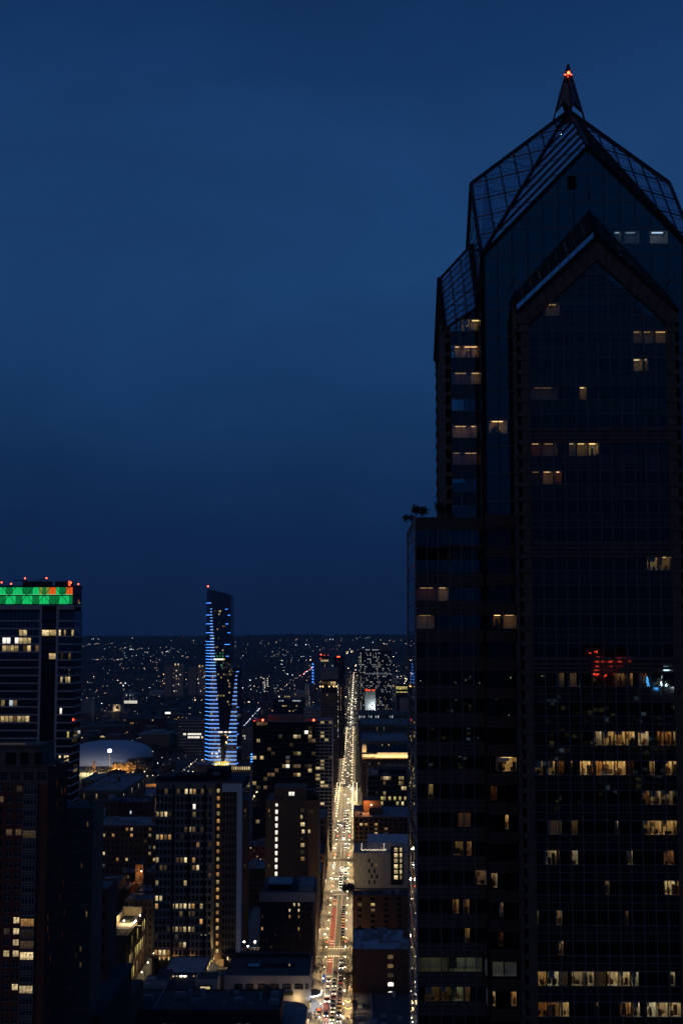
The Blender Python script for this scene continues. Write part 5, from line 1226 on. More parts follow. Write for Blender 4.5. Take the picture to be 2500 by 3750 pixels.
# rooftops between: brick terrace blocks behind the warehouse
def roofblock(nm, lb, px0, px1, pyt, Y, D, wm, rm, cols=8, rows=0, lits=(), rnd=.04, units=3, par=.6, cat='building', seed=1, wf=.4, hf=.5, side=None, rm_='warm', zmin=0, pyb=None):
    xl, xr = xw(px0, pyt, Y), xw(px1, pyt, Y); z1 = zw((px0 + px1) / 2, pyt, Y)
    t = thing(nm, lb, cat, ((xl + xr) / 2, Y, 0))
    rows = rows or max(2, int(z1 / 3.4))
    facade(t, (xl, Y), (xr, Y), 0, z1, cols, rows, wm, wf=wf, hf=hf, rec=.25, lits=lits, rnd=rnd, rmats=('warm', 'dim', 'vdim'), cap=200, seed=seed)
    if side == 'R': facade(t, (xr, Y + .3), (xr, Y + D), 0, z1, max(3, int(D / 4)), rows, wm, wf=wf, hf=hf, rec=.2, rnd=rnd * 2, rmats=('warm', 'dim', 'white'), cap=280, seed=seed + 1)
    if side == 'L': facade(t, (xl, Y + D), (xl, Y + .3), 0, z1, max(3, int(D / 4)), rows, wm, wf=wf, hf=hf, rec=.2, rnd=rnd * 2, rmats=('warm', 'dim', 'white'), cap=280, seed=seed + 1)
    MB().box(xl + .5, xr - .5, Y + .55, Y + D, 0, z1 - .02).build('core', wm if side is None else 'void', t)
    roofdeck(t, xl, xr, Y, Y + D, z1, rm, par, pmat=wm, units=units, seed=seed)
    return t, xl, xr, z1
BA = [(349, 3051, 'orange'), (383, 3050, 'warm'), (417, 3050, 'orange'), (462, 3035, 'orange'), (487, 3034, 'warm'), (487, 3050, 'orange'), (549, 3035, 'dim'), (549, 3066, 'warm'), (568, 3096, 'warm'), (356, 3081, 'warm_bright'), (356, 3097, 'warm_bright'), (388, 3129, 'warm_bright'), (460, 3142, 'warm'), (437, 3157, 'orange'), (380, 3160, 'cool_dim'), (507, 3173, 'orange'), (568, 3157, 'warm'), (551, 3111, 'cool_dim')]
roofblock('brick_apartment_block', 'wide dark brick apartment block with scattered amber windows', 340, 592, 3026, 770, 40, 'brick_brown', 'roof_blue', 15, 15, BA, .03, 7, seed=21, wf=.5)
roofblock('stepped_brick_block', 'dark brick block with one column of white windows', 432, 546, 2940, 838, 30, 'brick_dark', 'roof_dark', 6, 14, [(479, 2966, 'cool_dim'), (479, 2981, 'cool'), (479, 2996, 'dim'), (479, 3012, 'cool'), (445, 2997, 'warm')], 0, 1, seed=22, wf=.3)
roofblock('low_brick_block', 'plain brown block beside the column of white windows', 372, 432, 2938, 842, 30, 'brick_brown', 'roof_dark', 4, 12, rnd=.01, units=1, seed=23, wf=.3)
roofblock('pale_rooftop_house', 'small pale plant house on the roofs left of the brown block', 340, 374, 2975, 812, 16, 'concrete', 'roof_grey', 3, 8, rnd=0, units=1, seed=24, wf=.2)
t_, xl_, xr_, z_ = roofblock('blue_roof_office', 'broad office with a large bluish roof and a pale ribbed side wall', 292, 452, 2897, 905, 95, 'concrete_dark', 'roof_blue', 14, 8, [(312, 2908, 'dim'), (357, 2908, 'warm'), (325, 2908, 'vdim')], .03, 8, seed=25, wf=.45, side='R')
roofblock('bright_blue_roof_shop', 'low building with a bright blue roof and lit white side wall', 497, 527, 2928, 1050, 60, 'white_wall', 'roof_blue', 4, 5, rnd=.1, units=0, seed=26, side='R')
roofblock('park_edge_block', 'dark low block under the two orange-lit bridge decks', 300, 500, 2858, 1230, 60, 'concrete_dark', 'roof_grey', 10, 4, rnd=.02, units=5, seed=27)
roofblock('garden_court_house', 'brown house with a glowing orange wall and white lattice', 497, 525, 3170, 730, 20, 'brick_brown', 'roof_dark', 2, 8, [(506, 3173, 'orange'), (505, 3208, 'orange'), (505, 3190, 'dim')], 0, 0, seed=28, wf=.3)
p = at(511, 3205, 728); l_ = bpy.data.lights.new('court_light', 'POINT'); l_.energy = 1500; l_.color = (1, .5, .15); l_.shadow_soft_size = .3
t = thing('lattice_screen', 'white lattice screen glowing at the foot of the orange wall', 'lattice', (p.x, 727, 0)); place('court_light', l_, t, (p.x, 726, p.z + 1))
b = MB(); q0, q1 = at(502, 3246, 727), at(522, 3233, 727)
for k in range(9): b.bar((q0.x + (q1.x - q0.x) * k / 8, 727, q0.z), (q0.x + (q1.x - q0.x) * (8 - k) / 8, 727, q1.z), .09, .06)
b.box(q0.x, q1.x, 726.95, 727.05, q1.z, q1.z + .2); b.build('lattice', 'white_wall', t); MB().box(q0.x, q1.x, 727.2, 727.4, 0, q1.z).build('wall', 'brick_brown', t)
for i, (a, b_, yt, Y, D, wm, rm, lb) in enumerate((
    (392, 440, 3235, 700, 18, 'brick_dark', 'roof_pale', 'small block with a pale bluish roof beside the brown side block'), (352, 432, 3240, 690, 26, 'brick_brown', 'roof_grey', 'dark brick block below the scattered amber windows'), (425, 470, 3262, 705, 22, 'brick_red', 'roof_dark', 'reddish brick house among dark roofs'),
    (500, 558, 3268, 700, 30, 'brick_dark', 'roof_blue', 'house with a clear blue tilted roof left of the window grid slab'), (458, 560, 3298, 684, 16, 'concrete_dark', 'roof_blue', 'long low house with a pale blue roof strip'), (430, 505, 3325, 715, 12, 'brick_dark', 'roof_blue', 'small hall with a low pitched blue roof above the roof terrace'),
    (440, 500, 3200, 760, 16, 'brick_dark', 'roof_grey', 'dark small house under the amber windowed block'), (525, 572, 3200, 712, 30, 'brick_dark', 'roof_dark', 'dark block pressed against the window grid slab'))):
    roofblock('rooftop_house', lb, a, b_, yt, Y, D, wm, rm, max(2, (b_ - a) // 16), rnd=.03, units=2, seed=40 + i, wf=.3)
roofblock('corner_townhouse', 'pale four-storey townhouse with dormers beside the parked bus', 916, 948, 3395, 770, 14, 'cream_wall', 'roof_dark', 3, 8, rnd=.05, units=0, seed=61, wf=.35)
roofblock('dark_mansard_house', 'dark mansard house with arched dormers below the glass block', 897, 970, 3184, 800, 30, 'brick_dark', 'roof_blue', 5, 8, [(945, 3145, 'cool')], .02, 2, seed=62)
roofblock('brick_mid_block', 'reddish brick block with an orange strip light between the slab and the brown block', 900, 972, 3100, 862, 26, 'brick_red', 'roof_dark', 6, 14, [(945, 3148, 'cool'), (952, 3148, 'cool'), (950, 3163, 'cool_dim')], .05, 2, seed=63)
p = at(907, 3173, 850); t = thing('orange_sign', 'small orange glowing strip sign on a dark roof', 'sign', (p.x, 850, 0)); MB().box(p.x - 1.9, p.x + 1.9, 849.6, 850, p.z - .4, p.z + .5).build('panel', 'crown_orange', t); MB().box(p.x - .2, p.x + .2, 850, 850.4, 0, p.z).build('post', 'dark_metal', t)

# --- right side of the avenue
def rblock(nm, lb, y0, y1, z1, xr, wm, rm, cols, rows, lits=(), rnd=.03, wf=.4, hf=.5, units=3, seed=1, win='dark_pane', par=.7, xl=-1.8, cat='building', side=.08):
    t = thing(nm, lb, cat, ((xl + xr) / 2, y0, 0))
    facade(t, (xl, y0), (xr, y0), 0, z1, cols, rows, wm, wf=wf, hf=hf, rec=.25, lits=lits, rnd=rnd, rmats=('warm', 'dim', 'vdim'), cap=180, seed=seed, win=win)
    facade(t, (xl, y1), (xl, y0 + .3), 0, z1 - .01, max(3, int((y1 - y0) / 5)), rows, wm, wf=.5, hf=hf, rec=.2, rnd=side, rmats=('warm', 'white', 'dim'), cap=280, seed=seed + 1)
    MB().box(xl + .5, xr, y0 + .55, y1, 0, z1 - .02).build('core', 'void', t); roofdeck(t, xl, xr, y0, y1, z1, rm, par, pmat=wm, units=units, seed=seed)
    return t
rblock('bluish_flat_roof', 'low building with a broad bluish flat roof at the bottom of the avenue', 545, 606, zw(1380, 3640, 606), 40, 'brick_dark', 'roof_dark', 8, 3, seed=71, units=5)
t = rblock('arched_window_block', 'brick block with a column of arched white windows', 612, 655, zw(1380, 3482, 612), 46, 'brick_dark', 'roof_pale', 3, 4, seed=72, rnd=0, units=14, wf=.05, hf=.05)
for k, m in enumerate(('dim', 'dim', 'vdim', 'white', 'white', 'dim')):
    p = at(1429 + (k > 2), 3504 + 33.5 * k, 612); g = MB(); w = 1.25
    pts = [(-w, -.85), (w, -.85)] + [(w * math.cos(math.pi * i / 6), .6 + .35 * math.sin(math.pi * i / 6)) for i in range(7)]
    g.poly([(p.x + a, 611.9, p.z + b_) for a, b_ in pts]); wn = g.build('arched_window', m, t)
    f = MB()
    for i in range(1, 4): f.box(p.x - w + 2 * w * i / 4 - .05, p.x - w + 2 * w * i / 4 + .05, 611.8, 611.88, p.z - .85, p.z + .9)
    f.build('frame', 'dark_metal', wn)
rblock('dark_brick_block', 'dark brown brick block with a pale stone course and two lit windows', 700, 711, zw(1380, 3282, 700), 40, 'brick_dark', 'roof_dark', 6, 9, [(1332, 3303, 'dim'), (1376, 3303, 'warm'), (1376, 3326, 'dim'), (1332, 3380, 'vdim')], 0, seed=73, wf=.3)
t = rblock('white_string_light_block', 'white-walled block with festoon lights on its roof terrace and a lit window column', 860, 905, zw(1380, 3128, 860), 38, 'concrete', 'roof_blue', 1, 1, (), 0, seed=74, wf=.01, hf=.01, units=1)
for x_, y_, m_ in ((944, 945, 'dark_pane'), (975, 995, 'dark_pane'), (1028, 1000, 'dim'), (945, 1065, 'dark_pane'), (1005, 1065, 'dark_pane'), (975, 1125, 'dark_pane'), (1033, 1130, 'dark_pane'), (945, 1190, 'dark_pane'), (1005, 1190, 'dark_pane')):
    p = at(1050 + x_ / 3.136, 2850 + y_ / 3.136, 860); place('slit_window', quad_mesh(1.1, 2.5, m_, 'slit_window'), t, (p.x, 859.9, p.z)); MB().box(p.x - .65, p.x + .65, 859.75, 859.95, p.z - 1.42, p.z - 1.27).build('sill', 'concrete', t)
for i in range(11):
    for j, px in enumerate((1450, 1467)):
        p = at(px - (j == 0) * 1, 3112 + 20.3 * i, 859.6)
        if p.z > 4: place('lit_window', quad_mesh(2.2 if j == 0 else 1.3, 2.5, 'warm_bright', 'lit_window'), t, (p.x, 859.62, p.z))
b = MB().box(xw(1430, 3200, 859.8), xw(1475, 3200, 859.8), 859.7, 859.9, 2, zw(1450, 3100, 859.8)); b.build('window_strip', 'void', t)
MB().box(xw(1345, 3090, 880), 38, 868, 905, zw(1380, 3128, 860), zw(1400, 3085, 868)).build('upper_storey', 'white_wall', t)
sb_ = MB()
zt_ = zw(1380, 3128, 860) + 1.6
bb = MB()
for i in range(25):
    f = i / 24; x = xw(1322 + 90 * f, 3115, 858.5); z = zt_ + 1.4 - 1.1 * math.sin(math.pi * ((f * 6) % 1)) * .5
    bb.ball((x, 860.4, z), .13, n=5, m=3)
for px in (1324, 1405):
    for k in range(4): bb.ball((xw(px, 3100, 862), 861 + k * 1.2, zt_ + 1.6 + k * .9), .13, n=5, m=3)
bb.build('string_bulb', 'far_bulb', t, kind='stuff'); sb_.bar((xw(1322, 3115, 858.5), 860.4, zt_ + 1.5), (xw(1412, 3115, 858.5), 860.4, zt_ + 1.5), .05, .05); sb_.build('light_cable', 'dark_metal', t)
rblock('brick_flats', 'dark red brick flats with a purple-lit roof and a few orange windows', 975, 1038, zw(1380, 2995, 975), 42, 'brick_dark', 'roof_blue', 12, 9, [(1316, 3018, 'warm_bright'), (1337, 3019, 'orange'), (1345, 3019, 'orange'), (1372, 3018, 'orange'), (1380, 3018, 'orange'), (1373, 3035, 'warm'), (1382, 3035, 'warm'), (1410, 3035, 'warm'), (1420, 3035, 'warm'), (1373, 3050, 'orange'), (1383, 3050, 'warm'), (1415, 3050, 'cool_dim')], 0, seed=75, wf=.55, xl=-2.0)
t = thing('roof_plant_house', 'brown brick plant house with a glaring orange lamp on the brick flats', 'plant house', (8, 1000, 0))
zr_ = zw(1380, 2995, 975); MB().box(xw(1330, 2940, 1005), xw(1390, 2940, 1005), 1005, 1030, zr_, zw(1360, 2932, 1005)).box(xw(1352, 2960, 992), xw(1398, 2960, 992), 990, 1004.9, zr_, zw(1370, 2956, 992)).build('wall', 'brick_brown', t)
p = at(1359, 2951, 1004); MB().ball(p, .8).build('lamp', 'bulb', t); MB().ball(p, 1.0).build('lamp_halo', 'crown_orange', t) if False else None
l_ = bpy.data.lights.new('plant_light', 'POINT'); l_.energy = 6000; l_.color = (1, .36, .10); l_.shadow_soft_size = .5; place('plant_light', l_, t, p + Vector((-4, -4, 2)))
t = rblock('dark_office', 'dark glass office with staggered strips of yellow-lit floors', 1160, 1230, zw(1400, 2842, 1160), 44, 'dark_metal', 'roof_dark', 15, 9, [(1408, 2848, 'warm_bright'), (1418, 2848, 'warm_bright'), (1425, 2850, 'warm'), (1395, 2851, 'dim'), (1465, 2850, 'warm'), (1475, 2850, 'warm'), (1404, 2866, 'dim'), (1461, 2870, 'warm_bright'), (1475, 2870, 'dim'), (1470, 2893, 'warm_bright'), (1480, 2893, 'warm'), (1404, 2905, 'warm'), (1404, 2923, 'warm'), (1395, 2931, 'yellow_lit'), (1425, 2931, 'warm'), (1445, 2931, 'yellow_lit'), (1465, 2931, 'yellow_lit'), (1480, 2931, 'warm'), (1394, 2947, 'warm'), (1452, 2947, 'warm_bright'), (1475, 2948, 'warm_bright')], .05, wf=.9, hf=.7, seed=76, xl=10.0, side=.02)
MB().box(20, 44, 1175, 1228, zw(1400, 2842, 1160), zw(1420, 2818, 1175)).build('upper_storey', 'void', t)
MB().box(13, 19, 1166, 1180, zw(1400, 2842, 1160), zw(1400, 2826, 1166)).build('roof_house', 'concrete', t)
b = MB()
for k in range(14): b.box(xw(1414 + k * 6, 2800, 1190), xw(1415.3 + k * 6, 2800, 1190), 1174.6, 1174.9, zw(1420, 2806, 1175), zw(1420, 2797, 1175))
b.build('roof_fin', 'pale_stone', t)
Y = 1262.0
t = thing('lit_cornice_building', 'massive stone building with a floodlit cream cornice band along its roof', 'office building', (20, Y, 0))
xl, xr = xw(1326, 2800, Y), 60; z1, z0 = zw(1400, 2757, Y), zw(1400, 2774, Y); zmid = zw(1400, 2960, Y)
facade(t, (xl, Y), (xr, Y), 0, z0, 12, 12, 'brown_wall', wf=.22, hf=.4, rec=.3, lits=[(1353, 2830, 'warm_bright'), (1390, 2793, 'warm'), (1357, 2812, 'cool_dim'), (1352, 2790, 'cool_dim'), (1396, 2815, 'orange')], cap=150)
MB().box(xl + .6, xr, Y + .6, Y + 80, 0, z1).build('core', 'void', t)
MB().box(xw(1382, 2765, Y), xr, Y - .9, Y + .5, z0, z1).box(xl, xw(1375, 2765, Y), Y - .2, Y + .5, z0 + .4, z1 - 1.3).box(xw(1375, 2765, Y), xw(1382, 2765, Y), Y - .6, Y + .5, z0, z1 - .9).build('cornice', 'cream_wall', t)
MB().box(xw(1382, 2765, Y) - .4, xr, Y - 1.5, Y + .3, z1 + .002, z1 + .5).build('cornice_cap', 'cream_wall', t)
MB().box(xl, xw(1340, 2740, Y + 8), Y + 8, Y + 24, z1 - .5, zw(1335, 2727, Y + 8)).build('corner_pavilion', 'cream_wall', t)
MB().box(xl, xr, Y + .5, Y + 80, z1 - .6, z1 - .35).build('roof', 'roof_dark', t)
al = bpy.data.lights.new('cornice_flood', 'AREA'); al.shape = 'RECTANGLE'; al.size = 52; al.size_y = .5; al.energy = 5200; al.color = (1, .72, .34)
o_ = place('cornice_flood', al, t, ((xl + xr) / 2 - 3, Y - 3.6, z0 - .6)); o_.rotation_euler = (math.radians(148), 0, 0)
MB().box(xl + 1, xr, Y - 3.9, Y - 3.3, z0 - 1.25, z0 - .95).build('flood_trough', 'dark_metal', t); MB().box(xl + 1, xr, Y - 3.3, Y, z0 - 1.4, z0 - 1.26).build('trough_bracket', 'dark_metal', t)
l_ = bpy.data.lights.new('pavilion_flood', 'POINT'); l_.energy = 1800; l_.color = (1, .62, .26); l_.shadow_soft_size = .6; place('pavilion_flood', l_, t, (xl + 2, Y + 3.5, z1 + 1))
for nm, lb, y0, D, a, b_, yt, wm, rm, lits in (
    ('snow_roof_block', 'long block with a patchy pale blue roof and two small lit windows', 1380, 120, 1322, 1500, 2716, 'concrete_dark', 'roof_blue', [(1398, 2719, 'warm_bright'), (1422, 2719, 'warm_bright')]),
    ('station_hall', 'broad dark hall with a pale gable lamp behind the patchy blue roof', 1660, 130, 1318, 1500, 2655, 'concrete_dark', 'roof_grey', [(1384, 2677, 'dim'), (1405, 2676, 'cool_dim')]),
    ('low_office_row', 'low office row with one line of small white windows', 2050, 90, 1312, 1500, 2615, 'concrete_dark', 'roof_dark', [(x, 2624, 'cool') for x in (1315, 1322, 1331, 1351, 1362, 1377, 1381, 1426, 1434)] + [(1427, 2632, 'cool')])):
    t, xl_, xr_, z_ = roofblock(nm, lb, a, b_, yt, y0, D, wm, rm, 22, 5 if y0 < 2000 else 4, lits, 0, 9, seed=int(y0), wf=.4)
# --- hotel tower with the half-dead red sign, dark tower behind it
Y = 2560.0
t = thing('hotel_slab', 'blank pale hotel slab with a half-lit red rooftop name sign', 'hotel', (20, Y, 0))
xl, xr = xw(1336, 2560, Y), xw(1374, 2560, Y); z1 = zw(1350, 2532, Y); MB().box(xl, xr, Y, Y + 40, 0, z1).build('wall', 'concrete', t); roofdeck(t, xl, xr, Y, Y + 40, z1, 'roof_dark', 0)
MB().box(xl, xr, Y - .1, Y + 20, z1, zw(1350, 2521, Y)).build('sign_board', 'dark_metal', t)
zc_ = zw(1350, 2530.5, Y)
for txt, px, m in (('Sher', 1336.8, 'sign_red'), ('at', 1354.0, 'metal_grey'), ('on', 1360.6, 'sign_red')):
    cu = bpy.data.curves.new('letters', 'FONT'); cu.body = txt; cu.size = 6.4 if txt != 'at' else 5.5; cu.extrude = .2; cu.align_x = 'LEFT'
    tmp = bpy.data.objects.new('tmp', cu); COL.objects.link(tmp); me = bpy.data.meshes.new_from_object(tmp.evaluated_get(bpy.context.evaluated_depsgraph_get())); bpy.data.objects.remove(tmp)
    me.name = 'letters'; me.materials.clear(); me.materials.append(MATS[m]); o_ = place('letters', me, t, (xw(px, 2530, Y), Y - .5, zc_ - .0)); o_.rotation_euler = (math.radians(90), 0, 0)
p = at(1367, 2588, Y - 6); MB().ball(p, 1.1).build('flood_lamp', 'bulb_white', t); l_ = bpy.data.lights.new('slab_flood', 'POINT'); l_.energy = 26000; l_.color = (.65, .85, 1); l_.shadow_soft_size = 1; place('slab_flood', l_, t, p + Vector((0, -3, 0)))
MB().tube((p.x, p.y, 0), p, .3, .2).build('lamp_post', 'dark_metal', t)
Y = 2640.0
t = thing('dark_ribbed_tower', 'tall dark tower with vertical ribs and hundreds of tiny lit windows behind the hotel', 'tower', (50, Y, 0))
xl, xr = xw(1313, 2500, Y), xw(1434, 2500, Y); z1 = zw(1370, 2382, Y); rows = 33
core(t, xl, xr, Y, Y + 35, 0, z1, 'void')
lt_ = []
for r_ in range(33):
    y = 2393 + r_ * 6.42
    for c_ in range(24):
        x = 1316 + c_ * 5.0
        lo = y > 2508; w = .34 if lo and x > 1373 else .2
        if c_ in (1,): w = .9
        if 12 < c_ < 15 and not lo: w = .5
        if R.random() < w and not (2540 < y < 2553 and x > 1375): lt_.append((x, y, R.choice(('tiny_white', 'tiny_cool', 'warm' if lo else 'tiny_white', 'tiny_cool'))))
facade(t, (xl, Y), (xr, Y), 6, z1, 24, rows, 'dark_metal', wf=.42, hf=.5, rec=.4, lits=lt_, cap=290, pier=.5)
MB().box(xl, xr, Y + 1, Y + 34, z1, z1 + 2.5).box(xl + 26, xr - 2, Y + 3, Y + 30, z1 + 2.5, z1 + 9).build('crown', 'concrete_dark', t)
for px in (1341, 1345, 1350, 1366, 1372, 1378, 1384): 
    p = at(px, 2374.5, Y + .6); MB().box(p.x - .9, p.x + .9, Y + .5, Y + .95, z1 + .4, z1 + 2).build('roof_lamp', 'cool', t)
MB().box(xl + 11, xr - 2, Y - .75, Y - .55, zw(1370, 2469, Y), zw(1370, 2464.5, Y)).build('lit_floor', 'cool_dim', t)
t, *_ = roofblock('yellow_floor_office', 'small office with three yellow-lit floors beside the dark ribbed tower', 1449, 1492, 2508, 2500, 40, 'dark_metal', 'roof_dark', 9, 22, [(x, y, 'yellow_lit') for y in (2514, 2521, 2537) for x in range(1451, 1492, 4)], .0, 2, seed=81, wf=.85, hf=.7)
t, *_ = roofblock('pale_deck_garage', 'pale parking deck with lit white levels right of the dark ribbed tower', 1437, 1462, 2474, 3050, 50, 'white_wall', 'roof_grey', 5, 10, [(1455, 2478, 'cool'), (1455, 2484, 'cool')], .1, 0, seed=82, wf=.8)
roofblock('pale_low_block', 'pale low block with dark windows beyond the lit avenue lamps', 1462, 1495, 2556, 2500, 60, 'concrete', 'roof_grey', 6, 12, rnd=.02, units=2, seed=83, wf=.3)

# --- towers left of the avenue
Y = 1430.0
t, xl_, xr_, z_ = roofblock('dark_residential_tower', 'tall dark tower with a blank bluish top panel and a lit sky terrace', 1176, 1237, 2540, Y, 40, 'concrete_dark', 'roof_dark', 10, 30, [(1197, 2525, 'dim'), (1197, 2547, 'warm'), (1220, 2576, 'cool_dim')], .02, 1, seed=91, wf=.4)
zt_ = zw(1200, 2447, Y)
MB().box(xl_, xr_, Y + 1.4, Y + 38, z_, zt_ - .5).build('upper_storeys', 'void', t)
MB().box(xl_ - .2, xr_ + .2, Y - .1, Y + 1.3, zw(1200, 2487, Y), zt_).box(xl_, xr_ + .2, Y + 1.31, Y + 38, zt_ - .49, zt_).build('blank_panel', 'roof_blue', t)
for px, m in ((1182, 'dim'), (1192, 'vdim'), (1204, 'dim'), (1214, 'warm'), (1224, 'warm')):
    p = at(px, 2503, Y + 1.3); place('terrace_window', quad_mesh(2.8, 4.2, m, 'terrace_window'), t, p)
for px in (1172, 1182, 1205, 1222, 1232):
    p = at(px, 2514, Y - .5); MB().ball(p, .6).build('terrace_lamp', 'far_bulb_warm', t)
for k in range(44):  # glowing quads imitate light reflected along the tower's side
    if R.random() < .75:
        y = 2500 + k * 4.6; p = at(1234 + (k > 20) * 0, y, Y); 
        if p.z > 4: place('edge_glint', quad_mesh(.7, .9, R.choice(('white', 'cool', 'warm')), 'edge_glint'), t, (xr_ + .1, Y + .4 + R.uniform(-.2, .2), p.z)).rotation_euler = (0, 0, math.radians(45))
Y = 2250.0
t, xl_, xr_, z_ = roofblock('blue_fin_tower', 'tower with vertical fins, blue edge lights and an amber-lit roof lounge', 1146, 1204, 2424, Y, 40, 'metal_grey', 'roof_dark', 14, 42, (), .05, 0, seed=92, wf=.55, hf=.8, cat='tower')
MB().box(xw(1174, 2420, Y), xw(1201, 2420, Y), Y + .5, Y + 20, z_, zw(1190, 2416, Y)).build('roof_lounge', 'warm_bright', t)
MB().box(xw(1173, 2410, Y), xw(1203, 2410, Y), Y + 4, Y + 22, zw(1190, 2416, Y), zw(1190, 2400, Y)).build('plant_room', 'dark_metal', t)
for k in range(14):
    p = at(1146, 2432 + k * 5.5, Y - .8); MB().box(p.x - 1.6, p.x + .9, Y - .9, Y - .6, p.z - .5, p.z + .5).build('blue_light', 'led_blue_dim' if k % 2 else 'led_blue', t)
for px, py in ((1175, 2397), (1187, 2401), (1201, 2401), (1174, 2412)): MB().ball(at(px, py, Y + 5), .9).build('red_light', 'red_far', t)
Y = 2120.0
t, xl_, xr_, z_ = roofblock('plain_dark_tower', 'plain dark tower with red roof lights just left of the avenue', 1222, 1262, 2408, Y, 40, 'dark_metal', 'roof_dark', 9, 44, (), .04, 0, seed=93, wf=.5, cat='tower', side='R')
for px, py in ((1236, 2405), (1242, 2405), (1257, 2411)): MB().ball(at(px, py, Y + 2), .9).build('red_light', 'red_far', t)
Y = 1750.0
t, xl_, xr_, z_ = roofblock('amber_edge_block', 'brown block with a column of amber windows at its avenue corner', 1239, 1262, 2516, Y, 60, 'brick_brown', 'roof_dark', 4, 30, [(1250, y, R.choice(('orange', 'warm'))) for y in range(2520, 2598, 5)], .02, 1, seed=94, wf=.35)
Y = 1560.0
roofblock('pale_stepped_block', 'pale stepped block with square openings behind the red roof lights', 1112, 1172, 2597, Y, 50, 'concrete', 'roof_grey', 7, 20, rnd=.01, units=2, seed=95, wf=.4)
roofblock('long_garage', 'long dark garage block with white strip lights along its top floor', 1000, 1115, 2562, 2150, 60, 'blue_glass', 'roof_dark', 18, 14, [(x, 2563, 'cool') for x in (1023, 1029, 1036, 1074, 1081, 1088, 1094, 1100)] + [(1034, 2584, 'warm'), (1040, 2584, 'warm'), (1046, 2584, 'warm'), (1088, 2583, 'warm'), (1060, 2607, 'warm_bright')], .01, 3, seed=96, wf=.7)
roofblock('campus_block', 'dark campus block with faint square windows above a lit road', 955, 1040, 2572, 2250, 50, 'concrete_dark', 'roof_dark', 9, 12, rnd=.02, units=2, seed=97, wf=.5)
roofblock('white_window_hall', 'tall narrow hall with a ladder of white windows and floodlights on its roof', 963, 982, 2482, 3000, 40, 'brick_dark', 'roof_dark', 4, 16, [(x, y, R.choice(('white', 'cool'))) for y in range(2488, 2536, 6) for x in (966, 971, 979) if R.random() < .7], 0, 0, seed=98, wf=.5)
roofblock('pale_clinic', 'pale clinic block with rows of tiny white windows', 1116, 1131, 2507, 2700, 40, 'white_wall', 'roof_grey', 5, 14, rnd=.5, units=0, seed=99, wf=.5)
roofblock('bluish_roof_lab', 'wide lab with a bluish flat roof left of the pale clinic', 1068, 1116, 2538, 2650, 130, 'concrete', 'roof_blue', 9, 8, rnd=.02, units=3, seed=100, wf=.4)
roofblock('narrow_window_tower', 'slim tower with a ladder of small windows beside the pale clinic', 1130, 1150, 2548, 1850, 30, 'concrete_dark', 'roof_dark', 3, 28, [(1136, y, 'cool') for y in range(2552, 2600, 7)], .05, 0, seed=101, wf=.4)
roofblock('lit_gallery_block', 'low gallery with two glowing horizontal strips', 1020, 1062, 2546, 2480, 40, 'concrete_dark', 'roof_dark', 10, 9, [(x, 2549, 'warm') for x in range(1042, 1060, 4)] + [(1018, 2547, 'white')], 0, 2, seed=102, wf=.8)

# --- the blue-lit glass tower across the river
Y = 1562.0
bt = thing('blue_lit_tower', 'slanted-top glass tower banded with rows of glowing blue lights', 'skyscraper', (-165, Y, 0))
XL, XR, XR2 = xw(768, 2500, Y), xw(843.5, 2500, Y), xw(869, 2500, Y)
XLs = xw(755, 2500, Y + 16); XR2s = xw(885, 2500, Y + 22); z0 = 14.0
def ztop(px): return zw(px, 2153 + (px - 758) * (2179 - 2153) / 86.0, Y)
zl_, zrr = ztop(758), ztop(844)
shaft = [(XL, Y), (XR, Y), (XR + .4, Y + 34), (XLs + 1.5, Y + 34), (XLs, Y + 14)]
MB().prism(shaft, z0, 0, z1f=lambda x, y: zl_ + (zrr - zl_) * max(0, min(1, (x - XLs) / (XR - XLs)))).build('shaft', 'blue_glass', bt)
zlow = zw(865, 2448, Y)
MB().prism([(XR + .42, Y + .05), (XR2, Y + .05), (XR2s, Y + 22), (XR2s, Y + 34), (XR + .42, Y + 34)], z0, 0, z1f=lambda x, y: zlow + (x - XR) * .15).build('wing', 'blue_glass', bt)
MB().box(XLs - 14, XR2s + 22, Y - 6, Y + 50, 0, 7).build('podium', 'concrete_dark', bt)
MB().prism([(XL, Y + .3), (XR2, Y + .3), (XR2s, Y + 22), (XLs, Y + 14)], 7, z0 + 1).build('lobby', 'brown_wall', bt)
def led(pts, core=True, m='led_blue'):
    b = MB()
    for a, c in zip(pts[:-1], pts[1:]): b.bar(a, c, .4, .4 if core else .4)
    o = b.build('light_band', m, bt)
    if core:
        b = MB()
        for a, c in zip(pts[:-1], pts[1:]):
            n = Vector((0, -.3, 0)); b.bar(Vector(a) + n, Vector(c) + n, .12, .3)
        b.build('light_core', 'led_blue_core', o)
rows_ = [2230 + 10.87 * i for i in range(19)] + [2436.5, 2448.5, 2460] + [2475 + 14.66 * i for i in range(23)]
for i, y in enumerate([2208] + rows_):
    z = zw(780, y, Y)
    f = (y - 2208) / (2798 - 2208); xe = 774 + f ** .92 * 37.5
    a = (XL + .02, Y - .25, z); b_ = (xw(xe, y, Y), Y - .25, z)
    pts = [a, b_]
    if y > 2340 or i % 3 == 0: pts = [(XLs - .15, Y + 13, z), (XL - .1, Y - .25, z), b_]
    led(pts)
    if y > 2455 and not (2590 < y < 2600):
        xs_ = 864.5 - (y - 2460) / 338 * 42.5
        if abs(y - 2739) > 8: led([(xw(xs_, y, Y), Y - .25, z), (XR2 - .1, Y - .25, z)])
for y in (2460, 2590, 2650, 2690, 2739, 2796): led([(XR2 + .1, Y - .2, zw(869, y, Y)), (XR2s - 1, Y + 20, zw(869, y, Y))], False)
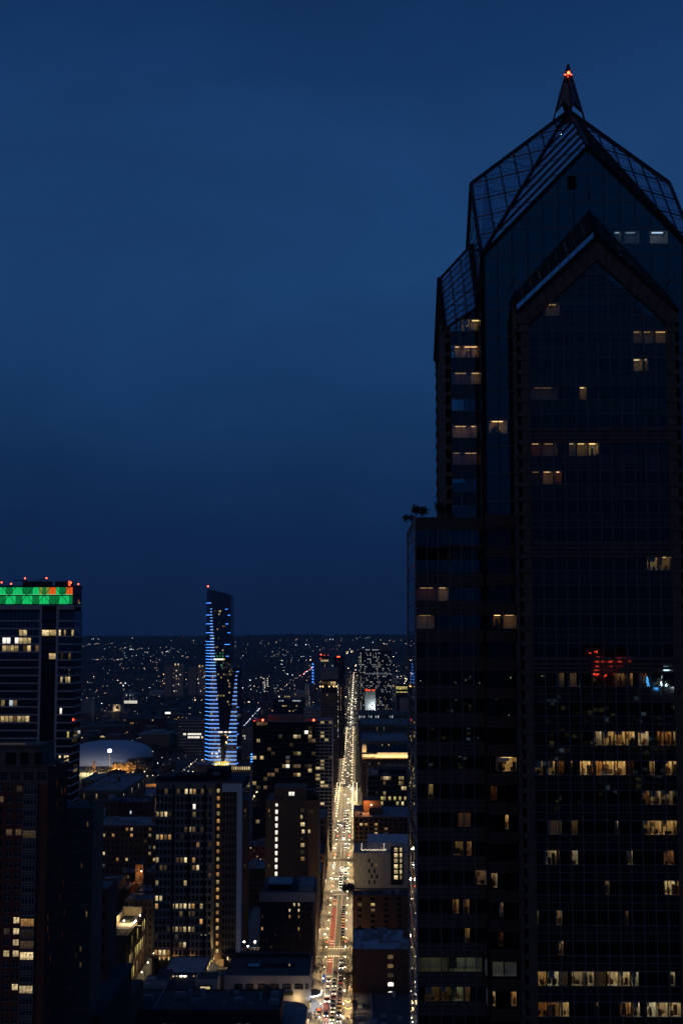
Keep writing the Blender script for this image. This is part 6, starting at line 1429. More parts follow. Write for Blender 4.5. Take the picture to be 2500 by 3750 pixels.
for px0, px1, y in ((825, 834, 2231), (834, 843, 2253), (826, 836, 2285), (834, 843, 2317), (822, 842, 2360), (828, 838, 2403)): led([(xw(px0, y, Y), Y - .2, zw(830, y, Y)), (xw(px1, y, Y), Y - .2, zw(830, y, Y))], False)
LBT = [(790 + R.uniform(-8, 35), y, m) for y, m in ((2246, 'dim'), (2246, 'warm'), (2247, 'warm'), (2258, 'warm'), (2259, 'dim'), (2290, 'dim'), (2302, 'warm'), (2303, 'dim'), (2313, 'warm'), (2313, 'dim'), (2344, 'warm'), (2345, 'dim'), (2377, 'warm'), (2378, 'warm'), (2389, 'warm'), (2392, 'green_reflection'), (2396, 'green_reflection'), (2400, 'green_reflection'), (2408, 'green_reflection'), (2408, 'green_reflection'), (2420, 'warm_bright'), (2420, 'white'), (2421, 'green_reflection'), (2432, 'green_reflection'), (2440, 'green_reflection'), (2445, 'green_reflection'))]  # green panes imitate a green reflection in the facade glass
LBT += [(x, 2421, 'white') for x in range(784, 822, 5)] + [(x, 2398 + (x % 3) * 8, 'green_reflection') for x in range(784, 820, 4)]
LBT += [(x, y, 'warm') for x, y in ((841, 2466), (838, 2480), (843, 2480), (837, 2495), (838, 2510), (840, 2524), (838, 2545), (802, 2555), (812, 2555), (822, 2556), (835, 2570), (838, 2585), (800, 2480), (808, 2481), (820, 2480), (780, 2640), (796, 2685), (830, 2700), (822, 2700), (790, 2715), (850, 2715), (835, 2685), (785, 2730), (800, 2730))]
LBT += [(775 + R.uniform(0, 35), 2755 + R.uniform(0, 45), R.choice(('white', 'cool', 'dim'))) for _ in range(34)] + [(x, 2684, 'white') for x in range(798, 848, 6)] + [(x, 2697, 'dim') for x in range(775, 815, 6)]
LBT += [(R.uniform(772, 775 + (y - 2240) * .06), y, R.choice(('dim', 'cool_dim', 'dim', 'warm'))) for y in (R.uniform(2300, 2790) for _ in range(70))] + [(R.uniform(868 - (y - 2460) * .12, 868), y, R.choice(('dim', 'cool_dim', 'dim'))) for y in (R.uniform(2500, 2790) for _ in range(40))]
seen = set()
for x, y, m in LBT:
    z = zw(800, y, Y); z = round(z / 3.6) * 3.6 + 1.5; xx = round(xw(x, y, Y) / 1.65) * 1.65
    if (xx, z) in seen or z < z0 + 2 or xx > XR2 - 1 or (xx > XR - 1 and z > zlow - 3): continue
    seen.add((xx, z)); place('window', quad_mesh(1.5, 1.9, m, 'window'), bt, (xx, Y - .12, z))
fm = MB()
for k in range(60):
    z = z0 + 4 + k * 3.6
    if z < zrr - 4: fm.box(XL + .05, XR - .05, Y - .09, Y - .02, z - .12, z + .12)
    if z < zlow - 2: fm.box(XR + .5, XR2 - .05, Y - .06, Y + .03, z - .12, z + .12)
fm.build('floor_line', 'dark_metal', bt, kind='stuff')
for i, y in enumerate(rows_[4:-1]):
    za, zb_ = zw(780, rows_[i + 5], Y) + .35, zw(780, y, Y) - .35
    if zb_ - za > 7: continue
    f = (y - 2208) / (2798 - 2208); xe = xw(774 + f ** .92 * 37.5, y, Y)
    MB().box(XL + .03, xe, Y - .1, Y + .02, za, zb_).build('lit_spandrel', 'led_spandrel', bt)  # bluish panels added between the bands to show their glow
    if y > 2455: MB().box(xw(864.5 - (y - 2460) / 338 * 42.5, y, Y), XR2 - .1, Y - .1, Y + .02, za, zb_).build('lit_spandrel', 'led_spandrel', bt)
p = at(762, 2147, Y + 8); MB().ball(p, .9).build('red_light', 'red_lamp', bt)
# logo disc near the top right, unlit
p = at(833, 2200, Y); b = MB()
for k in range(14):
    a0, a1 = 2 * math.pi * k / 14, 2 * math.pi * (k + 1) / 14
    b.bar((p.x + 2.4 * math.cos(a0), Y - .2, p.z + 3.4 * math.sin(a0)), (p.x + 2.4 * math.cos(a1), Y - .2, p.z + 3.4 * math.sin(a1)), .5, .8)
b.build('round_emblem', 'brown_wall', bt)
for k in range(26):
    x = R.uniform(xw(786, 2820, Y), xw(840, 2820, Y)); MB().box(x - .5, x + .5, Y - .3, Y - .1, 8 + R.uniform(0, 5), 9.2 + R.uniform(0, 5.5)).build('lobby_lamp', 'gold_sparkle' if k % 4 else 'warm_bright', bt)
MB().box(xw(785, 2820, Y), xw(838, 2820, Y), Y - .2, Y - .05, 7.5, z0 - .5).build('lobby_glazing', 'gold_sparkle', bt)
l_ = bpy.data.lights.new('lobby_light', 'POINT'); l_.energy = 9000; l_.color = (1, .65, .2); l_.shadow_soft_size = 1; place('lobby_light', l_, bt, ((XL + XR2) / 2, Y - 8, 12))
for k in range(9):
    p = at(848 + k * 8, 2843, Y - 8); MB().box(p.x - .6, p.x + .6, Y - 8.3, Y - 7.8, 5, 8.5).build('terrace_post', 'warm_bright', bt)
MB().box(xw(843, 2843, Y - 8), xw(920, 2843, Y - 8), Y - 8.2, Y - 7.4, 8.6, 9.2).build('terrace_beam', 'pale_stone', bt)
roofblock('grey_clinic_block', 'grey block with small white windows beside the blue-lit tower', 888, 924, 2664, 1640, 40, 'concrete', 'roof_dark', 6, 16, [(892, 2694, 'white'), (899, 2694, 'white'), (899, 2706, 'white'), (907, 2774, 'orange')], .02, 1, seed=110, wf=.4)
t, *_ = roofblock('blue_edge_block', 'low block edged with short blue light strips behind the dark glass block', 912, 926, 2760, 1620, 20, 'blue_glass', 'roof_dark', 3, 8, rnd=.05, units=0, seed=111)
for k in range(9): 
    p = at(921, 2762 + k * 9, 1619); MB().box(p.x - 1, p.x + 1.2, 1618.8, 1619.2, p.z - .5, p.z + .5).build('blue_light', 'led_blue', t)
p = at(900, 2808, 1610); t = thing('pale_billboard', 'blank pale billboard beside the foot of the blue-lit tower', 'billboard', (p.x, 1610, 0)); MB().box(p.x - 4, p.x + 4, 1609.8, 1610.2, p.z - 3.4, p.z + 3.4).build('panel', 'concrete', t); MB().box(p.x - .3, p.x + .3, 1610.2, 1610.6, 0, p.z).build('post', 'dark_metal', t)
p = at(751, 2833, 1540); t = thing('white_sign_pylon', 'tall white lit sign pylon beside the road left of the blue tower', 'sign', (p.x, 1540, 0)); MB().box(p.x - 1.1, p.x + 1.1, 1539.8, 1540.2, 0, p.z + 3.2).build('panel', 'warm', t); MB().box(p.x - 1.3, p.x + 1.3, 1539.7, 1540.3, p.z + 3.2, p.z + 3.8).build('cap', 'concrete_dark', t)
# ------------------------------------------------------------------ beyond the river, left: museum, stadium, park dome, bridges
for i, (a, m_, b_, yt, lb) in enumerate(((603, 634, 672, 2437, 'pair of brown high-rise dormitory slabs, the one farther from the blue-lit tower'), (691, 723, 757, 2443, 'brown high-rise dormitory slab next to the blue-lit tower'))):
    Y = 3380.0; t = thing('dormitory_tower', lb, 'tower', (xw((a + b_) / 2, yt, Y), Y, 0), 'twin dormitory towers'); z1 = zw(a, yt, Y)
    MB().box(xw(a, yt, Y), xw(m_ - 4, yt, Y), Y, Y + 30, 0, z1).box(xw(m_ - 4, yt, Y), xw(m_, yt, Y), Y + 8, Y + 30, 0, z1 - 2).box(xw(m_, yt, Y), xw(b_, yt, Y), Y + 3, Y + 30, 0, z1 + 4).build('wall', 'dorm_wall', t)
    rbm = MB()
    for k in range(7): x = xw(a + 3 + k * 4, yt, Y); rbm.box(x, x + .7, Y - .6, Y, 0, z1)
    rbm.build('wall_rib', 'dorm_wall', t)
    for k in range(26):
        px = R.choice((m_ + 4, m_ + 12, m_ + 20, m_ + 26, m_ + 1)); py = yt + R.choice(range(4, 104, 5)); p = at(px, py, Y)
        place('window', quad_mesh(2.2, 2.2, R.choice(('white', 'warm', 'dim', 'dim')), 'window'), t, (p.x, Y + 2.8, p.z))
    for px in (m_ + 8, m_ + 19): p = at(px, yt - 3, Y); place('window', quad_mesh(3, 5, 'warm_bright', 'window'), t, (p.x, Y + 2.7, p.z))
Y = 2560.0
t = thing('rotunda', 'low museum rotunda with a conical roof and softly lit drum', 'museum', (xw(428, 2600, Y), Y, 0)); c = (xw(428, 2600, Y), Y + 14)
ring = lambda r, n=14: [(c[0] + r * math.cos(2 * math.pi * k / n), c[1] + r * math.sin(2 * math.pi * k / n)) for k in range(n)]
zd0, zd1 = zw(428, 2601, Y), zw(428, 2580, Y)
MB().prism(ring(10.5), 0, zd1).build('drum', 'pale_stone', t); b = MB(); n_ = 14; rr_ = ring(11.2)
for k in range(n_): b.poly([(*rr_[k], zd1), (*rr_[(k + 1) % n_], zd1), (c[0], c[1], zw(428, 2566, Y))])
b.build('roof', 'roof_dark', t); MB().box(c[0] - 26, c[0] + 26, Y - 6, Y + 30, 0, zd0 - 2).build('wing', 'concrete_dark', t)
for dx in (-1.5, 1.5): place('window', quad_mesh(2.4, 7, 'dim', 'window'), t, (c[0] + dx, c[1] - 10.7, (zd0 + zd1) / 2))
l_ = bpy.data.lights.new('drum_light', 'POINT'); l_.energy = 9000; l_.color = (1, .8, .5); l_.shadow_soft_size = 1; place('drum_light', l_, t, (c[0] - 4, Y - 6, zd0 + 2))
Y = 2080.0
t = thing('stadium_arcade', 'brick stadium wall with two tiers of softly lit arches', 'stadium', (xw(380, 2700, Y), Y, 0))
za_, zb__ = 0, zw(380, 2663, Y)
MB().prism([(xw(300, 2690, Y), Y), (xw(470, 2690, Y), Y + 30), (xw(470, 2690, Y), Y + 70), (xw(300, 2690, Y), Y + 70)], 0, zb__).build('wall', 'brick_brown', t)
for k in range(8):
    px = 315 + k * 19; fy = 30 * (px - 300) / 170; 
    p = at(px, 2681 - k * 1.4, Y + fy); 
    b = MB(); w, h = 2.0, 2.4
    b.poly([(p.x - w, p.y - .2, p.z - h), (p.x + w, p.y - .2, p.z - h)] + [(p.x + w * math.cos(math.pi * i / 6), p.y - .2, p.z + h * .4 + w * math.sin(math.pi * i / 6)) for i in range(7)]); b.build('arch', 'dim', t)
    if k < 5:
        p = at(313 + k * 21, 2701 - k * .7, Y - 8); b = MB(); w = 3.6
        b.poly([(p.x - w, p.y, p.z - .6), (p.x + w, p.y, p.z - .6)] + [(p.x + w * math.cos(math.pi * i / 6), p.y, p.z + w * .55 * math.sin(math.pi * i / 6)) for i in range(7)]); b.build('gate_arch', 'warm' if k % 2 else 'yellow_lit', t)
MB().box(xw(296, 2700, Y - 7.9), xw(420, 2700, Y - 7.9), Y - 7.9, Y, 0, zw(350, 2693, Y)).build('base', 'brick_brown', t)
for k, px in enumerate((330, 366, 407, 446)): MB().tube((xw(px, 2650, Y + 20), Y + 40, 0), (xw(px, 2650, Y + 20), Y + 40, zw(px, 2620, Y + 40)), .25, .2).build('light_mast', 'metal_grey', t)
l_ = bpy.data.lights.new('arcade_light', 'POINT'); l_.energy = 14000; l_.color = (1, .6, .25); l_.shadow_soft_size = 1; place('arcade_light', l_, t, (xw(350, 2700, Y), Y - 14, 12))
# inflated sports dome
Y = 1640.0
dx0, dx1 = xw(205, 2790, Y + 60), xw(532, 2790, Y + 60)
t = thing('air_dome', 'huge white inflated sports dome glowing blue at dusk beside the park', 'dome', ((dx0 + dx1) / 2, Y + 90, 0))
b = MB(); cx_, cy__, a_, bb_, hh = (dx0 + dx1) / 2, Y + 105, (dx1 - dx0) / 2, 105, 22
nu, nv = 40, 12
for j in range(nv + 1):
    ph = math.pi / 2 * j / nv
    for i in range(nu):
        th = 2 * math.pi * i / nu; s_ = lambda v, e: math.copysign(abs(v) ** e, v)
        b.v.append((cx_ + a_ * s_(math.cos(th), .8) * math.cos(ph) ** .8, cy__ + bb_ * s_(math.sin(th), .8) * math.cos(ph) ** .8, hh * math.sin(ph) ** .9))
for j in range(nv):
    for i in range(nu): b.f.append((j * nu + i, j * nu + (i + 1) % nu, (j + 1) * nu + (i + 1) % nu, (j + 1) * nu + i)); b.m.append(0)
b.build('membrane', 'dome_white', t, smooth=True)
cb = MB()
for k in range(9):
    u = -1 + 2 * (k + .5) / 9
    for j in range(10):
        p0_, p1_ = [(cx_ + a_ * u, cy__ - bb_ * math.sqrt(1 - u * u) * math.cos(q), hh * math.sin(q) * math.sqrt(max(.05, 1 - u * u)) + .25) for q in (math.pi / 2 * j / 10, math.pi / 2 * (j + 1) / 10)]
        cb.bar(p0_, p1_, .12, .12)
cb.build('cable', 'metal_grey', t)
t = thing('floodlight_mast', 'tall floodlight mast shining in front of the white dome', 'floodlight', gnd(402, 2836))
p = gnd(402, 2836); q = at(402, 2749, p.y); MB().tube(p, q, .5, .3).build('mast', 'metal_grey', t)
MB().box(q.x - 2.2, q.x + 2.2, q.y - .4, q.y + .1, q.z - 1.2, q.z + 1.4).build('lamp_head', 'bulb_white', t)
for dx in (-3, 3):
    l_ = bpy.data.lights.new('flood', 'SPOT'); l_.energy = 85000; l_.spot_size = math.radians(120); l_.spot_blend = .9; l_.color = (.95, .93, 1); l_.shadow_soft_size = 1.2
    place('flood', l_, t, (q.x + dx, q.y + 2, q.z - 1.5)).rotation_euler = (math.radians(40), 0, math.radians(25))
t = thing('field_wall', 'long brightly lit pale wall along the sports field', 'wall', gnd(350, 2846)); p, p2 = gnd(296, 2848), gnd(402, 2844)
MB().box(p.x - 30, p2.x, p2.y, p2.y + .5, 0, 4.4).build('panel', 'cream_wall', t); MB().box(p.x - 30, p2.x, p2.y - .1, p2.y + .6, 4.4, 4.7).build('coping', 'brick_red', t)
for k in range(4):
    l_ = bpy.data.lights.new('field_light', 'POINT'); l_.energy = 7000; l_.color = (1, .88, .55); l_.shadow_soft_size = 1; place('field_light', l_, t, (p.x + (p2.x - p.x) * (k + .5) / 4, p2.y - 9, 7))
structure(MB().box(-470, -205, 1440, 1600, -.2, .02), 'park_lawn', 'grass')
# trees
def tree(name, label, loc, h, w, kind, mat, group=None, n=420, seed=1, bare=False, cat='tree'):
    r_ = random.Random(seed); t = thing(name, label, cat, loc, group); x, y, z = loc
    tk = MB(); tk.tube((x, y, z), (x + r_.uniform(-.2, .2), y, z + h * .45), h * .025, h * .016)
    tips = []
    for k in range(7 if not bare else 11):
        a = 2 * math.pi * k / 7 + r_.uniform(-.3, .3); s0 = z + h * r_.uniform(.3, .5); L = w * r_.uniform(.5, .9)
        e_ = Vector((x + math.cos(a) * L * .8, y + math.sin(a) * L * .8, s0 + h * r_.uniform(.2, .45))); tk.tube((x, y, s0), e_, h * .012, h * .005, 5); tips.append(e_)
    tk.build('trunk', 'bark', t)
    cr_ = MB()
    if bare:
        for e_ in tips:
            for _ in range(9):
                f_ = e_ + Vector((r_.gauss(0, w * .25), r_.gauss(0, w * .25), r_.uniform(-.05, .22) * h)); cr_.bar(e_, f_, h * .005, h * .005)
                for _ in range(4): cr_.bar(f_, f_ + Vector((r_.gauss(0, w * .12), r_.gauss(0, w * .12), r_.uniform(0, .09) * h)), h * .003, h * .003)
        cr_.build('crown', 'bark', t)
    else:
        for _ in range(n):
            if kind == 'cone':
                f = r_.random() ** .7; a = r_.uniform(0, 6.28); rad = w * .5 * (1 - f) * math.sqrt(r_.random()); c = Vector((x + rad * math.cos(a), y + rad * math.sin(a), z + h * (.08 + .92 * f)))
            elif kind == 'weep':
                a = r_.uniform(0, 6.28); q = math.sqrt(r_.random()); c = Vector((x + w * .55 * q * math.cos(a), y + w * .5 * q * math.sin(a), z + h * (.15 + .8 * math.sqrt(max(0, 1 - q * q)) * r_.uniform(.35, 1))))
            else:
                v = Vector((r_.gauss(0, 1), r_.gauss(0, 1), r_.gauss(0, 1))).normalized() * r_.uniform(.45, 1); b0 = r_.choice(tips); c = Vector((x, y, z + h * .62)).lerp(b0, .45) + Vector((v.x * w * .34, v.y * w * .34, v.z * h * .26))
            s = w * .06 * r_.uniform(.6, 1.5); d1 = Vector((r_.gauss(0, s), r_.gauss(0, s), r_.gauss(0, s))); d2 = Vector((r_.gauss(0, s), r_.gauss(0, s), r_.gauss(0, s) - (s if kind == 'weep' else 0)))
            cr_.poly([c - d1, c + d2, c + d1, c - d2 * .6])
        cr_.build('crown', mat, t)
    return t
def lamp_at(t, p, e, c, n='tree_light'):
    l_ = bpy.data.lights.new(n, 'POINT'); l_.energy = e; l_.color = c; l_.shadow_soft_size = .8; place(n, l_, t, p)
p = gnd(345, 2838); t = tree('conifer', 'slim tree strung with pinkish lights in front of the dome', (p.x, p.y, 0), 17, 6.5, 'cone', 'leaf_gold', n=500, seed=2); lamp_at(t, (p.x + 2, p.y - 7, 6), 6000, (1, .5, .3))
for px, w, h, lb, e in ((440, 22, 13, 'broad willow glowing amber under a lamp beside the floodlight mast', 24000), (480, 24, 13, 'second amber-lit willow, dimmer, right of the glowing one', 7000), (515, 22, 11, 'dim amber tree fading into the dark park', 1800)):
    p = gnd(px, 2838); t = tree('willow', lb, (p.x, p.y + 6, 0), h, w, 'weep', 'leaf_gold', n=900, seed=px); lamp_at(t, (p.x - 7, p.y - 12, 9), e, (1, .62, .22))
for i, (px, py, h, w, lb) in enumerate(((412, 2850, 10, 9, 'dark evergreen clump at the foot of the floodlight mast'), (432, 2850, 11, 10, 'dark bushy tree under the glowing willow'), (449, 2848, 9, 9, 'dark low tree right of the evergreen clump'), (490, 2748, 14, 20, 'dark round tree against the white dome'), (520, 2756, 10, 16, 'dark spreading tree by the far end of the dome'), (463, 2748, 10, 14, 'dark tree on the rim of the dome lawn'))):
    p = gnd(px, py); tree('park_tree', lb, (p.x, p.y, 0), h, w, 'round', 'leaf_dark', n=420, seed=200 + i)
for i, px in enumerate((322, 333, 352, 360, 372, 380, 391, 398)):
    p = gnd(px, 2846); tree('bare_tree', 'thin bare tree silhouetted against the lit field wall', (p.x, p.y - 6, 0), R.uniform(9, 14), R.uniform(5, 8), 'round', 'bark', 'bare trees along the field wall', seed=300 + i, bare=True)
r_ = random.Random(3)
PK = None
for i in range(46):
    px, py = r_.uniform(420, 700), r_.uniform(2752, 2850)
    if px > 640 and py > 2790: continue
    p = gnd(px, py)
    if PK is None: PK = tree('park_tree', 'dark leafless park tree between the dome and the lit road', (p.x, p.y, 0), 11, 11, 'round', 'bark', 'trees across the dark park', n=260, seed=77)
    else: k = copy_tree(PK, (p.x, p.y, 0), r_.uniform(0, 6)); s_ = r_.uniform(.7, 1.3); k.scale = (s_, s_, s_)
# columbia-style low pavilion with stepped blue roof, parking decks, pale offices
t = thing('stepped_roof_pavilion', 'dark pavilion with a stepped pale blue roof above the park', 'building', (xw(565, 2690, 1880), 1880, 0)); Y = 1880.0
MB().box(xw(515, 2700, Y), xw(622, 2700, Y), Y, Y + 50, 0, zw(560, 2690, Y)).build('wall', 'concrete_dark', t)
MB().box(xw(508, 2690, Y), xw(535, 2690, Y), Y - 2, Y + 50, zw(560, 2690, Y), zw(560, 2687, Y)).box(xw(535, 2685, Y), xw(588, 2685, Y), Y - 2, Y + 60, zw(560, 2690, Y), zw(560, 2681, Y)).box(xw(588, 2690, Y), xw(624, 2690, Y), Y - 2, Y + 50, zw(560, 2690, Y), zw(560, 2686, Y)).build('roof', 'roof_blue', t)
t, *_ = roofblock('lit_parking_deck', 'parking deck with two bright bands of lit openings', 655, 755, 2638, 1800, 45, 'concrete', 'roof_dark', 18, 11, [(x, y, 'white') for y in (2693, 2706) for x in range(676 + (y > 2700) * 14, 742, 6)], .01, 2, seed=120, wf=.8, hf=.6)
roofblock('lamp_sign_office', 'dark office with a bright white rooftop panel and small amber windows', 600, 672, 2618, 2300, 40, 'concrete_dark', 'roof_dark', 10, 8, [(x, y, 'warm') for x, y in ((640, 2632), (650, 2631), (657, 2628), (666, 2626), (612, 2630), (620, 2630), (561, 2635))], .02, 2, seed=121, wf=.5)
p = at(615, 2611, 2300); t = thing('white_panel_sign', 'blank bright white rooftop panel', 'sign', (p.x, 2300, 0)); MB().box(p.x - 4.6, p.x + 4.6, 2299.6, 2300, p.z - 1.5, p.z + 1.6).build('panel', 'white', t); MB().box(p.x - .4, p.x + .4, 2300, 2300.5, 0, p.z).build('post', 'dark_metal', t)
roofblock('strip_lit_lab', 'low lab with two glowing white window strips behind the rotunda', 455, 508, 2565, 2800, 40, 'concrete_dark', 'roof_grey', 12, 7, [(x, y, 'white') for y in (2569, 2577) for x in range(458, 505, 4)], .0, 2, seed=122, wf=.9, hf=.5)
roofblock('long_dark_hall', 'long dark hall with a row of small amber windows behind the stadium', 455, 600, 2632, 2180, 40, 'brick_dark', 'roof_dark', 20, 5, [(460, 2634, 'white'), (462, 2640, 'warm'), (480, 2645, 'orange'), (490, 2645, 'orange'), (505, 2645, 'dim'), (560, 2636, 'warm')], .02, 4, seed=123, wf=.5)
roofblock('foggy_pale_tower', 'greyish tower block at the side of the green-crowned tower', 300, 332, 2560, 2450, 40, 'concrete', 'roof_grey', 5, 20, rnd=.04, units=1, seed=124, wf=.4)
roofblock('low_white_store', 'low white-lit store far behind the rotunda', 448, 502, 2540, 3300, 60, 'concrete', 'roof_pale', 12, 2, [(462, 2539, 'white'), (475, 2540, 'cool'), (488, 2540, 'cool')], .1, 1, seed=125)
roofblock('pale_long_shed', 'long pale shed with a lit eave left of the dormitory slabs', 550, 595, 2532, 3450, 60, 'white_wall', 'roof_pale', 10, 2, [(565, 2546, 'warm')], .1, 0, seed=126)
# expressway decks lit by sodium lamps
t = thing('river_bridge', 'pair of bridge decks washed orange by sodium lamps', 'bridge', gnd(550, 2880))
for yy, zz, w, e in ((1330, 12, 9, 2600), (1225, 11, 7, 1300)):
    xa_, xb_ = xw(497, 2865, yy), xw(650, 2865, yy)
    MB().box(xa_ - 60, xb_ + 60, yy, yy + w, zz - 1.6, zz).build('deck', 'concrete', t); MB().box(xa_ - 60, xb_ + 60, yy, yy + .3, zz, zz + 1.4).build('rail', 'concrete', t)
    for k in range(5): MB().box(xa_ + 22 * k, xa_ + 22 * k + 1.6, yy + 2, yy + w - 2, 0, zz - 1.6).build('pier', 'concrete', t)
    for k in range(4): lamp_at(t, (xa_ + 6 + 13 * k, yy - 4, zz + 5), e, (1, .38, .08), 'deck_light')
# ------------------------------------------------------------------ street lamps along the avenue
def lamp_proto(label, group, arm):
    t = thing('street_lamp', label, 'street lamp', (0, 0, 0), group)
    MB().tube((0, 0, 0), (0, 0, 4.5), .09, .06).box(-.2, .2, -.2, .2, 0, .5).build('pole', 'dark_metal', t)
    MB().ball((0, 0, 4.75), .20, n=8, m=5).build('globe', 'bulb', t); MB().tube((0, 0, 5.0), (0, 0, 5.2), .16, .02).build('cap', 'dark_metal', t)
    return t
def lamp_row(label, group, pts, e):
    pr = None
    for x, y, z in pts:
        if pr is None: pr = lamp_proto(label, group, 0); pr.location = (x, y, z); t = pr
        else: t = copy_tree(pr, (x, y, z))
        l_ = bpy.data.lights.new('lamp_light', 'SPOT'); l_.spot_size = math.radians(158); l_.spot_blend = .35; l_.energy = e * (1.25 if y < 1030 else 2.0 if y < 1420 else 1.0) * R.uniform(.35, 1.5); l_.color = (1, .70, .33); l_.shadow_soft_size = .28
        o = bpy.data.objects.new('lamp_light', l_); COL.objects.link(o); o.parent = t; o.location = (0, 0, 4.75)
ys1 = [556 + 20.5 * k for k in range(29)]
lamp_row('white globe lamp on a slim pole, south pavement row of the avenue', 'globe lamps on the south pavement', [(-15.5, y, .15) for y in ys1 if not any(a < y < b for a, b in CROSS)], 3600)
lamp_row('white globe lamp on a slim pole, north pavement row of the avenue', 'globe lamps on the north pavement', [(-5.6, y, .15) for y in ys1 if not any(a < y < b for a, b in CROSS)], 3600)
yb = [1160 + 17 * k for k in range(16)]
lamp_row('twin-row bridge lamp at the kerb of the river bridge, south side', 'bridge lamps by the south kerb', [(-17.6, y, .15) for y in yb], 3000)
lamp_row('twin-row bridge lamp at the kerb of the river bridge, north side', 'bridge lamps by the north kerb', [(-3.6, y, .15) for y in yb], 3000)
lamp_row('outer bridge lamp along the parapet, south edge', 'outer bridge lamps', [(-20.6, y, .15) for y in yb[6:]], 900)
lamp_row('outer bridge lamp along the parapet, north edge', 'outer bridge lamps north', [(.4, y, .15) for y in yb[6:]], 900)
yf = [1425 + 34 * k for k in range(26)]
lamp_row('far avenue lamp, one of a string beyond the bridge, south side', 'far avenue lamps south', [(-16, y, 0) for y in yf], 5200)
lamp_row('far avenue lamp, one of a string beyond the bridge, north side', 'far avenue lamps north', [(-5, y + 15, 0) for y in yf], 5200)
for y in range(2320, 5200, 150):
    l_ = bpy.data.lights.new('avenue_light', 'POINT'); l_.energy = 14000; l_.color = (1, .80, .48); l_.shadow_soft_size = 2
    lt = thing('street_lamp', 'distant avenue lamp in the bright streak toward the hills', 'street lamp', (-10.5, y, hz(-10, y)), 'distant avenue lamps'); place('lamp_light', l_, lt, (-10.5, y, 9 + hz(-10, y))); MB().tube((-3, y, hz(-10, y)), (-3, y, 10 + hz(-10, y)), .2, .15).build('pole', 'dark_metal', lt); MB().bar((-3, y, 10 + hz(-10, y)), (-9, y, 10.3 + hz(-10, y)), .2, .2).build('arm', 'dark_metal', lt); MB().ball((-10, y, 10 + hz(-10, y)), .9).build('lamp', 'far_bulb', lt)
lamp_row('warm lamp along the road left of the blue-lit tower', 'lamps on the road by the blue tower', [(-191, 1170 + 26 * k, 0) for k in range(23)], 3600)
# ------------------------------------------------------------------ vehicles
CARM = ['car_black', 'car_grey', 'car_silver', 'car_white', 'car_black', 'car_blue', 'car_red', 'car_black', 'car_grey', 'car_yellow']
CARN = {'car_black': 'black', 'car_grey': 'dark grey', 'car_silver': 'silver', 'car_white': 'white', 'car_blue': 'blue', 'car_red': 'red', 'car_yellow': 'yellow'}
PROTO = {}
def car_parts(kind, mat):
    """Car facing -Y, origin on the road under its middle. Returns a list of (name, mesh, parent index)."""
    key = (kind, mat)
    if key in PROTO: return PROTO[key]
    L, Wd, Hh = {'sedan': (4.6, 1.82, 1.45), 'suv': (4.8, 1.95, 1.78), 'van': (5.8, 2.1, 2.5)}[kind]
    res = []
    def mk(nm, b, m, par=-1):
        me = bpy.data.meshes.new(nm); me.from_pydata(b.v, [], b.f); me.materials.append(MATS[m]); res.append((nm, me, par)); return len(res) - 1
    w, y0, y1 = Wd / 2, -L / 2, L / 2
    hb = Hh * (.58 if kind == 'sedan' else .6)
    prof = [(y0, .35), (y0 + .05, hb * .78), (y0 + L * .25, hb), (y1 - L * (.16 if kind == 'sedan' else .02), hb * 1.02), (y1, hb * .9), (y1, .35)]
    b = MB(); n = len(prof)
    b.v = [(-w, y, z) for y, z in prof] + [(w, y, z) for y, z in prof]
    b.f = [tuple(range(n)), tuple(reversed(range(n, 2 * n)))] + [((i + 1) % n, i, n + i, n + (i + 1) % n) for i in range(n)]
    body = mk('body', b, mat)
    cab = {'sedan': [(y0 + L * .26, hb), (y0 + L * .42, Hh), (y0 + L * .72, Hh), (y0 + L * .86, hb)], 'suv': [(y0 + L * .25, hb), (y0 + L * .36, Hh), (y1 - L * .08, Hh), (y1 - .05, hb)], 'van': [(y0 + L * .14, hb), (y0 + L * .24, Hh), (y1 - .05, Hh), (y1 - .02, hb)]}[kind]
    b = MB(); n = 4; wi, wt = w - .06, w - .2
    b.v = [(-(wt if i in (1, 2) else wi), y, z) for i, (y, z) in enumerate(cab)] + [((wt if i in (1, 2) else wi), y, z) for i, (y, z) in enumerate(cab)]
    b.f = [(0, 1, 2, 3), (7, 6, 5, 4), (1, 0, 4, 5), (2, 1, 5, 6), (3, 2, 6, 7), (0, 3, 7, 4)]
    mk('windows', b, 'car_glass')
    b = MB().box(-wt + .02, wt - .02, cab[1][0] + .05, cab[2][0] - .05, Hh - .01, Hh + .05); mk('roof', b, mat)
    for sx in (-1, 1):
        for fy in (y0 + L * .19, y1 - L * .19): mk('wheel', MB().tube((sx * (w - .2), fy, .34), (sx * (w + .01), fy, .34), .34, .34, 10), 'tyre')
        mk('headlight', MB().box(sx * (w - .28) - .16, sx * (w - .28) + .16, y0 - .06, y0 + .02, .58, .78), 'head_light'); mk('tail_light', MB().box(sx * (w - .22) - .14, sx * (w - .22) + .14, y1 - .01, y1 + .04, .62, .85), 'tail_light')
    mk('bumper', MB().box(-w + .05, w - .05, y0 - .08, y0 + .1, .28, .5), 'tyre')
    PROTO[key] = res; return res
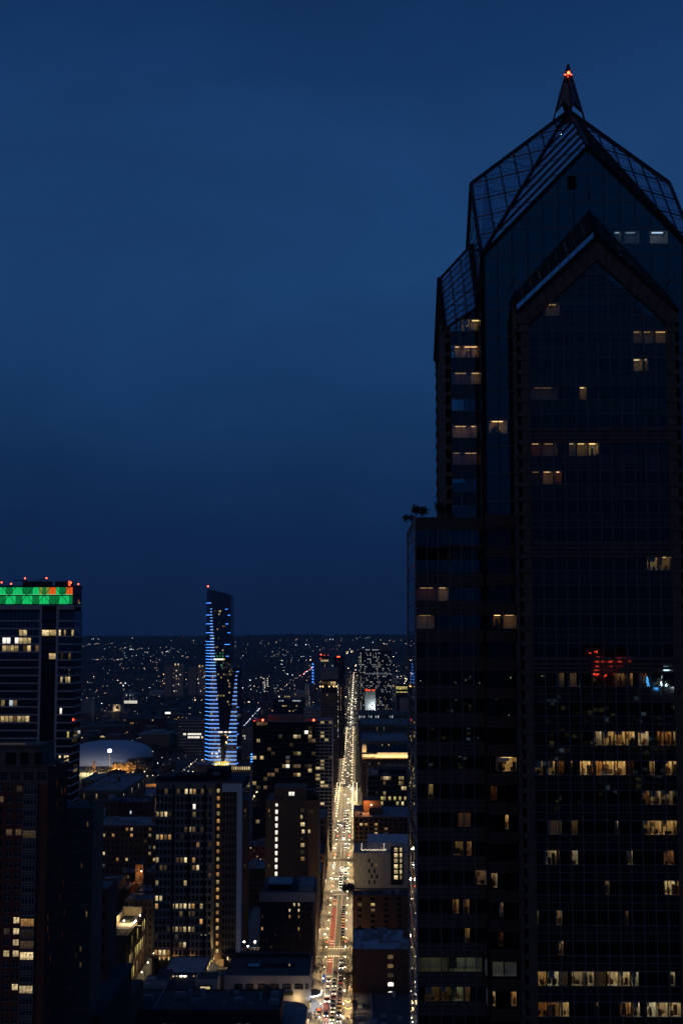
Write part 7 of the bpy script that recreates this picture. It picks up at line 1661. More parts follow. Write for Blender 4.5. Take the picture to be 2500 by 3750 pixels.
def car(x, y, kind, mat, label, group, rz=0, z=0, lit_on=True, light=False, name='car', cat='car'):
    t = thing(name, label, cat, (x, y, z), group); t.rotation_euler = (0, 0, rz)
    for nm, me, _ in car_parts(kind, mat):
        o = bpy.data.objects.new(nm, me); COL.objects.link(o); o.parent = t
        if nm == 'headlight' and not lit_on:
            o.material_slots[0].link = 'OBJECT'; o.material_slots[0].material = MATS['car_glass']
    if light:
        l_ = bpy.data.lights.new('headlight_beam', 'SPOT'); l_.energy = 2600; l_.spot_size = math.radians(60); l_.spot_blend = .7; l_.color = (1, .94, .82); l_.shadow_soft_size = .2
        o = bpy.data.objects.new('headlight_beam', l_); COL.objects.link(o); o.parent = t; o.location = (0, -2.6, .75); o.rotation_euler = (math.radians(82), 0, math.pi)
    return t
c3 = lambda x, y: (1050 + x / 3.136, 3250 + y / 3.136)
c2 = lambda x, y: (1050 + x / 3.136, 2850 + y / 3.136)
ORD = 'first second third fourth fifth sixth seventh eighth ninth tenth eleventh twelfth thirteenth fourteenth fifteenth sixteenth seventeenth eighteenth nineteenth twentieth'.split()
def carlist(pts, label, group, seed, lit=1.0, xs=None):
    rr_ = random.Random(seed); ps = sorted([gnd(*q) for q in pts], key=lambda p: p.y); last = -1e9
    for i, p in enumerate(ps):
        y = max(p.y, last + 5.9); last = y
        k = rr_.choice(('sedan', 'suv', 'sedan', 'suv')); m = rr_.choice(CARM)
        on = rr_.random() < lit
        car(xs if xs is not None else max(-14, min(-7, p.x)), y, k, m, '%s %s, %s car in the %s' % (CARN[m], 'SUV' if k == 'suv' else 'car', ORD[min(i, 19)] if i < 20 else 'far', label), group, lit_on=on, light=on and i % 4 == 0)
carlist([c3(x, y) for x, y in ((655, 245), (650, 290), (648, 330), (648, 365), (645, 400), (642, 435), (645, 465), (640, 500), (637, 535), (635, 570), (632, 615))], 'kerb-side queue between the second and first crosswalk', 'cars queued along the north kerb', 1, .35, xs=-7.55)
carlist([c3(x, y) for x, y in ((625, 865), (618, 930), (605, 1060), (612, 1105), (600, 1190), (600, 1240), (600, 1330), (598, 1375), (595, 1415), (592, 1470), (590, 1540))], 'kerb-side lane nearest the bottom edge', 'cars in the near kerb lane', 2, .75, xs=-7.6)
carlist([c3(x, y) for x, y in ((545, 995), (540, 1085), (540, 1135), (530, 1225), (533, 1285), (520, 1335), (515, 1385), (518, 1430), (525, 1480), (528, 1525))], 'middle lane nearest the bottom edge', 'cars in the near middle lane', 3, .7, xs=-10.4)
for (x, y), k, m, lb in (((500, 1080), 'sedan', 'car_black', 'black car straddling the end of the red bus lane'), ((465, 1135), 'sedan', 'car_silver', 'silver car stopped at the end of the red bus lane'), ((455, 1205), 'van', 'car_white', 'white van behind the lit bus near the marquee'), ((447, 1475), 'suv', 'car_black', 'black SUV with blazing headlights in front of the bus')):
    p = gnd(*c3(x, y)); car(-13.2, p.y, k, m, lb, 'vehicles in the near bus lane', light=True, cat='van' if k == 'van' else 'car')
carlist([c2(x, y) for x, y in ((698, 370), (693, 430), (692, 465), (690, 490), (692, 520), (690, 550), (688, 580), (690, 610))], 'northern file just past the bridge', 'cars past the bridge, north file', 4, .6, xs=-7.8)
carlist([c2(x, y) for x, y in ((655, 375), (655, 405), (655, 435), (652, 470), (655, 500), (645, 570), (642, 625), (618, 690))], 'middle file just past the bridge', 'cars past the bridge, middle file', 5, .9, xs=-10.3)
for (x, y), m, lb in (((615, 540), 'car_grey', 'grey car alone in the south lane past the bridge'), ((675, 755), 'car_blue', 'blue car just below the far crosswalk'), ((675, 800), 'car_silver', 'silver car behind the blue one below the far crosswalk'), ((628, 1025), 'car_white', 'white car with bright headlights after the double crosswalk'), ((540, 1000), 'car_black', 'black car turning by the south kerb'), ((705, 100), 'car_white', 'white car in the middle of the bridge'), ((735, 130), 'car_black', 'black car beside the white one on the bridge'), ((667, 190), 'car_silver', 'silver car with bluish headlights on the bridge'), ((705, 240), 'car_grey', 'grey car near the city end of the bridge'), ((703, 280), 'car_white', 'white car close behind the grey one at the bridge end')):
    p = gnd(*c2(x, y)); car(p.x, p.y, 'sedan', m, lb, 'cars spread along the avenue', light=True)
carlist([c2(x, y) for x, y in ((615, 1100), (600, 1160), (625, 1190), (612, 1250), (600, 1215), (630, 1130))], 'bright cluster before the third crosswalk', 'cars clustered by the third crosswalk', 6, 1.0, xs=-10.6)
carlist([c2(x, y) for x, y in ((670, 1160), (670, 1220), (665, 1100), (680, 1040), (668, 1260))], 'north file before the third crosswalk', 'cars in the north file, third block', 7, .5, xs=-7.6)
carlist([c2(x, y) for x, y in ((575, 1160), (550, 1385))], 'south lane of the third block', 'cars in the south lane, third block', 8, .8, xs=-13.2)
rr_ = random.Random(44)
for i in range(70):
    y = 1440 + (i ** 1.15) * 16 + rr_.uniform(-8, 8); x = rr_.choice((-13.6, -10.4, -7.4)); m = rr_.choice(CARM)
    car(x, y, 'sedan', m, 'distant car with bright headlights in the glowing far avenue', 'distant cars on the far avenue', z=hz(x, y), light=i < 24 and i % 3 == 0)
for i in range(14):
    m = rr_.choice(CARM); car(-202 if i % 2 else -196, 1460 + 24 * i, 'sedan', m, 'small car on the lit road left of the blue tower', 'cars on the road by the blue tower', rz=0 if i % 2 else math.pi, light=i % 4 == 0)
# bus with an orange destination sign
def bus(x, y, rz, label, sign, stripe):
    t = thing('bus', label, 'bus', (0, 0, 0)); L, w, h = 12.0, 1.28, 3.1
    MB().box(-w, w, -L / 2, L / 2, .35, h).build('body', 'car_white', t); MB().box(-w - .01, w + .01, -L / 2 + .4, L / 2 - .4, h - .52, h - .18).build('stripe', stripe, t)
    MB().box(-w + .12, w - .12, -L / 2 - .03, -L / 2 + .02, 1.25, 2.5).build('windscreen', 'car_glass', t); MB().box(-w + .3, w - .3, -L / 2 - .06, -L / 2, 2.6, 2.95).build('destination_sign', sign, t)
    for s in (-1, 1):
        for k in range(6): MB().box(s * (w + .005) - .02, s * (w + .005) + .02, -L / 2 + .9 + k * 1.8, -L / 2 + 2.5 + k * 1.8, 1.35, 2.45).build('side_window', 'car_glass', t)
        for fy in (-3.6, 3.2): MB().tube((s * (w - .3), fy, .5), (s * (w + .02), fy, .5), .5, .5, 12).build('wheel', 'tyre', t)
        MB().box(s * .95 - .22, s * .95 + .22, -L / 2 - .07, -L / 2, .7, .95).build('headlight', 'head_light', t)
    MB().box(-w + .3, w - .3, -L / 2 + 2, L / 2 - 2, h, h + .3).build('roof_unit', 'metal_grey', t)
    t.location = (x, y, 0); t.rotation_euler = (0, 0, rz); return t
p = gnd(*c3(450, 1310)); bus(-13.2, p.y + 3, 0, 'city bus with an orange destination sign in the red bus lane', 'crown_orange', 'car_red')
p = gnd(918, 3492, 0); b_ = bus(p.x, p.y, math.radians(-96), 'white city bus with a red stripe parked on the cross street', 'sign_red', 'car_red')
l_ = bpy.data.lights.new('yard_light', 'POINT'); l_.energy = 15000; l_.color = (1, .95, .84); l_.shadow_soft_size = .5; q = gnd(937, 3470, 5)
t = thing('street_lamp', 'bright white yard lamp above the parked white bus', 'street lamp', (q.x, q.y - 6, 0)); place('lamp_light', l_, t, (q.x - 3, q.y - 14, 9)); MB().tube((q.x, q.y - 6, 0), (q.x, q.y - 6, 9), .12, .08).build('pole', 'metal_grey', t); MB().ball((q.x, q.y - 6, 9.2), .5).build('lamp', 'bulb', t)
structure(MB().box(-62, -52, 690, 800, -.3, .02), 'side_street', 'pavement')
car(p.x + 2, p.y - 14, 'suv', 'car_black', 'dark SUV with red tail light in front of the parked white bus', 'cars near the parked bus', rz=math.pi); car(p.x + 7, p.y - 12, 'sedan', 'car_white', 'white car half hidden beside the parked white bus', 'cars near the parked bus')
# theatre marquee with blue-white light
Y = gnd(1150, 3640, 4).y
t = thing('marquee', 'curved theatre marquee edged in blue-white light over the pavement', 'marquee', (-20, Y, 0))
arc_ = [(-20.2, Y - 6)] + [(-20.2 + 4.6 * math.cos(a), Y + 6.5 * math.sin(a)) for a in [(-math.pi / 2) + math.pi * k / 10 for k in range(11)]] + [(-20.2, Y + 6)]
MB().prism([(-20.25, Y - 6.5)] + arc_[1:-1] + [(-20.25, Y + 6.5)], 3.9, 4.7).build('canopy', 'dark_metal', t)
b, b2 = MB(), MB()
for k in range(1, 7):
    a_, c_ = arc_[k], arc_[k + 1]; b.bar((a_[0], a_[1], 4.55), (c_[0], c_[1], 4.55), .12, .28); b2.bar((a_[0], a_[1], 3.85), (c_[0], c_[1], 3.85), .1, .2)
b.build('light_strip', 'strip_white', t); b2.build('light_strip', 'warm_bright', t)
for dy in (-9, -3, 3): lamp_at(t, (-18.2, Y + dy - 2, 3.6), 900, (.72, .78, 1), 'soffit_light')
# kiosk, banner, bus shelter, planter trees
p = gnd(*c3(372, 1440)); t = thing('food_kiosk', 'small red-lit kiosk on the pavement near the bottom edge', 'kiosk', (p.x, p.y, 0)); MB().box(p.x - 1, p.x + 1, p.y - .9, p.y + .9, .15, 2.5).build('body', 'dark_metal', t); MB().box(p.x - .75, p.x + .75, p.y - .95, p.y - .88, 1.2, 2.3).build('lit_panel', 'sign_red', t); MB().box(p.x - 1.2, p.x + 1.2, p.y - 1.2, p.y + 1, 2.5, 2.65).build('roof', 'metal_grey', t)
p = gnd(*c3(425, 1110)); t = thing('blue_banner', 'blue lit information panel standing on the pavement by the bus lane', 'sign', (p.x, p.y, 0)); MB().box(p.x - .6, p.x + .6, p.y - .1, p.y + .1, 1.0, 4.4).build('panel', 'led_blue_dim', t); MB().box(p.x - .1, p.x + .1, p.y - .06, p.y + .06, 0, 1).build('post', 'dark_metal', t)
p = gnd(*c3(445, 620)); t = thing('bus_shelter', 'glass bus shelter on the south pavement above the crosswalk', 'bus shelter', (p.x, p.y, 0)); MB().box(-17.9, -15.9, p.y - 1.5, p.y + 1.5, 2.5, 2.65).build('roof', 'metal_grey', t); MB().box(-17.85, -17.8, p.y - 1.4, p.y + 1.4, .3, 2.5).build('back_pane', 'car_glass', t)
for dx, dy in ((-17.8, -1.4), (-17.8, 1.4), (-16, -1.4), (-16, 1.4)): MB().tube((dx, p.y + dy, 0), (dx, p.y + dy, 2.5), .06, .06).build('post', 'dark_metal', t)
BT = None
for i, (x, y, lb) in enumerate([(690, 740, 'bare spreading street tree at the crosswalk by the north kerb')] + [(x, y, None) for x, y in ((700, 130), (675, 140), (695, 1020), (690, 1120), (700, 1180), (690, 1230), (715, 1100), (700, 900), (470, 215), (455, 260), (335, 1000), (430, 470))] + [(x, y - 1254, None) for x, y in ((520, 1960), (500, 2020), (720, 2030), (540, 2170), (700, 2250), (520, 2300), (700, 2420))]):
    p = gnd(*c3(x, y)); px_ = min(max(p.x, -19), -3.2); px_ = px_ if px_ > -6 or px_ < -15 else (-4.6 if px_ > -10 else -17.2)
    if BT is None: BT = tree('street_tree', lb, (px_, p.y, .1), 7.5, 5.5, 'round', 'bark', None, seed=501, bare=True)
    else:
        if i == 1: BB = tree('street_tree', 'bare pavement tree along the avenue', (px_, p.y, .1), 7, 5, 'round', 'bark', 'bare trees along the avenue', seed=502, bare=True)
        else: k = copy_tree(BB, (px_, p.y, .1), R.uniform(0, 6)); s_ = R.uniform(.75, 1.15); k.scale = (s_, s_, s_)
p = gnd(*c3(690, 120)); tree('evergreen_tree', 'big dark leafy tree leaning over the north kerb lane', (-5.2, p.y, .1), 9, 7.5, 'round', 'leaf_dark', n=520, seed=640)
# traffic signals
TS = None
for y, x in ((699, -15.3), (700, -5.7), (853, -15.3), (853, -5.7), (972, -5.7), (972, -15.3), (1060, -5.7), (1060, -15.3)):
    lb = 'traffic signal on the %s kerb, %s crossing up the avenue' % ('south' if x < -10 else 'north', {699: 'first', 700: 'first', 853: 'second', 972: 'third', 1060: 'fourth'}[y])
    t = thing('traffic_signal', lb, 'traffic light', (x, y, 0), 'traffic signals'); s = 1 if x < -10 else -1
    MB().tube((x, y, 0), (x, y, 5.6), .1, .07).build('pole', 'dark_metal', t); MB().bar((x, y, 5.5), (x + s * 2.2, y, 5.7), .08, .08).build('arm', 'dark_metal', t)
    MB().box(x + s * 2.2 - .18, x + s * 2.2 + .18, y + .12, y + .4, 4.6, 5.7).build('signal_head', 'dark_metal', t)
    MB().box(x + s * 2.2 - .12, x + s * 2.2 + .12, y + .41, y + .45, 4.7, 4.95).build('lens', 'teal_far', t)
    MB().box(x - .2, x + .2, y - .15, y - .12, 2.5, 2.9).build('walk_signal', 'red_far', t)
for y, nm_ in ((688, 'first'), (844, 'second'), (962, 'third'), (1049, 'fourth')):  # street lamps added to brighten the dark crossings
    t = thing('street_lamp', 'added tall curved-arm lamp brightening the %s crossing up the avenue' % nm_, 'street lamp', (-19.3, y, 0)); MB().tube((-19.3, y, 0), (-19.3, y, 8.6), .13, .09).build('pole', 'metal_grey', t); MB().bar((-19.3, y, 8.6), (-16.2, y, 9.2), .1, .1).build('arm', 'metal_grey', t); MB().box(-16.8, -15.9, y - .2, y + .2, 9.0, 9.15).build('lamp_head', 'bulb', t); lamp_at(t, (-16.0, y, 8.7), 9000, (1, .70, .33), 'lamp_light')
# people on the pavements
def person_mesh(seed):
    r_ = random.Random(seed); st = r_.uniform(.18, .34)
    sk_ = [((0, 0, .95), .15), ((0, 0, 1.18), .14), ((0, 0, 1.42), .15), ((0, 0, 1.53), .06), ((0, -.02, 1.68), .10), ((-.1, -st, .48), .075), ((-.1, -st * 1.5, .06), .055), ((-.1, -st * 1.5 - .14, .03), .045), ((.1, st * .6, .5), .075), ((.1, st * 1.5, .08), .055), ((.1, st * 1.5 - .14, .04), .045),
           ((-.2, 0, 1.38), .065), ((-.25, .1, 1.1), .05), ((-.24, .02, .86), .04), ((.2, 0, 1.38), .065), ((.25, -.12, 1.1), .05), ((.24, -.2, .88), .04)]
    ed = [(0, 1), (1, 2), (2, 3), (3, 4), (0, 5), (5, 6), (6, 7), (0, 8), (8, 9), (9, 10), (2, 11), (11, 12), (12, 13), (2, 14), (14, 15), (15, 16)]
    me = bpy.data.meshes.new('person'); me.from_pydata([v for v, _ in sk_], ed, []); ob = bpy.data.objects.new('tmp', me); COL.objects.link(ob)
    md = ob.modifiers.new('s', 'SKIN')
    for i, (v, r) in enumerate(sk_): me.skin_vertices[0].data[i].radius = (r, r)
    me.skin_vertices[0].data[0].use_root = True
    ob.modifiers.new('u', 'SUBSURF').levels = 1
    dg = bpy.context.evaluated_depsgraph_get(); m2 = bpy.data.meshes.new_from_object(ob.evaluated_get(dg)); bpy.data.objects.remove(ob); m2.name = 'person'
    return m2
PM = [person_mesh(1), person_mesh(2)]
for m in PM:
    m.materials.clear()
    for k in ('coat_black', 'skin'): m.materials.append(MATS[k])
    for pl in m.polygons: pl.material_index = 1 if pl.center.z > 1.58 else 0
for i, (x, y, lb) in enumerate(((430, 450, 'person in dark clothes walking alone on the south pavement beside the red lane'), (412, 690, 'person standing above the crosswalk on the south pavement'), (414, 745, 'person just below the crosswalk on the south pavement'), (465, 985, 'person crossing over the red bus lane'), (700, 855, 'person walking on the north pavement below the bare tree'), (712, 640, 'person beside the north-side shops above the crosswalk'), (280, 1480, 'person with a long stride left of the kiosk, higher of two'), (320, 1475, 'person close to the kiosk facing the road'), (335, 1440, 'person behind the kiosk on the pavement'), (278, 1532, 'person left of the kiosk, lower of two'), (335, 1535, 'person below the kiosk at the bottom edge'), (700, 1535, 'person on the north pavement under the string lights'), (380, 1118, 'person standing in front of the marquee canopy'), (362, 1115, 'person waiting next to the marquee, nearer the wall'))):
    p = gnd(*c3(x, y)); t = thing('person', lb, 'person', (p.x, p.y, .15)); o = bpy.data.objects.new('body', PM[i % 2]); COL.objects.link(o); o.parent = t; t.rotation_euler = (0, 0, R.choice((0, math.pi)) + R.uniform(-.4, .4))
    o.material_slots[0].link = 'OBJECT'; o.material_slots[0].material = MATS[R.choice(('coat_black', 'coat_navy', 'coat_brown', 'coat_black', 'coat_red'))]
    h_ = MB().ball((0, -.0, 1.72), .115, sz=.95, n=8, m=5); me = bpy.data.meshes.new('hair'); me.from_pydata([(x_, y_ + .02, z_) for x_, y_, z_ in h_.v], [], h_.f); me.materials.append(MATS['coat_black']); hh_ = bpy.data.objects.new('hair', me); COL.objects.link(hh_); hh_.parent = t
# festoon strings over the north pavement
for k, (yy, lb) in enumerate(((1305, 'string of warm festoon bulbs over the north pavement, upper of two'), (1385, 'string of warm festoon bulbs over the north pavement, lower of two'))):
    p = gnd(*c3(690, yy), z=3); t = thing('festoon_lights', lb, 'string lights', (p.x, p.y, 0)); b = MB()
    for i in range(12):
        x = -5.3 + 3.2 * i / 11; b.ball((x, p.y + .4 * math.sin(i), 3.2 - .5 * math.sin(math.pi * i / 11)), .11, n=5, m=3)
    b.build('bulbs', 'far_bulb_warm', t, kind='stuff'); MB().bar((-5.4, p.y, 3.3), (-2.0, p.y, 3.3), .03, .03).build('cable', 'dark_metal', t)
    for x in (-5.4, -2.1): MB().tube((x, p.y, .1), (x, p.y, 3.3), .05, .05).build('post', 'dark_metal', t)
    lamp_at(t, (-3.8, p.y - 1, 2.8), 500, (1, .55, .2))
# glowing shop fronts along both sides
for k, y in enumerate(list(range(560, 1140, 24))):
    for s, X in ((0, -20.35), (1, -2.05)):
        if any(a - 6 < y < b + 14 for a, b in CROSS): continue
        if R.random() < .55:
            m = R.choice(('warm', 'warm_bright', 'orange', 'white')); t = thing('shop_front', 'glowing shop front at pavement level on the %s side' % ('south' if s == 0 else 'north'), 'shop front', (X, y, 0), 'lit shop fronts, %s side' % ('south' if s == 0 else 'north'))
            w = R.uniform(6, 11); MB().box(X - .06, X + .06, y, y + w, .5, 3.1).build('window', m, t); MB().box(X - .5 if s else X - .1, X + .1 if s else X + .5, y - .2, y + w + .2, 3.15, 3.7).build('fascia', R.choice(('dark_metal', 'brick_red', 'coat_navy')), t)
# ------------------------------------------------------------------ the far city: houses, woods, lamps
r_ = random.Random(99)
hp = None
def house_mesh(nm, gable):
    b = MB().box(-.5, .5, -.5, .5, 0, .75 if gable else 1); 
    me = bpy.data.meshes.new('wall'); me.from_pydata(b.v, [], b.f); me.materials.append(MATS['house_wall'])
    b = MB()
    if gable: b.v = [(-.53, -.53, .75), (.53, -.53, .75), (.53, .53, .75), (-.53, .53, .75), (-.53, 0, 1.1), (.53, 0, 1.1)]; b.f = [(0, 1, 5, 4), (2, 3, 4, 5), (0, 4, 3), (1, 2, 5), (3, 2, 1, 0)]
    else: b.box(-.48, .48, -.48, .48, 1.0, 1.04)
    m2 = bpy.data.meshes.new('roof'); m2.from_pydata(b.v, [], b.f); m2.materials.append(MATS['roof_grey' if not gable else 'roof_dark']); return me, m2
HM = [house_mesh('a', 0), house_mesh('b', 1)]
def blocked(x, y): return (-24 < x < 4 and y < 5200) or (-212 < x < -186) or (-480 < x < -200 and 1420 < y < 1960) or (-480 < x < -90 and y < 1460) or (y < 1500 and x < 60) or (-205 < x < -120 and 1540 < y < 1620) or (0 < x < 75 and 2480 < y < 2700)
n_ = 0
while n_ < 290:
    y = 1450 + 3000 * r_.random() ** 1.3; x = r_.uniform(-.235 * y, .05 * y)
    x = round(x / 22) * 22 + r_.uniform(-3, 3); y = round(y / 45) * 45 + r_.uniform(-6, 6)
    if blocked(x, y): continue
    g = r_.random() < .45; me, m2 = HM[g]; w, d, h = r_.uniform(9, 24), r_.uniform(12, 32), (r_.uniform(8, 14) if g else r_.uniform(8, 20))
    t = thing('distant_house' if g else 'distant_block', 'dark gabled house in the far blocks across the river' if g else 'dark flat-roofed block in the far neighbourhoods', 'house' if g else 'building', (x, y, hz(x, y)), 'gabled houses across the river' if g else 'flat blocks across the river')
    for mm in (me, m2):
        o = bpy.data.objects.new(mm.name.split('.')[0], mm); COL.objects.link(o); o.parent = t; o.scale = (w, d, h)
    if r_.random() < .12:
        for _ in range(r_.randint(1, 2)):
            o = bpy.data.objects.new('window', quad_mesh(1.6, 1.6, r_.choice(('warm', 'dim', 'cool', 'warm_bright')), 'window')); COL.objects.link(o); o.parent = t; o.location = (r_.uniform(-w * .4, w * .4), -d / 2 - .06, r_.uniform(2, h * .7))
    n_ += 1
far = MB()
for _ in range(8600):
    y = 3300 + 6500 * r_.random(); x = r_.uniform(-.32 * y, .20 * y)
    if -26 < x < 6 and y < 5300: continue
    w, d, h = r_.uniform(8, 22), r_.uniform(10, 26), r_.uniform(6, 12); z = hz(x, y); far.box(x - w / 2, x + w / 2, y - d / 2, y + d / 2, z - 3, z + h)
far.build('far_rooftops', 'house_wall', None, kind='stuff', label='mass of low dark houses stretching to the wooded hills', category='houses')
wd = MB()
for _ in range(14500):
    y = 1500 + 9300 * r_.random() ** .8; x = r_.uniform(-.33 * y, .21 * y)
    if (-24 < x < 4 and y < 5300) or blocked(x, y): continue
    s = r_.uniform(3, 6.5) * (1 if y < 5000 else 1.9); z = hz(x, y); k = len(wd.v)
    wd.v += [(x - s, y, z + s * .5), (x, y - s, z + s * r_.uniform(.3, .7)), (x + s, y, z + s * .5), (x, y + s, z + s * .6), (x + r_.uniform(-s, s) * .3, y, z + s * r_.uniform(1.3, 2.3)), (x, y, z - 2)]
    wd.f += [(k, k + 1, k + 4), (k + 1, k + 2, k + 4), (k + 2, k + 3, k + 4), (k + 3, k, k + 4), (k + 1, k, k + 5), (k + 2, k + 1, k + 5)]; wd.m += [0] * 6
wd.build('far_woods', 'leaf_dark', None, kind='stuff', label='dark woods and street trees spread over the far city', category='woods')
# lamps: lines of streets plus clusters placed where the photo shows them
pts = []
for k in range(22):
    y = 1800 + k * 150 + r_.uniform(-40, 40)
    for _ in range(2):
        x = r_.uniform(-.24 * y, .05 * y); pts.append((x, y + r_.uniform(-6, 6)))
for k in range(9):
    x0 = r_.uniform(-900, 250); y0 = r_.uniform(1700, 3500); L = r_.uniform(400, 2600); sl = r_.uniform(-.25, .25); 
    for j in range(int(L / 120)): pts.append((x0 + sl * j * 120 + r_.uniform(-5, 5), y0 + j * 120))
for k in range(60): y = 4200 + 6200 * r_.random() ** 1.4; pts.append((r_.uniform(-.25 * y, .06 * y), y))
pts = [p for p in pts if not (-22 < p[0] < 3) and (p[1] < 6000 or r_.random() < .4)]
CL = [(335 + 2 * i, 2340 + (i % 4), 'c') for i in (0, 2, 4, 12, 15, 18, 20, 26, 30)] + [(410, 2370, 'w')] + [(x, y, 'c') for x, y in ((458, 2402), (465, 2402), (485, 2402), (500, 2401), (508, 2402), (525, 2398), (540, 2390), (558, 2387), (566, 2388), (594, 2389), (603, 2387), (611, 2387), (520, 2375), (527, 2375), (545, 2374), (575, 2373), (631, 2374), (649, 2373), (663, 2377), (700, 2378), (740, 2372), (477, 2378), (483, 2377), (490, 2378), (456, 2391), (690, 2386), (680, 2390))]
CL += [(x, y, 'w') for x, y in ((668, 2402), (672, 2402), (545, 2420), (552, 2420), (574, 2427), (574, 2434), (590, 2425), (478, 2538), (482, 2541), (430, 2550), (393, 2519), (340, 2542), (362, 2542), (603, 2487), (633, 2477))]
CL += [(x, y, 'c') for x, y in ((854, 2342), (860, 2342), (870, 2343), (890, 2368), (970, 2366), (905, 2393), (950, 2398), (1003, 2426), (1003, 2427), (1093, 2418), (1121, 2418), (1083, 2362), (1100, 2363), (1120, 2361), (1085, 2363), (1110, 2362), (1130, 2362), (1208, 2341), (1218, 2341), (1350, 2352.7), (1356, 2352.7), (1365, 2352.7), (1468, 2350))]
CL += [(x, y, 'r') for x, y in ((671, 2330), (1101, 2317), (1028, 2400), (1439, 2347))]
CL += [(1268 + r_.gauss(0, 9) + dx, 2400 - dx * .35 + r_.gauss(0, 5) - 8, 'w') for dx in range(0, 28) ] + [(1305 + k * 3.2, 2382 - k * 1.35, 'c') for k in range(10)] + [(1405 + r_.gauss(0, 8), 2357 + r_.gauss(0, 3.5), 'w') for _ in range(18)]
CL += [(1440 + k * 3.4 + r_.gauss(0, 2), 2430 + k * 6.2 + r_.gauss(0, 3), 'w' if k % 3 else 'o') for k in range(16)] + [(1470 + k * 1.3 + r_.gauss(0, 2.2), 2460 + k * 2.2 + r_.gauss(0, 2), 'w') for k in range(20)]
CL += [(1098 + k * 1.9 + r_.gauss(0, 1), 2476 - k * 1.32 + r_.gauss(0, 1.5), 'r' if k % 3 else 'c') for k in range(26)]
CL += [(892 + k * 3.05, 2660 - k * 3.4, 'c') for k in range(21)] + [(895 + k * 5, 2658, 't') for k in range(4)] + [(941, 2615, 't'), (938, 2616, 't')] + [(910, 2571, 'w'), (946, 2574, 'w'), (914, 2572, 'w'), (967, 2474, 'w'), (984, 2476, 'w'), (919, 2482, 'c'), (955, 2480, 'w')]
CL += [(r_.uniform(885, 1140), r_.uniform(2400, 2540), r_.choice('cccwwo')) for _ in range(60)] + [(r_.uniform(310, 760), r_.uniform(2440, 2640), r_.choice('ccwwo')) for _ in range(46)]
CL += [(r_.uniform(430, 700), r_.uniform(2765, 2850), r_.choice('wwwc')) for _ in range(26)] + [(420 + 20 * k, 2842 - (k % 3), 'w') for k in range(9)] + [(640 - r_.uniform(0, 8) + k * 8, 2850 - k * 6.2, 'w') for k in range(12)] + [(728, 2805, 't'), (738, 2805, 't'), (704, 2842, 't'), (662, 2850, 't')]
CL += [(1282 + r_.gauss(0, 4) - k * .35, 2440 + k * 8, 'w') for k in range(24)] + [(1302 + r_.gauss(0, 2), 2430 + r_.uniform(0, 170), 'w') for _ in range(24)]
LB_ = {'c': ('far_bulb_cool', 'cool white lamp point'), 'w': ('far_bulb', 'warm white lamp point'), 'o': ('far_bulb_warm', 'amber lamp point'), 'r': ('red_far', 'red light point'), 't': ('teal_far', 'green traffic light point')}
lamps = []
for x, y, c in CL:
    p = gndt(x, y, 8); lamps.append((p.x, p.y, hz(p.x, p.y), c))
for x, y in pts: lamps.append((x, y, hz(x, y), r_.choice('cccwwwwo')))
lamps.sort(key=lambda l: l[1])
LMESH = {}
def lmesh(c, r):
    key = (c, round(r, 1))
    if key not in LMESH:
        b = MB().ball((0, 0, 8), r, n=5, m=3); me = bpy.data.meshes.new('lamp'); me.from_pydata(b.v, [], b.f); me.materials.append(MATS[LB_[c][0]]); LMESH[key] = me
    return LMESH[key]
pmb = MB().tube((0, 0, 0), (0, 0, 8), .16, .1, 5); PME = bpy.data.meshes.new('pole'); PME.from_pydata(pmb.v, [], pmb.f); PME.materials.append(MATS['dark_metal'])
restl = {}
for i, (x, y, z, c) in enumerate(lamps):
    r = min(2.0, max(.4, .00026 * y)) * r_.choice((.3, .35, .45, .55, .7, .95)) * (.6 if c in 'rt' else 1)
    if i < 290:
        t = thing('distant_lamp', LB_[c][1] + ' across the river', 'street lamp', (x, y, z), LB_[c][1] + 's across the river')
        for me in (lmesh(c, r), PME):
            o = bpy.data.objects.new(me.name.split('.')[0], me); COL.objects.link(o); o.parent = t
    else: restl.setdefault(c, MB()).ball((x, y, z + 8), r, n=5, m=3)
b = MB(); mats_ = list(restl)
for k, c in enumerate(mats_):
    n0 = len(b.v); b.v += restl[c].v; b.f += [tuple(v + n0 for v in f) for f in restl[c].f]; b.m += [k] * len(restl[c].f)
cents = []
for _ in range(70):
    y = 1900 + 7800 * r_.random() ** 1.1; cents.append((r_.uniform(-.31 * y, .18 * y), y, r_.uniform(40, 260), r_.uniform(40, 420), r_.uniform(-.5, .5)))
for _ in range(1700):
    cx_, cy__, sx_, sy_, tl = r_.choice(cents); dy_ = r_.gauss(0, sy_); x = cx_ + r_.gauss(0, sx_ * .5) + tl * dy_; y = max(1700, cy__ + dy_)
    if r_.random() < .5: x = round(x / 110) * 110 + r_.gauss(0, 4)
    if -20 < x < 2: continue
    k = r_.choice((len(mats_), len(mats_) + 1, len(mats_) + 1)); n0 = len(b.f); b.ball((x, y, hz(x, y) + 8), max(.3, .00013 * y) * r_.uniform(.5, 1.2), n=4, m=2, mi=k)
b.build('far_lamps', [LB_[c][0] for c in mats_] + ['faint_cool', 'faint_warm'], None, kind='stuff', label='hundreds of tiny street lights scattered over the far city', category='lights')
t = thing('hill_mast', 'thin radio mast with a white lit band on the horizon ridge', 'mast', gndt(1350, 2335)); p = gndt(1350, 2335.5); q = at(1350, 2336, p.y)
MB().box(q.x - 16, q.x + 16, p.y, p.y + 4, q.z - 4, q.z + 4).build('lit_band', 'cool', t); MB().box(q.x + 26, q.x + 29, p.y, p.y + 4, p.z - 10, at(1350, 2322, p.y).z).build('mast', 'dark_metal', t)
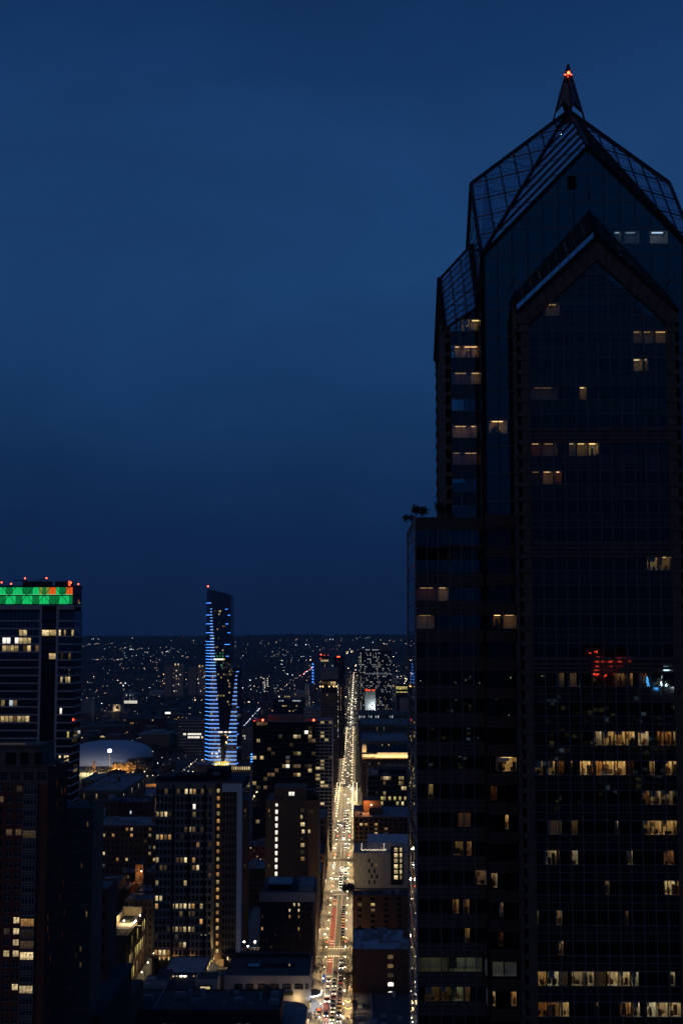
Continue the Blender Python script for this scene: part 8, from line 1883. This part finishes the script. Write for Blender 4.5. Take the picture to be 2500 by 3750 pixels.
# ------------------------------------------------------------------ what stands behind the camera and shows in the tower glass
def mir(px, py, D):
    v = at(px, py, 381 + D); return v
m1, m2_, m3_, m4_ = mir(2228, 2470, 430), mir(2425, 2515, 300), mir(2130, 2590, 260), mir(1660, 2600, 420)
for i, (x, y, w, d, h, lb) in enumerate(((m1.x, -430, 34, 26, m1.z, 'slab tower with a red neon roof sign, mirrored in the skyscraper glass'), (m2_.x, -300, 34, 30, m2_.z + 8, 'tower with a glowing white and blue crown sign, mirrored in the skyscraper glass'), (m3_.x, -260, 40, 30, m3_.z + 10, 'dim office block mirrored in the skyscraper glass'), (m4_.x, -420, 40, 30, m4_.z + 12, 'low office block mirrored in the skyscraper glass'))):
    t = thing('reflected_tower', lb, 'tower', (x, y, 0)); MB().box(x - w / 2, x + w / 2, y - d, y, 0, h).build('wall', 'concrete_dark', t)
    for k in range(60):
        m = R.choice(('warm', 'dim', 'dim', 'cool')); o = place('window', quad_mesh(2.2, 1.8, m, 'window'), t, (x - w / 2 + 2 + R.randrange(int(w / 3 - 1)) * 3, y + .1, h - 3 - 3.6 * R.randrange(16))); o.rotation_euler = (0, 0, math.pi)
    if i == 0:
        b = MB()
        for st_ in (((375, 375), (385, 362), (400, 362), (413, 372)), ((783, 378), (795, 365)), ((395, 440), (405, 435), (425, 440), (420, 452), (400, 462)), ((492, 430), (482, 440), (484, 455), (494, 462)), ((520, 418), (540, 422), (550, 440), (545, 460)), ((612, 455), (615, 440), (640, 440), (642, 458)), ((615, 432), (628, 420), (645, 422), (640, 435)), ((690, 460), (695, 445), (735, 443), (735, 460)), ((825, 428), (825, 460)), ((395, 540), (398, 510), (410, 500), (425, 500), (425, 520), (418, 545)), ((410, 545), (385, 560)), ((372, 582), (455, 582), (465, 592), (450, 600), (372, 602)), ((520, 560), (535, 548), (525, 565)), ((552, 530), (528, 545)), ((625, 497), (645, 497), (643, 522)), ((712, 495), (730, 495), (740, 530), (765, 558), (772, 568)), ((672, 582), (795, 585), (765, 602))):
            q = [mir(2060 + u / 3.5636, 2300 + v / 3.5636, 430) for u, v in st_]
            for p_, p2_ in zip(q[:-1], q[1:]): b.bar((p_.x, -430 + 1.5, p_.z), (p2_.x, -430 + 1.5, p2_.z), .5, .5, up=(0, 1, 0))
        b.build('neon_tube', 'neon_red', t, kind='stuff'); MB().box(x - 14, x + 14, y - 4, y - 1, h, h + 17).build('sign_board', 'dark_metal', t)
    if i == 1:
        for st_, w_, m in ((((1140, 610), (1143, 690), (1165, 755)), .7, 'neon_blue'), (((1172, 785), (1215, 785), (1190, 795)), .8, 'neon_blue'), (((1290, 550), (1380, 552), (1340, 570), (1290, 555)), 1.1, 'neon_white'), (((1275, 622), (1300, 640), (1385, 645), (1400, 690), (1395, 755), (1360, 755)), 1.5, 'neon_white'), (((1275, 640), (1330, 690), (1370, 750)), 1.1, 'neon_white'), (((1430, 600), (1430, 700), (1445, 720), (1450, 750)), .9, 'neon_white'), (((1470, 650), (1465, 740)), .9, 'neon_white')):
            b = MB(); q = [mir(2060 + u / 3.5636, 2300 + v / 3.5636, 300) for u, v in st_]
            for p_, p2_ in zip(q[:-1], q[1:]): b.bar((p_.x, -298.6, p_.z), (p2_.x, -298.6, p2_.z), w_, .5, up=(0, 1, 0))
            b.build('neon_tube', m, t)
bk = MB()
for _ in range(420):
    y = -500 - 3500 * r_.random(); bk.ball((r_.uniform(-.3, .5) * -y, y, r_.uniform(5, 40)), .0004 * -y * r_.uniform(.6, 1.4), n=5, m=3)
bk.build('eastern_lights', 'far_bulb', None, kind='stuff', label='city lights behind the viewpoint mirrored in the glass', category='lights')
# ------------------------------------------------------------------ evening air
m_, t_n, o_n = newmat('haze')
pv = t_n.nodes.new('ShaderNodeVolumePrincipled'); pv.inputs['Color'].default_value = (.48, .76, 1, 1); pv.inputs['Density'].default_value = 3.4e-5; pv.inputs['Anisotropy'].default_value = .2
t_n.links.new(pv.outputs[0], o_n.inputs['Volume'])
MB().box(-14000, 6000, -5000, 21000, -2, 285).build('haze', 'haze', None, kind='stuff')
